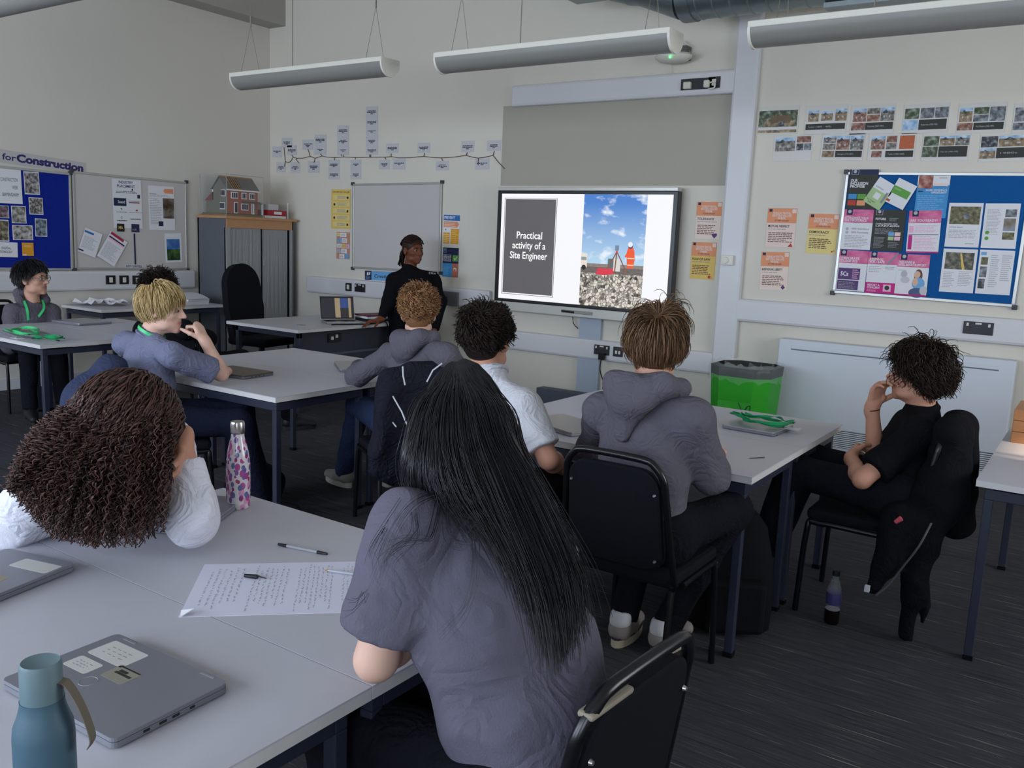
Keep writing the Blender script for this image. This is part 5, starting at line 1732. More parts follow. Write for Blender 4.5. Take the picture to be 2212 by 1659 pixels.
for y, z, w, h in ((-.075, .15, .07, .055), (.03, .15, .055, .055), (.115, .15, .06, .055), (.035, .055, .075, .058)):
    mwin(y, z, w, h)
mwin(-.06, .026, .04, .095, True)
mwin(.125, .026, .035, .095, True)
f = MB().box(.03, .10, y0 - .005, y0 + .002, .055, .115, P_WHITE).build('window', t)
for k in range(3):
    MB().box(.035 + .022 * k, .052 + .022 * k, y0 - .008, y0 - .004, .062, .108, M_DARKP).build('pane', f)
f = MB().box(.05, .11, y0 - .005, y0 + .002, .165, .22, P_WHITE).build('window', t)
MB().box(.056, .078, y0 - .008, y0 - .004, .17, .215, M_DARKP).box(.083, .105, y0 - .008, y0 - .004, .17, .215, M_DARKP).build('pane', f)
MB().add([(x1, .0, .135), (x1, y1 + .02, .135), (x1 + .05, y1 + .02, .115), (x1 + .05, .0, .115)], [(0, 3, 2, 1)], M_TILE).box(x1 + .044, x1 + .05, y1 + .008, y1 + .016, g, .115, P_WHITE).box(x1 + .044, x1 + .05, .09, .098, g, .115, P_WHITE).build('porch', t)
M_ACR = mat('acrylic', '#eef2f0', .03, 0, alpha=.035, spec=.5)
M_ACRE = mat('acrylic_edge', '#b4b8ac', .2, 0, alpha=.6)
ca = empty('display_case', (-8.0, 6.24, CT), 0, 'clear acrylic case over the model house', 'case')
for nm, bx in (('side_panel', (.213, .216, -.24, .24, 0, .43)), ('side_panel', (-.22, -.217, -.24, .24, 0, .43)), ('side_panel', (-.217, .213, -.243, -.24, 0, .43)), ('side_panel', (-.217, .213, .24, .243, 0, .43)), ('top_panel', (-.22, .216, -.243, .243, .43, .433))):
    MB().box(*bx, M_ACR).build(nm, ca)
for x, y in ((.2145, -.2415), (-.2185, -.2415), (.2145, .2415)):
    MB().box(x - .0022, x + .0022, y - .0022, y + .0022, 0, .433, M_ACRE).build('edge_strip', ca)
MB().box(-.22, .216, -.2425, -.2405, .428, .434, M_ACRE).box(.213, .217, -.24, .24, .428, .434, M_ACRE).build('edge_strip', ca)
# red box file and clear tray beside it
t = empty('box_file', (-7.93, 6.72, CT + .03), 0, 'flat red box file with a white label beside the model house', 'file')
MB().box(-.1, .1, -.13, .13, 0, .06, mat('red_card', '#9c2430', .45, .04), b=.003).build('body', t)
MB().box(.0995, .1015, -.05, .06, .015, .045, P_WHITE).build('label_strip', t)
t = empty('clear_tray', (-7.95, 6.70, CT), 0, 'clear plastic tray with white papers around the red box file', 'tray')
MB().box(-.14, .12, -.17, .17, 0, .004, M_ACRE).box(-.14, .12, .168, .172, 0, .17, M_ACR).box(-.14, .12, -.172, -.168, 0, .17, M_ACR).box(-.14, -.137, -.17, .17, 0, .17, M_ACR).build('tray', t)
MB().box(.118, .122, .165, .174, .0, .18, P_WHITE).build('edge_strip', t)
MB().box(-.12, .11, -.15, .15, .004, .028, P_WHITE).build('papers', t)
tag(MB().box(-8.0, -7.86, 6.62, 6.76, CT + .09, CT + .155, P_CARD, b=.004).build('white_carton'), 'small white carton on top of the red box file', 'box')
# ------------------------------------------------------------------ signed distance modelling of people and cloth
class SDF:
    def __init__(s):
        s.p = []

    def _add(s, lo, hi, fn, k, op):
        s.p.append((np.asarray(lo, float), np.asarray(hi, float), fn, k, op))
        return s

    def cap(s, a, b, ra, rb=None, k=.02, n=None, fl=1.0, cut=0, op='u'):
        """tapered limb from a to b; flattened by fl along n; cut=1 flat at b, 2 flat at both ends"""
        a, b = np.asarray(a, float), np.asarray(b, float)
        rb = ra if rb is None else rb
        ba = b - a
        L = np.linalg.norm(ba) + 1e-9
        nn = None if n is None else unit(n)
        R = max(ra, rb)

        def fn(x, y, z):
            px, py, pz = x - a[0], y - a[1], z - a[2]
            t0 = (px * ba[0] + py * ba[1] + pz * ba[2]) / (L * L)
            t = np.clip(t0, 0, 1)
            qx, qy, qz = px - t * ba[0], py - t * ba[1], pz - t * ba[2]
            d2 = qx * qx + qy * qy + qz * qz
            if nn is not None:
                c = qx * nn[0] + qy * nn[1] + qz * nn[2]
                d2 = d2 + c * c * (1 / fl ** 2 - 1)
            d = np.sqrt(d2) - (ra + (rb - ra) * t)
            if nn is not None:
                d = d * (fl * .5 + .5)
            if cut:
                d = np.maximum(d, (t0 - 1) * L)
                if cut == 2:
                    d = np.maximum(d, -t0 * L)
            return d
        return s._add(np.minimum(a, b) - R, np.maximum(a, b) + R, fn, k, op)

    def ell(s, c, r, R=None, k=.02, op='u'):
        c, r = np.asarray(c, float), np.asarray(r, float)
        R = np.eye(3) if R is None else np.asarray(R, float)

        def fn(x, y, z):
            px, py, pz = x - c[0], y - c[1], z - c[2]
            q = [px * R[0, i] + py * R[1, i] + pz * R[2, i] for i in range(3)]
            k0 = np.sqrt((q[0] / r[0]) ** 2 + (q[1] / r[1]) ** 2 + (q[2] / r[2]) ** 2)
            k1 = np.sqrt((q[0] / r[0] ** 2) ** 2 + (q[1] / r[1] ** 2) ** 2 + (q[2] / r[2] ** 2) ** 2) + 1e-6
            return k0 * (k0 - 1) / k1
        e = np.sqrt(((R * r) ** 2).sum(axis=1))
        return s._add(c - e, c + e, fn, k, op)

    def evalp(s, P):
        x, y, z = P[:, 0], P[:, 1], P[:, 2]
        D = np.full(len(P), .3)
        for lo, hi, fn, k, op in s.p:
            d = fn(x, y, z)
            D = s._mix(D, d, k, op)
        return D

    @staticmethod
    def _mix(a, d, k, op):
        if op == 'u':
            h = np.clip(.5 + .5 * (a - d) / k, 0, 1)
            return a + (d - a) * h - k * h * (1 - h)
        h = np.clip(.5 - .5 * (a + d) / k, 0, 1)
        return a + (-d - a) * h + k * h * (1 - h)

    def grid(s, h, noise=None):
        U = [p for p in s.p if p[4] == 'u']
        lo = np.min([p[0] for p in U], axis=0) - 3 * h
        hi = np.max([p[1] for p in U], axis=0) + 3 * h
        n = np.ceil((hi - lo) / h).astype(int) + 1
        D = np.full(n, .3, np.float32)
        ax = [(lo[i] + h * np.arange(n[i])).astype(np.float32) for i in range(3)]
        for plo, phi, fn, k, op in s.p:
            m = k + 2 * h
            i0 = np.clip(np.floor((plo - m - lo) / h).astype(int), 0, n)
            i1 = np.clip(np.ceil((phi + m - lo) / h).astype(int) + 1, 0, n)
            if np.any(i1 <= i0):
                continue
            sl = tuple(slice(i0[i], i1[i]) for i in range(3))
            x, y, z = ax[0][sl[0]][:, None, None], ax[1][sl[1]][None, :, None], ax[2][sl[2]][None, None, :]
            D[sl] = s._mix(D[sl], fn(x, y, z).astype(np.float32), k, op)
        if noise is not None:
            D += noise(ax[0][:, None, None], ax[1][None, :, None], ax[2][None, None, :]).astype(np.float32)
        return D, lo, h

    def net(s, h, noise=None):
        return surface_net(*s.grid(h, noise))


def surface_net(D, lo, h):
    S = D < 0
    n = np.array(D.shape)
    cs = np.zeros(n - 1, np.int8)
    for dx in (0, 1):
        for dy in (0, 1):
            for dz in (0, 1):
                cs += S[dx:n[0] - 1 + dx, dy:n[1] - 1 + dy, dz:n[2] - 1 + dz]
    act = (cs > 0) & (cs < 8)
    I = np.argwhere(act)
    idx = np.full(act.shape, -1, np.int32)
    idx[act] = np.arange(len(I))
    acc = np.zeros((len(I), 3))
    cnt = np.zeros(len(I))
    cor = [(a, b, c) for a in (0, 1) for b in (0, 1) for c in (0, 1)]
    V = {c: D[I[:, 0] + c[0], I[:, 1] + c[1], I[:, 2] + c[2]] for c in cor}
    for c in cor:
        for ax in range(3):
            if c[ax] == 0:
                e = list(c)
                e[ax] = 1
                a, b = V[c], V[tuple(e)]
                m = (a < 0) != (b < 0)
                t = a[m] / (a[m] - b[m])
                p = np.tile(np.array(c, float), (m.sum(), 1))
                p[:, ax] += t
                acc[m] += p
                cnt[m] += 1
    verts = lo + h * (I + acc / cnt[:, None])
    quads = []
    for ax in range(3):
        a = [slice(None)] * 3
        b = [slice(None)] * 3
        a[ax], b[ax] = slice(0, -1), slice(1, None)
        s0, s1 = S[tuple(a)], S[tuple(b)]
        u, v = (ax + 1) % 3, (ax + 2) % 3
        for want, flip in ((True, False), (False, True)):
            E = np.argwhere((s0 == want) & (s1 != want))
            E = E[(E[:, u] > 0) & (E[:, v] > 0) & (E[:, u] < n[u] - 1) & (E[:, v] < n[v] - 1)]

            def g(du, dv):
                F = E.copy()
                F[:, u] += du
                F[:, v] += dv
                return idx[F[:, 0], F[:, 1], F[:, 2]]
            q = np.stack([g(-1, -1), g(0, -1), g(0, 0), g(-1, 0)], axis=1)
            quads.append(q[:, ::-1] if flip else q)
    Q = np.concatenate(quads)
    Q = Q[(Q >= 0).all(axis=1)]
    return verts, Q


def relax(v, q, it=2, lam=.5):
    for _ in range(it):
        acc = np.zeros_like(v)
        c = np.zeros(len(v))
        for i in range(4):
            j = (i + 1) % 4
            np.add.at(acc, q[:, i], v[q[:, j]])
            np.add.at(acc, q[:, j], v[q[:, i]])
            np.add.at(c, q[:, i], 1)
            np.add.at(c, q[:, j], 1)
        v = v + lam * (acc / np.maximum(c, 1)[:, None] - v)
    return v


def quad_mesh(name, v, q, m, parent=None, attrs=None):
    me = bpy.data.meshes.new(name)
    k = q.shape[1]
    me.vertices.add(len(v))
    me.vertices.foreach_set('co', np.asarray(v, np.float32).ravel())
    me.loops.add(len(q) * k)
    me.loops.foreach_set('vertex_index', q.astype(np.int32).ravel())
    me.polygons.add(len(q))
    me.polygons.foreach_set('loop_start', np.arange(0, len(q) * k, k, dtype=np.int32))
    me.polygons.foreach_set('use_smooth', np.ones(len(q), bool))
    me.update(calc_edges=True)
    me.validate()
    me.materials.append(m)
    for an, av in (attrs or {}).items():
        at_ = me.attributes.new(an, 'FLOAT', 'POINT')
        at_.data.foreach_set('value', np.asarray(av, np.float32))
    return link(name, me, parent)


def folds(seed, amp, f=26.0, dirv=(1, 1, .3)):
    """soft cloth creases: a few warped waves"""
    r_ = np.random.RandomState(seed)
    W = r_.uniform(-1, 1, (5, 3)) * f
    ph = r_.uniform(0, 6.28, 5)

    def fn(x, y, z):
        s_ = 0
        for w_, p in zip(W, ph):
            s_ = s_ + np.sin(x * w_[0] + y * w_[1] + z * w_[2] + p + 1.3 * np.sin(9 * z + 7 * x + p))
        return amp * (np.abs(s_ / 2.2) - .55)
    return fn


# ------------------------------------------------------------------ skin, cloth and hair materials
def skin_mat(name, c, lip):
    m = mat(name, c, .5, .05, 30, .06, 500, spec=.35)
    N, L, B = nodes_of(m)
    B.inputs['Subsurface Weight'].default_value = .06
    B.inputs['Subsurface Radius'].default_value = (.01, .004, .002)
    at_ = N.new('ShaderNodeAttribute')
    at_.attribute_name = 'lip'
    mx = N.new('ShaderNodeMix')
    mx.data_type = 'RGBA'
    L.new(B.inputs['Base Color'].links[0].from_socket, mx.inputs['A'])
    mx.inputs['B'].default_value = (*srgb(lip), 1)
    L.new(at_.outputs['Fac'], mx.inputs['Factor'])
    L.new(mx.outputs['Result'], B.inputs['Base Color'])
    return m


def hair_mat(name, c1, c2, rough=.5, spec=.28):
    m = mat(name, c1, rough, 0, spec=spec)
    N, L, B = nodes_of(m)
    at_ = N.new('ShaderNodeAttribute')
    at_.attribute_name = 'tone'
    mx = N.new('ShaderNodeMix')
    mx.data_type = 'RGBA'
    mx.inputs['A'].default_value = (*srgb(c1), 1)
    mx.inputs['B'].default_value = (*srgb(c2), 1)
    L.new(at_.outputs['Fac'], mx.inputs['Factor'])
    L.new(mx.outputs['Result'], B.inputs['Base Color'])
    return m


def cloth(name, c, bump=.25, var=.08, bscale=260, scale=12, rough=.92, crease=.34, cscale=9):
    m = mat(name, c, rough, var, scale, bump, bscale, spec=.10)
    N, L, B = nodes_of(m)
    tc = N.new('ShaderNodeTexCoord')
    no = N.new('ShaderNodeTexNoise')
    no.inputs['Scale'].default_value = cscale
    no.inputs['Detail'].default_value = 2.5
    no.inputs['Distortion'].default_value = 1.6
    L.new(tc.outputs['Object'], no.inputs['Vector'])
    rp = N.new('ShaderNodeMath')
    rp.operation = 'PINGPONG'
    rp.inputs[1].default_value = .11
    L.new(no.outputs['Fac'], rp.inputs[0])
    b2 = N.new('ShaderNodeBump')
    b2.inputs['Strength'].default_value = crease
    b2.inputs['Distance'].default_value = .10
    L.new(rp.outputs[0], b2.inputs['Height'])
    old = B.inputs['Normal'].links[0].from_node
    L.new(b2.outputs['Normal'], old.inputs['Normal'])
    return m


SK_PALE = skin_mat('skin_pale', '#dcb29e', '#b06a62')
SK_TAN = skin_mat('skin_tan', '#c59078', '#9c5c50')
SK_LIGHT = skin_mat('skin_light', '#c99a84', '#a8665c')
SK_BROWN = skin_mat('skin_brown', '#6e3f2a', '#7a4238')
M_EYEW = mat('eye_white', '#9a918a', .3, .02)
M_IRIS = mat('iris_dark', '#20140e', .15, .02)

# ------------------------------------------------------------------ head, hands, strands
HS = 1.04


class Head:
    def __init__(s, c, face, up=(0, 0, 1), sc=HS):
        f = unit(face)
        r = unit(np.cross(f, up))
        u = np.cross(r, f)
        s.R = np.stack([r, f, u], axis=1)
        s.c = np.asarray(c, float)
        s.s = sc

    def w(s, x, y, z):
        return s.c + s.R @ (np.array([x, y, z]) * s.s)

    def local(s, P):
        return ((P - s.c) @ s.R) / s.s


def head_sdf(S, H, jaw=1.0, nose=1.0):
    q = H.s
    E = lambda c, r, k=.02, op='u': S.ell(H.w(*c), np.array(r) * q, H.R, k, op)
    K = lambda a, b, ra, rb, k=.012: S.cap(H.w(*a), H.w(*b), ra * q, rb * q, k)
    E((0, -.012, .035), (.075, .096, .088))
    E((0, .028, -.028), (.062, .066, .084), .03)
    E((0, .042, -.074), (.046 * jaw, .046, .034), .025)
    E((0, .078, -.099), (.019, .014, .014), .02)
    for sx in (-1, 1):
        E((sx * .043, .058, -.022), (.022, .022, .02), .02)
        E((sx * .050, .02, -.075), (.018, .034, .02), .02)
    K((-.036, .083, .024), (.036, .083, .024), .011, .011, .015)
    for sx in (-1, 1):
        E((sx * .031, .099, .004), (.017, .013, .011), .012, 's')
    K((0, .088, .014), (0, .113 * nose, -.026), .007, .0115, .012)
    for sx in (-1, 1):
        E((sx * .0115, .099, -.030), (.0085, .010, .007), .006)
    K((-.019, .083, -.052), (.019, .083, -.052), .0065, .0065, .006)
    E((0, .091, -.051), (.012, .007, .006), .006)
    K((-.016, .083, -.0645), (.016, .083, -.0645), .0075, .0075, .005)
    E((0, .089, -.065), (.013, .008, .007), .006)
    for sx in (-1, 1):
        E((sx * .079, -.006, -.008), (.011, .021, .033), .008)
        E((sx * .090, .001, -.004), (.008, .011, .018), .005, 's')


def head_parts(root, H, brow_m, eyes=True, look=(0, 0)):
    if eyes:
        for sx in (-1, 1):
            e = MB()
            c = H.w(sx * .031, .0835, .003)
            r = .0112 * H.s
            prof = [(r * math.sin(math.pi * i / 8), -r * math.cos(math.pi * i / 8)) for i in range(9)]
            e.lathe(prof, M_EYEW, 14, Matrix.Translation(c))
            eo = e.build('eye', root)
            d = unit(H.R @ np.array([look[0], 1, look[1]]))
            ci = c + d * r * .55
            MB().lathe([(.0078 * H.s * math.sin(math.pi * i / 6), -.0075 * H.s * math.cos(math.pi * i / 6)) for i in range(7)], M_IRIS, 12, Matrix.Translation(ci)).build('iris', eo)
    for sx in (-1, 1):
        MB().tube([H.w(sx * .014, .0935, .021), H.w(sx * .032, .0935, .027), H.w(sx * .049, .082, .021)], [.003, .0042, .002], brow_m, 6).build('eyebrow', root)


def hand_sdf(wr, d, n, side, curl=(.5, .5, .5, .5), thumb=(.5, .4), spread=.10, sc=1.0, arm=None, h=.0026):
    """hand from wrist wr: d finger direction, n palm direction, side = unit towards the thumb"""
    d, n = unit(d), unit(n)
    n = unit(n - d * np.dot(n, d))
    s_ = unit(np.cross(d, n)) * side
    S = SDF()
    q = sc
    L = .088 * q
    S.cap(wr + d * .006, wr + d * L * .9, .030 * q, .038 * q, .012, n, .42)
    S.cap(wr + s_ * .012 * q, wr + d * .045 * q + s_ * .030 * q + n * .008 * q, .016 * q, .015 * q, .014)
    if arm is not None:
        S.cap(arm[0], wr, arm[1], .0265 * q, .02)
        S.cap(wr - d * .02, wr + d * .02, .026 * q, .026 * q, .02, n, .8)
    offs = (.0285, .0095, -.0095, -.0275)
    lens = ((.044, .026, .021), (.048, .030, .022), (.044, .028, .021), (.034, .020, .018))
    base = (.088, .090, .086, .078)
    rad = (.0088, .0090, .0085, .0075)
    for i in range(4):
        p = wr + d * base[i] * q + s_ * offs[i] * q
        fd = unit(d + s_ * spread * (1.5 - i) * .6)
        ax = unit(np.cross(fd, n))
        S.cap(wr + d * .045 * q + s_ * offs[i] * .8 * q, p, .012 * q, .0105 * q, .008)
        ang = 0
        c = curl[i]
        for j in range(3):
            ang += c * (.8, 1.0, .7)[j]
            dd = fd * math.cos(ang) + n * math.sin(ang)
            e = p + dd * lens[i][j] * q
            S.cap(p, e, rad[i] * q * (1 - .09 * j), rad[i] * q * (1 - .09 * (j + 1)), .003)
            p = e
    p = wr + d * .030 * q + s_ * .030 * q + n * .008 * q
    a, b = thumb
    dd = unit(d * math.cos(a) * .8 + s_ * math.sin(a + .35) + n * .35 * b)
    for j, l in enumerate((.042, .032, .026)):
        e = p + dd * l * q
        S.cap(p, e, (.0125, .0105, .0095)[j] * q, (.0108, .0098, .008)[j] * q, .004)
        p = e
        dd = unit(dd + (n * .55 + d * .45 - s_ * .35) * b)
    return relax_pair(*S.net(h))


def relax_pair(v, q, it=1):
    return relax(v, q, it, .4), q


def strands(name, P, r, m, parent, tone, taper=.35, sides=3):
    """P (S, N, 3) polylines into one mesh of thin tubes"""
    S_, N_, _ = P.shape
    T = np.gradient(P, axis=1)
    T /= np.linalg.norm(T, axis=2, keepdims=True) + 1e-9
    ref = np.array([.31, .77, .55])
    A = np.cross(T, ref)
    A /= np.linalg.norm(A, axis=2, keepdims=True) + 1e-9
    Bn = np.cross(T, A)
    tt = np.linspace(0, 1, N_)
    rad = np.asarray(r)[:, None] * (1 - (1 - taper) * tt ** 2)[None, :]
    V = np.empty((S_, N_, sides, 3), np.float32)
    for k in range(sides):
        a = 2 * math.pi * k / sides
        V[:, :, k] = P + rad[:, :, None] * (math.cos(a) * A + math.sin(a) * Bn)
    idx = np.arange(S_ * N_ * sides).reshape(S_, N_, sides)
    qs = []
    for k in range(sides):
        k2 = (k + 1) % sides
        qs.append(np.stack([idx[:, :-1, k], idx[:, :-1, k2], idx[:, 1:, k2], idx[:, 1:, k]], axis=-1).reshape(-1, 4))
    o = quad_mesh(name, V.reshape(-1, 3), np.concatenate(qs), m, parent, {'tone': np.repeat(tone, N_ * sides)})
    return o


def scalp_roots(n, rs, front=.035, back=-.075, side=-.012, dome=(.078, .100, .092)):
    """points on the skull above the hairline, in head space, with normals"""
    out = []
    while len(out) < n:
        v = rs.normal(size=(n * 2, 3))
        v /= np.linalg.norm(v, axis=1, keepdims=True)
        p = v * dome + np.array([0, -.012, .035])
        y = p[:, 1]
        lim = np.where(y > .035, front + (y - .035) * .5, np.where(y > -.02, side + (y + .02) / .055 * (front - side), side + (-.02 - y) / .09 * (back - side)))
        k = (p[:, 2] > lim) & ~((np.abs(p[:, 0]) > .05) & (p[:, 2] < .028) & (p[:, 1] > -.030) & (p[:, 1] < .06))
        out += list(np.concatenate([p[k], v[k]], axis=1))
    out = np.array(out[:n])
    nr = out[:, 3:] / np.array(dome)
    nr /= np.linalg.norm(nr, axis=1, keepdims=True)
    return out[:, :3], nr


def push_out(P, infl, dome=(.078, .100, .092), c=(0, -.012, .035)):
    q = (P - np.array(c)) / (np.array(dome) + infl[..., None])
    l = np.linalg.norm(q, axis=-1, keepdims=True)
    q = np.where(l < 1, q / (l + 1e-9), q)
    return q * (np.array(dome) + infl[..., None]) + np.array(c)


def short_hair(root, H, m, n=1500, length=.05, rs=None, crown=(0, -.07, .11), up=.5, gravity=.25, curl=0, curl_r=.006, r=.0022, vol=.02, front=.035, back=-.075, side=-.012, cap_m=None, sides_short=1.0, back_short=1.0, front_short=1.0, mess=.25, N_=8, fwd=0, tone=None, top_extra=0, tuck=0.0, clump=0.0):
    """layered short hair: grows away from the crown, lies down with gravity, kept outside the skull"""
    rs = rs or rng
    P0, nr = scalp_roots(n, rs, front, back, side)
    cr = np.array(crown)
    flow = P0 - cr
    flow -= nr * (flow * nr).sum(1, keepdims=True)
    flow /= np.linalg.norm(flow, axis=1, keepdims=True) + 1e-6
    flow = flow + np.array([0, fwd, 0])
    hgt = np.clip((P0[:, 2] - back) / (.12 - back), 0, 1)
    Ln = length * (.45 + .75 * hgt) * rs.uniform(.7, 1.25, n)
    Ln *= np.where(P0[:, 2] < .02, np.where(np.abs(P0[:, 0]) > .05, sides_short, back_short), 1.0)
    Ln += top_extra * (P0[:, 2] > .07)
    Ln *= np.where((P0[:, 1] > .03) & (P0[:, 2] > .0), front_short, 1.0)
    d = nr * up + flow * (1 - up) + rs.normal(size=(n, 3)) * mess
    if clump:      # neighbouring hairs lean the same way and form tufts
        Wc = rs.normal(size=(3, 3)) * 38
        d = d + clump * np.sin(P0 @ Wc + rs.uniform(0, 6.28, 3)) * np.sin(P0 @ (Wc.T * .7) + 1.0)
        Ln = Ln * (1 + .5 * clump * np.sin(P0 @ Wc[0] * 1.3))
        flow = flow + clump * .7 * np.sin(P0 @ Wc + 2.0)
    d /= np.linalg.norm(d, axis=1, keepdims=True)
    step = (Ln / (N_ - 1))[:, None]
    P = [P0 - nr * .004]
    ph = rs.uniform(0, 6.28, n)
    lay = rs.uniform(.0, 1, n) * vol
    p = P0.copy()
    for i in range(1, N_):
        d = d * .82 + flow * .16 * (1 - gravity) + np.array([0, 0, -1]) * gravity * .28
        if tuck and i > N_ * .45:
            o_ = p - np.array([0, -.012, .0])
            d = d - tuck * o_ / np.linalg.norm(o_, axis=1, keepdims=True)
        d /= np.linalg.norm(d, axis=1, keepdims=True)
        p = p + d * step
        if i > 1:
            p = push_out(p, lay * min(1, i / 3) + .002)
        pp = p
        if curl:
            a = ph + i * curl
            e1 = np.cross(d, nr)
            e1 /= np.linalg.norm(e1, axis=1, keepdims=True) + 1e-6
            pp = p + curl_r * (np.cos(a)[:, None] * e1 + np.sin(a)[:, None] * nr) * min(1, i / 3)
        P.append(pp)
    P = np.stack(P, axis=1)
    W = H.c + (P * H.s) @ H.R.T
    tn = rs.uniform(0, 1, n) if tone is None else tone
    # cap under the strands
    C = SDF()
    C.ell(H.w(0, -.014, .036), np.array([.079, .100, .092]) * H.s, H.R, .01)
    C.ell(H.w(0, -.055, -.02), np.array([.066, .052, .060 if back < -.06 else .045]) * H.s, H.R, .03)
    C.ell(H.w(0, .075, -.045), np.array([.078, .085, .085]) * H.s, H.R, .012, 's')
    for sx in (-1, 1):
        C.ell(H.w(sx * .088, .008, -.035), np.array([.03, .048, .056]) * H.s, H.R, .012, 's')
    C.cap(H.w(-.1, -.06, back - .06), H.w(.1, -.06, back - .06), .055 * H.s, .055 * H.s, .01, op='s')
    v, q = C.net(.006)
    cap_o = quad_mesh('hair', v, q, cap_m or m, root, {'tone': np.full(len(v), .25)})
    strands('strands', W, np.full(n, r) * rs.uniform(.7, 1.3, n), m, cap_o, tn)
    return cap_o


# ------------------------------------------------------------------ whole figures
def person(name, label, H, J, skin, top, trousers, sleeve='short', hood=None, collar=True, hands=(), head_kw={}, eyes=True, brow=None, look=(0, 0), shoes=None, top_fold=(1, .006), girth=1.0, chest=(.165, .155, .70), cuff=(.93, .93), h_body=.0055, h_top=.009, extra_top=None, legs=True, top_name=None, eyes_on=True):
    """J: joints neck, shL, shR, elL, elR, wrL, wrR, hipL, hipR, knL, knR, anL, anR (world metres)"""
    root = empty('person', (float(J['hipL'][0] + J['hipR'][0]) / 2, float(J['hipL'][1] + J['hipR'][1]) / 2, 0), 0, label, 'person')
    inv = PARENT_INV[root.name] = Matrix.Translation(-Vector(root.location))

    def put(o):
        o.matrix_parent_inverse = inv
        return o
    g = lambda k: np.asarray(J[k], float)
    sh = (g('shL') + g('shR')) / 2
    hp = (g('hipL') + g('hipR')) / 2
    across = unit(g('shR') - g('shL'))
    spine = unit(sh - hp)
    fr = unit(np.cross(spine, across)) * 1.0
    mid = (sh * .55 + hp * .45) + g('bend') if 'bend' in J else sh * .55 + hp * .45
    # body: head, neck, shoulders, trunk core and arms in one surface
    S = SDF()
    head_sdf(S, H, **head_kw)
    nk = H.w(0, -.022, -.065)
    S.cap(nk, g('neck'), .053 * girth ** .5, .058 * girth ** .5, .03)
    for k in ('shL', 'shR'):
        S.cap(g('neck') - spine * .02, g(k) - spine * .012, .036, .040, .03)
    S.cap(sh - spine * .05, mid, .105, .10, .04, fr, .62)
    S.cap(mid, hp, .10, .11, .04, fr, .66)
    for sd in 'LR':
        a, b, c = g('sh' + sd), g('el' + sd), g('wr' + sd)
        S.cap(a, b, .046 * girth ** .5, .038, .025)
        m_ = b + (c - b) * .28
        S.cap(b, m_, .036, .040 * girth ** .5, .015)
        S.cap(m_, c, .040 * girth ** .5, .026, .015)
    v, q = S.net(h_body)
    v = relax(v, q, 1, .4)
    loc = H.local(v)
    dl = np.sqrt((loc[:, 0] / .024) ** 2 + ((loc[:, 2] + .058) / .0115) ** 2)
    lip = np.clip(1.35 - dl, 0, 1) * (loc[:, 1] > .075)
    for (wr, d, n, side, kw, el) in hands:
        w_ = g(wr)
        e_ = g(el)
        hv, hq = hand_sdf(w_, d, n, side, arm=(w_ + (e_ - w_) * .30, .031), **kw)
        q = np.concatenate([q, hq + len(v)])
        v = np.concatenate([v, hv])
        lip = np.concatenate([lip, np.zeros(len(hv))])
    body = put(quad_mesh('body', v, q, skin, root, {'lip': lip}))
    head_parts(root, H, brow or M_IRIS, eyes, look)
    for o in root.children:
        o.matrix_parent_inverse = inv
    # upper garment
    T = SDF()
    cw, wd, fl = chest
    cw, wd = cw * girth, wd * girth
    T.cap(sh - spine * .09, mid, cw, wd, .05, fr, fl)
    if collar:
        T.cap(g('neck') - spine * .05, g('neck') + (nk - g('neck')) * .05, .078, .066, .03)
    T.cap(mid, hp - spine * .02, wd, wd * 1.06, .05, fr, fl * 1.05, cut=1)
    for k in ('shL', 'shR'):
        T.cap(g('neck') - spine * .030, g(k) - spine * .005, .056, .062 * girth, .035)
    for sd in 'LR':
        a, b, c = g('sh' + sd), g('el' + sd), g('wr' + sd)
        if sleeve == 'short':
            e = a + (b - a) * .80
            T.cap(a, e, .066 * girth, .071 * girth, .03, cut=1)
        else:
            T.cap(a, b, .066 * girth, .060 * girth, .035)
            T.cap(b, b + (c - b) * cuff['LR'.index(sd)], .061 * girth, .043, .03, cut=1)
    # neck opening
    if not hood:
        T.cap(g('neck') + (nk - g('neck')) * .85, g('neck') + (nk - g('neck')) * 1.6, .062, .066, .012, op='s')
    if extra_top:
        extra_top(T, sh, hp, mid, fr, across, spine)
    v, q = T.net(h_top, folds(*top_fold) if top_fold[1] else None)
    tv, tq = relax(v, q, 1, .4), q
    tp = put(quad_mesh(top_name or ('hoodie' if hood else ('sweatshirt' if sleeve == 'long' else 't_shirt')), tv, tq, top, root))
    if collar:
        # rib round the neck
        nb = g('neck') + (nk - g('neck')) * .04
        axn = unit(nk - g('neck'))
        e1 = unit(np.cross(axn, across))
        e2 = np.cross(axn, e1)
        pts = [nb + .0655 * (math.cos(a) * e1 + math.sin(a) * e2) - fr * .0 for a in [2 * math.pi * i / 24 for i in range(24)]]
        c_ = MB().tube(pts, .0085, top, 8, closed=True).build('collar', tp)
        c_.matrix_parent_inverse = Matrix.Identity(4)
    if hood:
        hd = SDF()
        hood(hd, g('neck'), fr, across, spine, sh)
        v, q = hd.net(.008, folds(top_fold[0] + 5, .004, 34))
        put(quad_mesh('hood', relax(v, q, 1, .4), q, top, root))
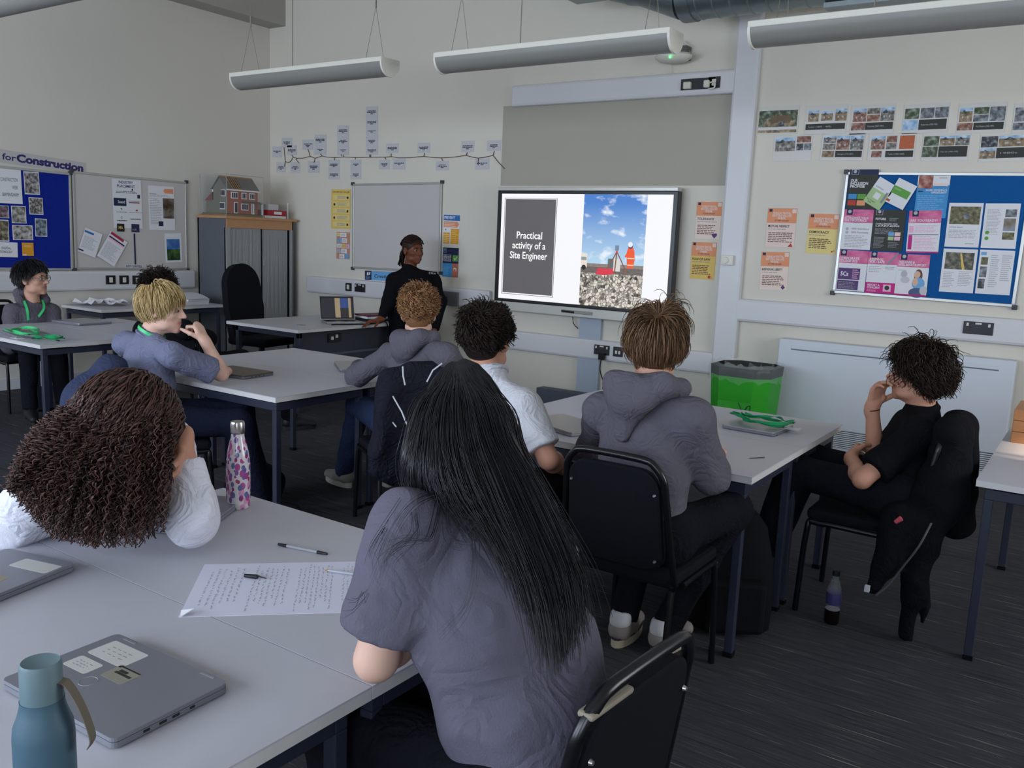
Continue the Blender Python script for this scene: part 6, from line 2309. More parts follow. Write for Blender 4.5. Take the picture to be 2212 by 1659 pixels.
    if legs:
        Q = SDF()
        Q.cap(g('hipL'), g('hipR'), .112 * girth, .112 * girth, .04)
        for sd in 'LR':
            a, b, c = g('hip' + sd), g('kn' + sd), g('an' + sd)
            Q.cap(a, b, .092 * girth, .068, .05)
            Q.cap(b, c, .068, .056, .04, cut=1)
        v, q = Q.net(.011, folds(top_fold[0] + 9, .005, 24))
        put(quad_mesh('trousers', relax(v, q, 1, .4), q, trousers, root))
        for sd in 'LR':
            a = g('an' + sd)
            fd = g('toe' + sd) if ('toe' + sd) in J else unit(g('kn' + sd) - hp) * np.array([1, 1, 0])
            shoe(root, inv, a, fd, shoes or SH_BLACK)
    return root, tp


SH_BLACK = (mat('shoe_black', '#101014', .6, .1), mat('sole_black', '#16161a', .7, .1), None)


def shoe(root, inv, ankle, fd, kit):
    up_m, sole_m, heel_m = kit
    fd = unit(np.array([fd[0], fd[1], 0]))
    sd = np.array([-fd[1], fd[0], 0])
    a = np.array([ankle[0], ankle[1], 0])
    R = np.stack([sd, fd, np.array([0, 0, 1.0])], axis=1)
    S = SDF()
    S.cap(a - fd * .035 + [0, 0, .060], a + fd * .04 + [0, 0, .055], .043, .043, .02)
    S.cap(a + fd * .04 + [0, 0, .05], a + fd * .165 + [0, 0, .038], .043, .030, .03)
    S.cap(a - fd * .03 + [0, 0, .06], a - fd * .025 + [0, 0, .105], .040, .041, .02, cut=1)
    S.cap(a - fd * .02 + [0, 0, .09], a - fd * .02 + [0, 0, .15], .032, .032, .006, op='s')
    S.ell(a + [0, 0, -.03], np.array([.2, .4, .055]), R, .005, 's')
    v, q = S.net(.006)
    o = quad_mesh('shoe', v, q, up_m, root)
    o.matrix_parent_inverse = inv
    out = []
    for i in range(20):
        t = 2 * math.pi * i / 20
        y = math.cos(t)
        x = math.sin(t)
        w_ = .046 if y < .2 else .046 - .010 * (y - .2)
        out.append((x * w_, .055 + y * .135))
    vs = [a + sd * x + fd * y for x, y in out]
    sole = MB().add([tuple(p + [0, 0, z]) for z in (0, .032) for p in vs], [tuple(reversed(range(20))), tuple(range(20, 40))] + [(i, (i + 1) % 20, 20 + (i + 1) % 20, 20 + i) for i in range(20)], sole_m).build('sole', o)
    if heel_m:
        S = SDF()
        S.cap(a - fd * .033 + [0, 0, .098], a - fd * .028 + [0, 0, .112], .043, .043, .01, cut=0)
        S.cap(a - fd * .02 + [0, 0, .09], a - fd * .02 + [0, 0, .2], .034, .034, .004, op='s')
        S.cap(a + fd * .05 + [0, 0, .04], a + fd * .05 + [0, 0, .2], .06, .06, .004, op='s')
        v, q = S.net(.005)
        quad_mesh('heel_tab', v, q, heel_m, o)
        MB().add([tuple(p * 1 + (p - a - fd * .055) * .03 + [0, 0, z]) for z in (.033, .042) for p in vs], [(i, (i + 1) % 20, 20 + (i + 1) % 20, 20 + i) for i in range(20)], mat('shoe_dark_line', '#34303a', .6)).build('foxing', o)
    return o


def hood_down(size=1.0, lean=0.0):
    """a hood lying on the shoulders and back"""
    def fn(S, neck, fr, ac, sp, sh):
        b = -fr
        for sx in (-1, 1):
            p0 = neck + fr * .055 + ac * sx * .05 - sp * .03
            p1 = neck + ac * sx * .105 * size + sp * .012
            p2 = neck + b * .075 + ac * sx * .085 * size + sp * .022
            p3 = neck + b * .115 * size + ac * sx * (.02) - sp * .04
            S.cap(p0, p1, .022, .032, .02).cap(p1, p2, .032, .040, .025).cap(p2, p3, .040, .045, .03)
        S.cap(neck + b * .10 * size - sp * .02 + ac * lean, neck + b * .105 * size - sp * .135 * size + ac * lean * 1.6, .075 * size, .030, .04, fr, .55)
        S.cap(neck + b * .06 - ac * .05 + sp * .015, neck + b * .06 + ac * .05 + sp * .015, .045, .045, .03)
        S.cap(neck + sp * .03 + fr * .02, neck + sp * .11 + fr * .03, .070, .085, .01, op='s')
    return fn
# ------------------------------------------------------------------ cloth colours
C_HOOD = cloth('grey_hoodie', '#5f5c65', .22, .05)
C_TEE = cloth('slate_t_shirt', '#625f6c', .2, .06, crease=.30, cscale=6)
C_POLO = cloth('blue_grey_polo', '#757890', .22, .05)
C_BLACK = cloth('black_cotton', '#131317', .22, .15)
C_WHITE = cloth('white_cotton', '#d2d2d8', .2, .02)
C_WSWEAT = cloth('white_sweatshirt', '#dcdce6', .2, .02)
C_TROU = cloth('dark_trousers', '#17181f', .3, .12)
C_NAVY = cloth('navy_trousers', '#171b2c', .3, .1)
C_JEAN = cloth('blue_jeans', '#2c3854', .35, .12)
H_BROWN = hair_mat('hair_brown', '#3c2a1e', '#86664a')
H_DARK = hair_mat('hair_dark', '#140e0d', '#33261f')
H_GING = hair_mat('hair_ginger', '#6e4a30', '#b4885e', .5)
H_BLOND = hair_mat('hair_blond', '#a08456', '#ead09a', .42)
H_BLACK = hair_mat('hair_black', '#0a0a0d', '#1d1d24', .33, .6)
H_CURL = hair_mat('hair_curly_brown', '#211716', '#644840', .42)
H_MOP = hair_mat('hair_mop', '#120c0a', '#38261d', .4)
H_BRAID = hair_mat('hair_braid', '#1a0f0b', '#5a3220', .5)


def px3(*p):
    return np.array([at(*q) for q in p])


# ------------------------------------------------------------------ chairs
chair((-1.29, 2.80), 0, 'black chair with four silver rivets under the person in the grey hoodie', True)
chair((-.76, 3.94), math.radians(90), 'black chair of the person in the black T-shirt, jacket over its back')
chair((-1.93, 2.70), math.radians(14), 'black chair of the person in the white T-shirt')
chair((-3.02, 3.46), math.radians(60), 'black chair with a piped dark jacket, at the middle table')
chair((-4.03, 2.71), math.radians(-33), 'black chair of the person in the polo shirt')
chair((-7.45, 3.62), math.radians(-84), 'black chair of the person with glasses at the far left')
chair((-5.62, 3.78), math.radians(62), 'black chair behind the raised fist of the person in the polo')
chair((-2.66, 1.24), math.radians(-72), 'black chair of the person in the white sweatshirt')
chair((-.845, 1.285), math.radians(86), 'black chair with a worn foam edge, under the person in the slate T-shirt', True, True)


def jn(**k):
    return {a: (np.asarray(b, float) if len(b) == 3 and not isinstance(b, tuple) else (at(*b) if len(b) == 3 else np.asarray(b[:3], float))) for a, b in k.items()}


W = lambda x, y, z: [x, y, z]      # world joint; tuples are (px, py, depth) read off the photograph
T0 = __import__('time').time()

# ------------------------------------------------------------------ boy in the grey hoodie (middle right)
Hd = Head(at(1416, 750, 3.10), (-.40, .90, -.10))
J = jn(neck=(1404, 842, 3.06), shL=(1300, 888, 3.20), shR=(1503, 905, 2.96), elL=W(-1.62, 2.98, .76), elR=W(-1.075, 2.86, .765), wrL=W(-1.42, 3.12, .775), wrR=W(-1.17, 3.12, .785),
       hipL=W(-1.38, 2.74, .555), hipR=W(-1.18, 2.74, .555), knL=W(-1.42, 3.16, .58), knR=W(-1.08, 3.12, .58), anL=W(-1.43, 2.965, .09), anR=W(-1.265, 2.995, .09), toeL=W(-.1, 1, 0), toeR=W(.12, 1, 0))
S_TAN = (mat('trainer_taupe', '#8d8480', .7, .08), mat('trainer_sole', '#b9ad98', .6, .06), mat('trainer_white', '#cfcfd2', .6, .04))
P7, _ = person('person', 'person in a grey hoodie on the riveted chair, seen from behind', Hd, J, SK_LIGHT, C_HOOD, C_TROU, 'long', hood_down(1.12, -.02), False,
               [('wrR', np.array([-.25, .95, -.05]), np.array([-.3, 0, -1]), 1, dict(curl=(.5, .55, .6, .7), sc=1.0), 'elR')], eyes=False, brow=H_BROWN, shoes=S_TAN, top_fold=(3, .007), chest=(.168, .16, .70))
short_hair(P7, Hd, H_BROWN, 4600, .088, np.random.RandomState(3), (.0, -.075, .100), .34, .42, r=.0016, vol=.030, back=-.092, side=-.03, mess=.22, N_=10, back_short=.62, sides_short=.7, tuck=.22, clump=.28)

# ------------------------------------------------------------------ boy in the white T-shirt
Hd = Head(at(1052, 734, 3.42), (-.22, .97, .02))
J = jn(neck=(1062, 812, 3.38), shL=(985, 868, 3.55), shR=(1132, 880, 3.24), elL=W(-2.20, 2.93, .74), elR=(1185, 992, 3.18), wrL=W(-2.05, 3.08, .70), wrR=W(-1.72, 2.93, .66),
       hipL=W(-2.02, 2.62, .555), hipR=W(-1.82, 2.66, .555), knL=W(-2.1, 3.06, .57), knR=W(-1.82, 3.10, .57), anL=W(-2.1, 3.02, .09), anR=W(-1.84, 3.05, .09))
P6, _ = person('person', 'person in a white T-shirt seated with back to the camera', Hd, J, SK_TAN, C_WHITE, C_BLACK, 'short', None, True,
               [('wrR', np.array([-.4, .8, -.2]), np.array([-.6, -.2, -.6]), 1, dict(curl=(.6, .6, .6, .7)), 'elR')], eyes=False, brow=H_DARK, top_fold=(8, .006), chest=(.16, .15, .68))
short_hair(P6, Hd, H_DARK, 2600, .050, np.random.RandomState(5), (0, -.06, .11), .50, .22, curl=1.0, curl_r=.007, r=.0026, vol=.016, back=-.062, side=.0, mess=.22, N_=9, back_short=.45, sides_short=.4, clump=.4)

# ------------------------------------------------------------------ ginger boy
Hd = Head(at(904, 676, 4.60), (-.60, .80, -.03))
J = jn(neck=(908, 735, 4.55), shL=(842, 768, 4.72), shR=(962, 768, 4.38), elL=(772, 812, 4.83), elR=W(-2.82, 3.78, .72), wrL=W(-3.62, 3.72, .785), wrR=W(-3.05, 3.95, .72),
       hipL=W(-3.05, 3.40, .555), hipR=W(-2.96, 3.58, .555), knL=W(-3.48, 3.58, .58), knR=W(-3.36, 3.80, .58), anL=W(-3.80, 3.78, .09), anR=W(-3.62, 3.98, .09))
P5, _ = person('person', 'person in a grey hoodie with an elbow on the middle table, dark jacket behind', Hd, J, SK_PALE, C_HOOD, C_JEAN, 'long', hood_down(1.05), False, (), eyes=False, brow=H_GING, shoes=(mat('grey_trainer', '#7d7a74', .7, .1), mat('pale_sole', '#a8a49a', .6), None), top_fold=(12, .007), chest=(.165, .155, .70))
short_hair(P5, Hd, H_GING, 2100, .040, np.random.RandomState(7), (0, -.05, .12), .72, .10, curl=1.3, curl_r=.008, r=.0030, vol=.016, back=-.085, side=-.01, mess=.4, N_=9, back_short=.55, sides_short=.5)

# ------------------------------------------------------------------ blond boy
Hd = Head(at(350, 668, 4.50), (.83, .55, -.06))
wr = at(444, 738, 4.54)
J = jn(neck=(322, 728, 4.52), shL=(272, 742, 4.80), shR=(370, 768, 4.38), elL=W(-4.08, 3.05, .77), elR=(478, 808, 4.60), wrL=W(-3.98, 3.06, .77), wrR=(444, 738, 4.54),
       hipL=W(-4.12, 2.70, .555), hipR=W(-4.02, 2.58, .555), knL=W(-3.80, 3.00, .58), knR=W(-3.62, 2.86, .56), anL=W(-3.68, 3.06, .09), anR=W(-3.52, 2.92, .09))
P4, tp = person('person', 'person in a blue grey polo with a green lanyard, fist against the mouth', Hd, J, SK_PALE, C_POLO, C_NAVY, 'short', None, True,
                [('wrR', at(420, 690, 4.54) - wr, at(400, 712, 4.56) - wr, 1, dict(curl=(1.35, 1.4, 1.45, 1.5), thumb=(.3, 1.0), sc=1.0, spread=.02), 'elR')], brow=H_BLOND, look=(0, 0), top_fold=(15, .007), chest=(.168, .158, .70), head_kw=dict(nose=1.0))
short_hair(P4, Hd, H_BLOND, 3200, .105, np.random.RandomState(9), (0, -.055, .115), .18, .75, r=.0019, vol=.024, front=.045, back=-.070, side=.0, mess=.12, N_=10, back_short=.42, sides_short=.5, front_short=.50, fwd=.0, tuck=.30, clump=.22)
# lanyard round his neck, its bright band on the nape
nk = J['neck']
axn = unit(Hd.w(0, -.022, -.065) - nk)
e1 = unit(np.cross(axn, J['shR'] - J['shL']))
e2 = np.cross(axn, e1)
ring = [nk + axn * .03 + .071 * (math.cos(a) * e1 + math.sin(a) * e2) for a in [2 * math.pi * i / 16 for i in range(17)]]
tag(ribbon_mesh([ring], M_LANL, .016, tuple(e1)).build('neck_lanyard'), 'bright green lanyard round the neck of the person in the polo', 'lanyard')

# ------------------------------------------------------------------ boy in black on the right
Hd = Head(at(1982, 811, 3.75), (-.97, .24, .03))
wr = at(1884, 878, 3.86)
J = jn(neck=(1992, 884, 3.77), shL=(1985, 936, 3.62), shR=(1962, 915, 3.98), elL=(1862, 1036, 3.60), elR=(1892, 1004, 3.92), wrL=(1838, 988, 3.84), wrR=(1884, 878, 3.86),
       hipL=W(-.62, 3.84, .555), hipR=W(-.62, 4.04, .555), knL=W(-1.06, 3.80, .60), knR=W(-1.06, 4.08, .60), anL=W(-1.20, 3.78, .09), anR=W(-1.22, 4.06, .09))
P8, _ = person('person', 'person in a black T-shirt seated in profile, hand on chin, other arm folded', Hd, J, SK_TAN, C_BLACK, C_TROU, 'short', None, True,
               [('wrR', at(1898, 838, 3.82) - wr, at(1915, 850, 3.78) - wr, 1, dict(curl=(.75, .7, .65, .6), thumb=(.9, .35), sc=1.06, spread=.16), 'elR'),
                ('wrL', at(1850, 965, 3.95) - J['wrL'], np.array([.6, .3, -.2]), -1, dict(curl=(.9, .95, 1.0, 1.0), thumb=(.2, 1.0)), 'elL')], brow=H_MOP, top_fold=(21, .005), chest=(.165, .155, .70), head_kw=dict(nose=1.05))
short_hair(P8, Hd, H_MOP, 3000, .082, np.random.RandomState(13), (0, -.03, .12), .42, .45, curl=.8, curl_r=.010, r=.0025, vol=.032, front=.064, back=-.088, side=.008, mess=.30, N_=12, fwd=.0, back_short=.75, sides_short=.7, front_short=.40, clump=.4)
w_ = MB().tube([wr + unit(wr - J['elR']) * -.012 + .0305 * (math.cos(a) * unit(np.cross(wr - J['elR'], [0, 0, 1.0]) + 1e-6) + math.sin(a) * unit(np.cross(wr - J['elR'], np.cross(wr - J['elR'], [0, 0, 1.0])))) for a in [2 * math.pi * i / 20 for i in range(20)]], .0028, mat('brown_cord', '#3a241c', .8), 6, closed=True)
tag(w_.build('wristband'), 'thin brown cord round the wrist of the person in black', 'bracelet')

# ------------------------------------------------------------------ boy with glasses, far left
Hd = Head(at(70, 603, 7.10), (.86, .50, .06), sc=1.12)
J = jn(neck=(70, 650, 7.14), shL=(112, 674, 7.26), shR=(26, 674, 7.02), elL=(124, 742, 7.24), elR=(20, 748, 6.97), wrL=W(-7.12, 3.70, .62), wrR=W(-7.16, 3.50, .62),
       hipL=W(-7.42, 3.74, .555), hipR=W(-7.42, 3.54, .555), knL=W(-6.98, 3.72, .58), knR=W(-6.98, 3.48, .58), anL=W(-6.9, 3.7, .09), anR=W(-6.86, 3.42, .09))
P2, _ = person('person', 'person in glasses, grey hoodie and green lanyard, seated at the far left', Hd, J, SK_LIGHT, C_HOOD, C_TROU, 'long', hood_down(.95), False, (), brow=H_DARK, top_fold=(31, .007), chest=(.172, .16, .72))
short_hair(P2, Hd, H_BLACK, 2000, .066, np.random.RandomState(17), (0, -.05, .115), .35, .5, r=.0028, vol=.026, front=.06, back=-.085, side=-.01, mess=.2, N_=9, fwd=.0, front_short=.55, sides_short=.8)
gl = MB()
M_GLF = mat('glasses_frame', '#6c5f50', .3, .02, metal=.5)
for sx in (-1, 1):
    gl.tube([Hd.w(sx * .033 + .024 * math.cos(a), .104, .004 + .020 * math.sin(a)) for a in [2 * math.pi * i / 16 for i in range(16)]], .0022, M_GLF, 6, closed=True)
    gl.tube([Hd.w(sx * .057, .102, .008), Hd.w(sx * .080, .04, .010), Hd.w(sx * .083, -.01, .006)], .002, M_GLF, 5)
gl.tube([Hd.w(-.010, .105, .008), Hd.w(.010, .105, .008)], .002, M_GLF, 5)
g_ = gl.build('glasses')
tag(g_, 'thin framed glasses worn by the person at the far left', 'glasses')
for sx in (-1, 1):
    n_ = 16
    MB().poly([Hd.w(sx * .033 + .023 * math.cos(2 * math.pi * i / n_), .104, .004 + .019 * math.sin(2 * math.pi * i / n_)) for i in range(n_)], mat('lens', '#e8e4d8', .05, 0, alpha=.15, spec=.6)).build('lens', g_)
fr_ = unit(np.array([.9, -.25, 0]))
a_, b_ = J['neck'] + fr_ * .10, (J['hipL'] + J['hipR']) / 2 * .45 + J['neck'] * .55 + fr_ * .16
la = ribbon_mesh([[J['neck'] - np.array([.0, .075, -.01]) + fr_ * .03, J['neck'] - np.array([0, .07, .06]) + fr_ * .11, b_ + np.array([0, -.02, -.01]), b_ + np.array([0, 0, -.05])],
                  [J['neck'] + np.array([.0, .075, .01]) + fr_ * .03, J['neck'] + np.array([0, .06, -.06]) + fr_ * .12, b_ + np.array([0, .02, -.01]), b_ + np.array([0, 0, -.05])]], M_LANL, .018, tuple(fr_))
tag(la.build('neck_lanyard'), 'green lanyard hanging round the neck of the person with glasses', 'lanyard')

# ------------------------------------------------------------------ person behind the blond boy
Hd = Head(at(343, 630, 6.30), (-.35, .93, -.05))
J = jn(neck=(352, 690, 6.28), shL=(308, 712, 6.42), shR=(398, 712, 6.10), elL=W(-5.98, 4.02, .77), elR=W(-5.45, 4.02, .74), wrL=W(-5.98, 4.2, .78), wrR=W(-5.72, 4.2, .74),
       hipL=W(-5.72, 3.72, .555), hipR=W(-5.55, 3.80, .555), knL=W(-5.72, 4.2, .58), knR=W(-5.35, 4.24, .58), anL=W(-5.72, 4.45, .09), anR=W(-5.22, 4.62, .09))
P3, _ = person('person', 'person in black, mostly hidden behind the one in the polo', Hd, J, SK_TAN, C_BLACK, C_BLACK, 'long', None, True, (), eyes=False, brow=H_DARK, top_fold=(41, .005), h_body=.007, h_top=.011)
short_hair(P3, Hd, H_DARK, 1300, .055, np.random.RandomState(19), (0, -.05, .12), .7, .1, curl=1.2, curl_r=.010, r=.0032, vol=.04, back=-.085, side=-.01, mess=.4, N_=9)

# ------------------------------------------------------------------ the teacher
Hd = Head(at(892, 541, 8.40), (.97, -.22, -.02), sc=1.10)
wr = at(822, 690, 8.08)
J = jn(neck=(886, 580, 8.42), shL=(936, 604, 8.52), shR=(852, 606, 8.30), elL=(950, 652, 8.42), elR=(840, 650, 8.16), wrL=(938, 716, 8.30), wrR=(822, 690, 8.08),
       hipL=W(-5.42, 6.42, .88), hipR=W(-5.58, 6.26, .88), knL=W(-5.40, 6.34, .50), knR=W(-5.54, 6.18, .50), anL=W(-5.40, 6.38, .09), anR=W(-5.56, 6.22, .09), toeL=W(.6, -.8, 0), toeR=W(.6, -.8, 0))
P1, tp = person('person', 'person standing in a black sweatshirt, one hand on the desk', Hd, J, SK_BROWN, C_BLACK, C_BLACK, 'long', None, True,
                [('wrR', at(800, 694, 8.02) - wr, np.array([.0, .0, -1.0]), 1, dict(curl=(.25, .25, .3, .3), sc=1.08), 'elR')], brow=H_DARK, look=(.25, 0), top_fold=(51, .006), chest=(.185, .18, .72), girth=1.1)
S = SDF()
S.ell(Hd.w(0, -.014, .038), np.array([.081, .102, .095]) * Hd.s, Hd.R, .01)
S.ell(Hd.w(0, .085, -.04), np.array([.08, .09, .095]) * Hd.s, Hd.R, .01, 's')
for sx in (-1, 1):
    S.ell(Hd.w(sx * .09, .0, -.04), np.array([.03, .04, .05]) * Hd.s, Hd.R, .01, 's')
S.ell(Hd.w(0, -.06, -.095), np.array([.1, .07, .075]) * Hd.s, Hd.R, .01, 's')
v, q = S.net(.006)
cap_ = quad_mesh('hair', v, q, H_BRAID, P1, {'tone': np.full(len(v), .2)})
# cornrows combed back, then hanging braids
for k in range(9):
    a = -1.2 + 2.4 * k / 8
    pts = []
    for t_ in np.linspace(0, 1, 9):
        th = math.radians(52 - 150 * t_)
        pts.append(Hd.w(.083 * math.sin(a) * math.cos(th * .6), -.014 + .104 * math.sin(math.radians(90) - (math.radians(90) - th)) * math.cos(a * .3) if False else -.014 + .104 * math.sin(th) * math.cos(a * .25), .038 + .097 * math.cos(th) * math.cos(a)))
    MB().tube(pts, [.0055 + .0012 * (i % 2) for i in range(9)], H_BRAID, 6).build('cornrow', cap_)
rs = np.random.RandomState(3)
for k in range(9):
    x = -.06 + .014 * k
    p0 = Hd.w(x * .7, -.098, .01)
    e_ = at(866 + rs.uniform(-8, 14), 574 + rs.uniform(-6, 8), 8.42 + rs.uniform(-.06, .1))
    pts = smooth_path([p0, p0 * .6 + e_ * .4 + Hd.R[:, 1] * -.035 + np.array([0, 0, .02]), p0 * .25 + e_ * .75 - Hd.R[:, 1] * .02, e_], 5)
    MB().tube(pts, [.0075 + .0022 * (i % 2) for i in range(len(pts))], H_BRAID, 6).build('braid', cap_)
S = Sheet(.09, .03, C_BLACK, .0008)
S.text('Site', .1, .8, .62, P_LGREY, .0, .75)
fr_ = unit(np.array([.66, -.75, .05]))
ac_ = unit(np.cross([0, 0, 1.0], -fr_)) * -1
Mx = Matrix.Identity(4)
pc = at(934, 590 + 0, 8.28)
uu = unit(np.cross([0, 0, 1.0], fr_))
for i in range(3):
    Mx[i][0], Mx[i][1], Mx[i][2], Mx[i][3] = uu[i], np.cross(fr_, uu)[i], fr_[i], pc[i]
o = S.mb.build('chest_print', tp)
o.matrix_world = Mx

# ------------------------------------------------------------------ curly haired person, foreground left
Hd = Head(at(285, 946, 2.14), (-.22, .96, -.16))
J = jn(neck=W(-2.10, 1.30, .985), shL=W(-2.20, 1.47, .93), shR=W(-2.12, 1.13, .93), elL=(416, 1116, 2.20), elR=W(-2.28, 1.06, .76), wrL=(392, 955, 2.24), wrR=W(-2.14, 1.24, .80),
       hipL=W(-2.58, 1.36, .555), hipR=W(-2.54, 1.14, .555), knL=W(-2.14, 1.42, .57), knR=W(-2.12, 1.18, .57), anL=W(-2.1, 1.42, .09), anR=W(-2.1, 1.2, .09))
wl = J['wrL']
P9, _ = person('person', 'person in a white sweatshirt bent over the foreground table, head on one hand', Hd, J, SK_TAN, C_WSWEAT, C_TROU, 'long', None, False,
               [('wrL', Hd.w(.05, .09, -.06) - wl, Hd.w(0, .0, -.02) - wl, -1, dict(curl=(.5, .5, .5, .5)), 'elL')], eyes=False, brow=H_DARK, cuff=(.74, .99), top_fold=(61, .010), chest=(.17, .16, .70), girth=1.12)


def curls(root, Hd, n, seed):
    rs = np.random.RandomState(seed)
    P0, nr = scalp_roots(n, rs, .05, -.08, -.03)
    Wd = Hd.c + (P0 * Hd.s) @ Hd.R.T
    dp = (Wd - CP) @ CF
    sx = ((Wd - CP) @ CR) / dp * FPX + 1106
    sy = 829.5 - ((Wd - CP) @ CU) / dp * FPX
    u = np.clip((sx - 205) / (368 - 205), 0, 1)
    u = np.clip(u + rs.normal(size=n) * .10, 0, 1)
    ex = 22 + (352 - 22) * u ** 1.0
    ey = np.interp(ex, [22, 60, 110, 200, 300, 352], [1062, 1110, 1165, 1186, 1182, 1150])
    near = np.clip((2.16 - dp) / .12, -1, 1)
    fr = rs.uniform(.35, 1.0, n) ** .7
    ex = sx + (ex - sx) * (fr * .35 + .65) + rs.normal(size=n) * 6
    ey = sy + (ey - sy) * fr
    ed = 2.06 - .08 * near + rs.normal(size=n) * .03 + .10 * (1 - u) * .3
    N_ = 46
    t = np.linspace(0, 1, N_)[None, :]
    cx = sx * .45 + ex * .55
    cx = cx + (cx - 262) * .22
    cy = sy * .72 + ey * .28 - 12
    cd = np.minimum(dp, 2.1) - .07 - .04 * near
    B = lambda a, b, c: (1 - t) ** 2 * a[:, None] + 2 * t * (1 - t) * b[:, None] + t * t * c[:, None]
    X, Y, Dp = B(sx, cx, ex), B(sy, cy, ey), B(dp, cd, ed)
    P = CP + (CR * ((X - 1106) / FPX)[..., None] - CU * ((Y - 829.5) / FPX)[..., None] + CF) * Dp[..., None]
    T = np.gradient(P, axis=1)
    seg = np.linalg.norm(T, axis=2)
    s = np.cumsum(seg, axis=1)
    T /= seg[..., None] + 1e-9
    A = np.cross(T, CF)
    A /= np.linalg.norm(A, axis=2, keepdims=True) + 1e-9
    Bn = np.cross(T, A)
    pitch = rs.uniform(.022, .036, n)[:, None]
    amp = rs.uniform(.003, .0085, n)[:, None] * np.clip(t * 2.4, .05, 1)
    ang = 2 * math.pi * s / pitch + rs.uniform(0, 6.28, n)[:, None]
    lp = (P - Hd.c) @ Hd.R / Hd.s
    lp = push_out(lp, np.repeat(rs.uniform(.004, .030, n)[:, None], N_, 1), (.083, .106, .096), (0, -.02, .04))
    P = Hd.c + (lp * Hd.s) @ Hd.R.T
    P = P + (amp * np.cos(ang))[..., None] * A + (amp * np.sin(ang))[..., None] * Bn
    P[..., 2] = np.maximum(P[..., 2], TZ + .006)
    return P, rs.uniform(0, 1, n)


S = SDF()
S.ell(Hd.w(0, -.02, .04), np.array([.083, .106, .095]) * Hd.s, Hd.R, .02)
for (a, b, r0, r1) in (((300, 900, 2.14), (120, 1040, 2.12), .06, .055), ((290, 900, 2.14), (200, 1110, 2.08), .06, .05), ((300, 900, 2.14), (290, 1100, 2.10), .06, .045), ((270, 900, 2.18), (80, 1040, 2.20), .055, .04)):
    S.cap(at(*a), at(*b), r0, r1, .05)
v, q = S.net(.010)
v[:, 2] = np.maximum(v[:, 2], TZ + .01)
hb_ = quad_mesh('hair', v, q, H_CURL, P9, {'tone': np.full(len(v), .05)})
P, tn = curls(P9, Hd, 3200, 23)
strands('curls', P, np.random.RandomState(1).uniform(.0014, .0032, len(P)), H_CURL, hb_, tn, .6)

# ------------------------------------------------------------------ long haired girl, foreground right
Hd = Head(at(1003, 938, 1.73), (-.52, .83, -.32))
J = jn(neck=W(-.935, 1.285, 1.09), shL=W(-.975, 1.135, 1.035), shR=(1105, 1122, 1.76), elL=(812, 1425, 1.555), elR=W(-1.06, 1.60, .80), wrL=W(-1.10, 1.34, .785), wrR=W(-1.16, 1.62, .785),
       hipL=W(-.77, 1.18, .57), hipR=W(-.75, 1.38, .57), knL=W(-1.20, 1.18, .57), knR=W(-1.20, 1.40, .57), anL=W(-1.16, 1.2, .09), anR=W(-1.14, 1.40, .09))


def loose(T, sh, hp, mid, fr, ac, sp):
    """loose back of the shirt bulging over the chair"""
    T.cap(mid - fr * .02, hp - fr * .05 - sp * .12, .15, .18, .06, fr, .70)
    T.cap(hp - fr * .075 + ac * .06 + sp * .22, hp - fr * .065 - ac * .04 + sp * .12, .07, .075, .07)


P10, tp10 = person('person', 'person in a slate T-shirt, back to the camera, elbow on the near table', Hd, J, SK_PALE, C_TEE, C_TROU, 'short', None, True,
                   [('wrL', np.array([-.2, .95, 0.0]), np.array([0, 0, -1.0]), -1, dict(curl=(.3, .3, .3, .3)), 'elL')], eyes=False, brow=H_BLACK, top_fold=(71, .008), chest=(.150, .150, .72), girth=1.12, extra_top=loose, h_body=.005, h_top=.007)
G = [[(975, 806, 1.71), (905, 870, 1.675), (884, 970, 1.65), (878, 1040, 1.67), (886, 1085, 1.72), (895, 1120, 1.78)],
     [(980, 801, 1.70), (935, 870, 1.60), (918, 970, 1.56), (918, 1035, 1.56), (935, 1075, 1.60), (950, 1100, 1.66)],
     [(985, 799, 1.69), (975, 868, 1.565), (975, 970, 1.52), (1000, 1060, 1.49), (1060, 1150, 1.43), (1120, 1240, 1.39)],
     [(990, 798, 1.69), (1018, 868, 1.560), (1040, 970, 1.515), (1085, 1090, 1.46), (1165, 1290, 1.37), (1192, 1470, 1.32)],
     [(995, 798, 1.69), (1058, 868, 1.59), (1085, 970, 1.545), (1140, 1090, 1.48), (1212, 1260, 1.40), (1228, 1420, 1.36)],
     [(1000, 801, 1.71), (1096, 880, 1.66), (1116, 980, 1.62), (1185, 1100, 1.55), (1250, 1220, 1.48), (1288, 1335, 1.44)]]
Gw = np.array([[at(*p) for p in smooth_path(g, 4)] for g in G])      # (6, M, 3)
rs = np.random.RandomState(31)
n = 4200
uu = rs.uniform(0, 5, n)
uu = np.where(rs.uniform(size=n) < .45, 2.2 + rs.beta(2, 2, n) * 2.6, uu)
i0 = np.minimum(uu.astype(int), 4)
fq = (uu - i0)[:, None, None]
P = Gw[i0] * (1 - fq) + Gw[i0 + 1] * fq
M_ = P.shape[1]
t = np.linspace(0, 1, M_)
off = rs.normal(size=(n, 1, 3)) * .010 * np.clip(t * 2.0, .15, 1)[None, :, None]
wave = np.sin(t[None, :] * rs.uniform(3, 9, (n, 1)) + rs.uniform(0, 6.28, (n, 1)))[..., None] * rs.normal(size=(n, 1, 3)) * .005 * t[None, :, None]
P = P + off + wave
lp = (P - Hd.c) @ Hd.R / Hd.s
lp = push_out(lp, np.repeat(rs.uniform(.003, .016, n)[:, None], M_, 1), (.080, .103, .142), (0, -.014, -.014))
P = Hd.c + (lp * Hd.s) @ Hd.R.T
cut = rs.uniform(.72, 1.0, n)
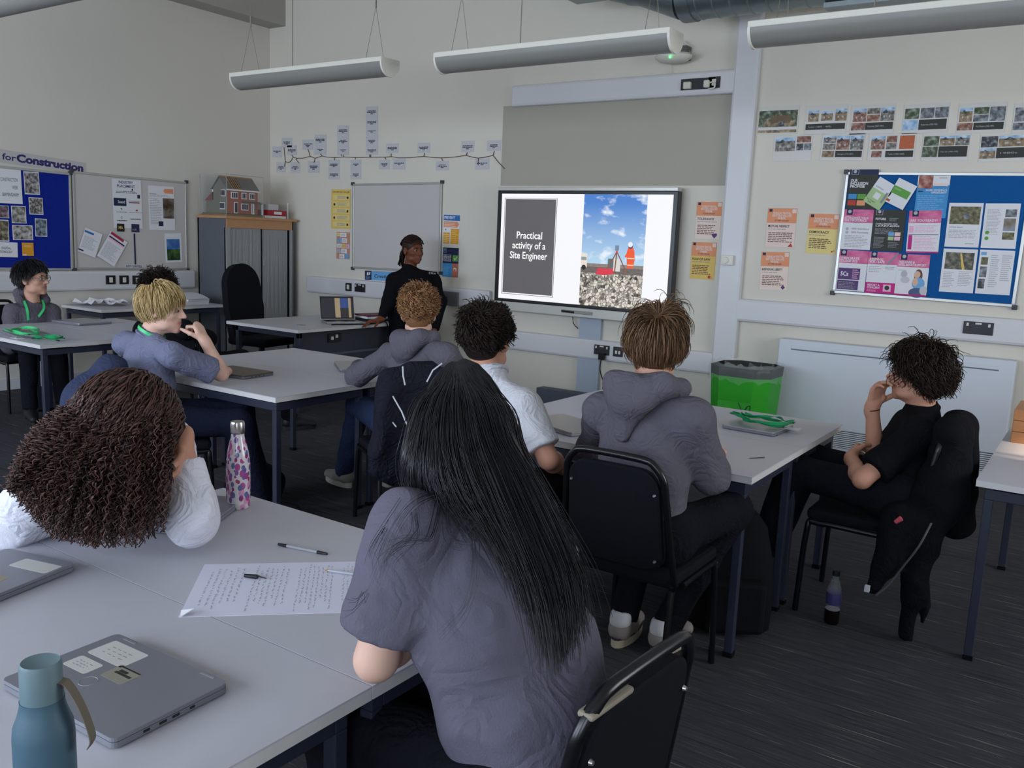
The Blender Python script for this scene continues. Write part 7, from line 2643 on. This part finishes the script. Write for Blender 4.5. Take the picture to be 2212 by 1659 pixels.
P = np.stack([np.stack([np.interp(t * c, t, P[j, :, k]) for k in range(3)], axis=1) for j, c in enumerate(cut)])
S = SDF()
S.ell(Hd.w(0, -.014, .036), np.array([.078, .099, .090]) * Hd.s, Hd.R, .01)
for gi in range(6):
    for a, b in zip(range(6, M_ - 4, 3), range(9, M_ - 1, 3)):
        f_ = max(.012, .034 - .0014 * a) * (1.0 if gi not in (0, 5) else .6)
        S.cap(Gw[gi][a] + CF * .04, Gw[gi][b] + CF * .04, f_, f_ * .95, .03)
v, q = S.net(.008)
hb_ = quad_mesh('hair', relax(v, q, 2, .5), q, H_BLACK, P10, {'tone': np.full(len(v), .1)})
strands('strands', P, rs.uniform(.0006, .0014, n), H_BLACK, hb_, rs.uniform(0, 1, n), .35)
wis = [[(960, 1060, 1.54), (900, 1085, 1.46), (860, 1140, 1.44), (832, 1215, 1.43)], [(950, 1075, 1.52), (930, 1160, 1.42), (900, 1165, 1.42), (850, 1180, 1.42), (815, 1260, 1.42)], [(1000, 1085, 1.48), (1030, 1180, 1.38), (1015, 1300, 1.36), (960, 1370, 1.36)],
       [(960, 1070, 1.5), (965, 1150, 1.40), (1000, 1170, 1.39), (1030, 1150, 1.39)], [(870, 1080, 1.5), (812, 1180, 1.46), (806, 1215, 1.46)], [(900, 1100, 1.47), (900, 1150, 1.44), (845, 1195, 1.43), (838, 1230, 1.43)], [(790, 1280, 1.46), (770, 1305, 1.46), (752, 1310, 1.46)]]
PW = []
for w_ in wis:
    base = np.array([at(*p) for p in smooth_path(w_, 6)])
    tt = np.linspace(0, 1, 20)
    base = np.stack([np.interp(tt, np.linspace(0, 1, len(base)), base[:, k]) for k in range(3)], axis=1)
    for j in range(8):
        PW.append(base + rs.normal(size=3) * .010 * tt[:, None] + rs.normal(size=3) * .0035)
strands('wisps', np.array(PW), np.full(len(PW), .00042), H_BLACK, hb_, rs.uniform(0, 1, len(PW)), .4)
print('people', __import__('time').time() - T0)

# ------------------------------------------------------------------ jackets on chair backs
M_PIPE = mat('reflective_piping', '#c6c8ce', .4)
M_PUFF = mat('dark_jacket_nylon', '#1c1d26', .6, .1, 20, .2, 150, spec=.3)


def jacket(base, label, m, seed, drop, rzv, extra):
    """a jacket hung over a chair back: base = chair origin, rzv = chair rotation"""
    R = Matrix.Rotation(rzv, 4, 'Z')
    Mw = Matrix.Translation((base[0], base[1], 0)) @ R

    def w(x, y, z):
        v = Mw @ Vector((x, y, z))
        return np.array(v)
    S = SDF()
    bk = np.array((R @ Vector((0, -1, 0)))[:3])
    S.cap(w(-.20, -.29, .865), w(.20, -.29, .865), .045, .045, .04)
    S.cap(w(-.15, -.30, .82), w(-.16, -.34, drop), .075, .09, .06, bk, .55)
    S.cap(w(.15, -.30, .82), w(.16, -.34, drop), .075, .09, .06, bk, .55)
    S.cap(w(0, -.30, .82), w(0, -.35, drop - .02), .10, .12, .06, bk, .5)
    extra(S, w)
    v, q = S.net(.010, folds(seed, .010, 22))
    return quad_mesh('jacket', relax(v, q, 1, .4), q, m), w


def ex5(S, w):
    S.cap(w(-.20, -.30, .80), w(-.26, -.33, .42), .06, .05, .04)
    S.cap(w(.21, -.29, .80), w(.25, -.32, .40), .06, .05, .04)
    S.cap(w(-.08, -.29, .90), w(.08, -.29, .90), .04, .04, .04)


j5, w = jacket((-3.02, 3.46), '', cloth('dark_jacket', '#20212b', .25, .1, crease=.5, rough=.7), 5, .42, math.radians(60), ex5)
tag(j5, 'dark padded jacket with pale piping hung on a chair at the middle table', 'jacket')
pp = MB()
for ln in ([(870, 792, 4.22), (871, 812, 4.18), (875, 832, 4.16)], [(955, 785, 4.10), (935, 800, 4.10), (922, 825, 4.10)], [(848, 855, 4.22), (868, 890, 4.16), (882, 925, 4.12)], [(836, 885, 4.30), (842, 905, 4.26), (856, 922, 4.22)]):
    pp.tube([at(*p) for p in ln], .004, M_PIPE, 5)
pp.build('piping', j5)


def ex8(S, w):
    def A(*p):
        return at(*p)
    S.p.clear()
    S.cap(w(-.15, -.30, .87), w(.16, -.30, .87), .05, .05, .04)
    S.cap(A(2062, 945, 3.52), A(2035, 1070, 3.50), .075, .095, .05)
    S.cap(A(2035, 1060, 3.50), A(1985, 1165, 3.52), .10, .08, .05)
    S.cap(w(.10, -.31, .85), w(.12, -.33, .45), .07, .08, .05)
    S.cap(A(1990, 1170, 3.50), A(1972, 1290, 3.53), .062, .050, .04)
    S.cap(A(1972, 1290, 3.53), A(1956, 1368, 3.56), .050, .034, .03)
    S.cap(A(1995, 1200, 3.56), A(1992, 1345, 3.60), .03, .022, .03)
    S.cap(A(1945, 1120, 3.52), A(1915, 1220, 3.50), .075, .050, .04)
    S.cap(A(1918, 1215, 3.50), A(1886, 1272, 3.50), .050, .022, .03)


j8, w = jacket((-.76, 3.94), '', C_BLACK, 8, .36, math.radians(90), ex8)
tag(j8, 'black fleece jacket hanging to the floor from the chair of the person in black', 'jacket')
zp_ = [(2012, 1130, 3.405), (1985, 1180, 3.40), (1950, 1225, 3.43), (1920, 1262, 3.455), (1892, 1286, 3.47)]
MB().tube([at(*p) for p in smooth_path(zp_, 4)], .0045, mat('zip_grey', '#5c5e64', .4, metal=.5), 6).build('zip', j8)
MB().box(0, .018, -.01, .01, -.012, .012, M_PIPE, Matrix.Translation(at(1868, 1270, 3.47))).build('white_tag', j8)
c_ = at(1934, 1128, 3.40)
MB().tube([c_, c_ + np.array([.02, 0, .02])], [.008, .011], mat('pink_badge', '#c0525c', .5), 8).build('badge', j8)


def ex4(S, w):
    S.p.clear()
    S.cap(at(200, 835, 4.25), at(180, 890, 4.22), .07, .09, .05)
    S.cap(at(240, 800, 4.30), at(225, 900, 4.25), .08, .11, .05)
    S.cap(at(180, 860, 4.22), at(170, 980, 4.25), .09, .08, .05)


j4, w = jacket((-4.03, 2.71), '', cloth('navy_jacket', '#3a405a', .3, .1), 14, .4, math.radians(-33), ex4)
tag(j4, 'navy jacket over the chair between the polo and the white sweatshirt', 'jacket')
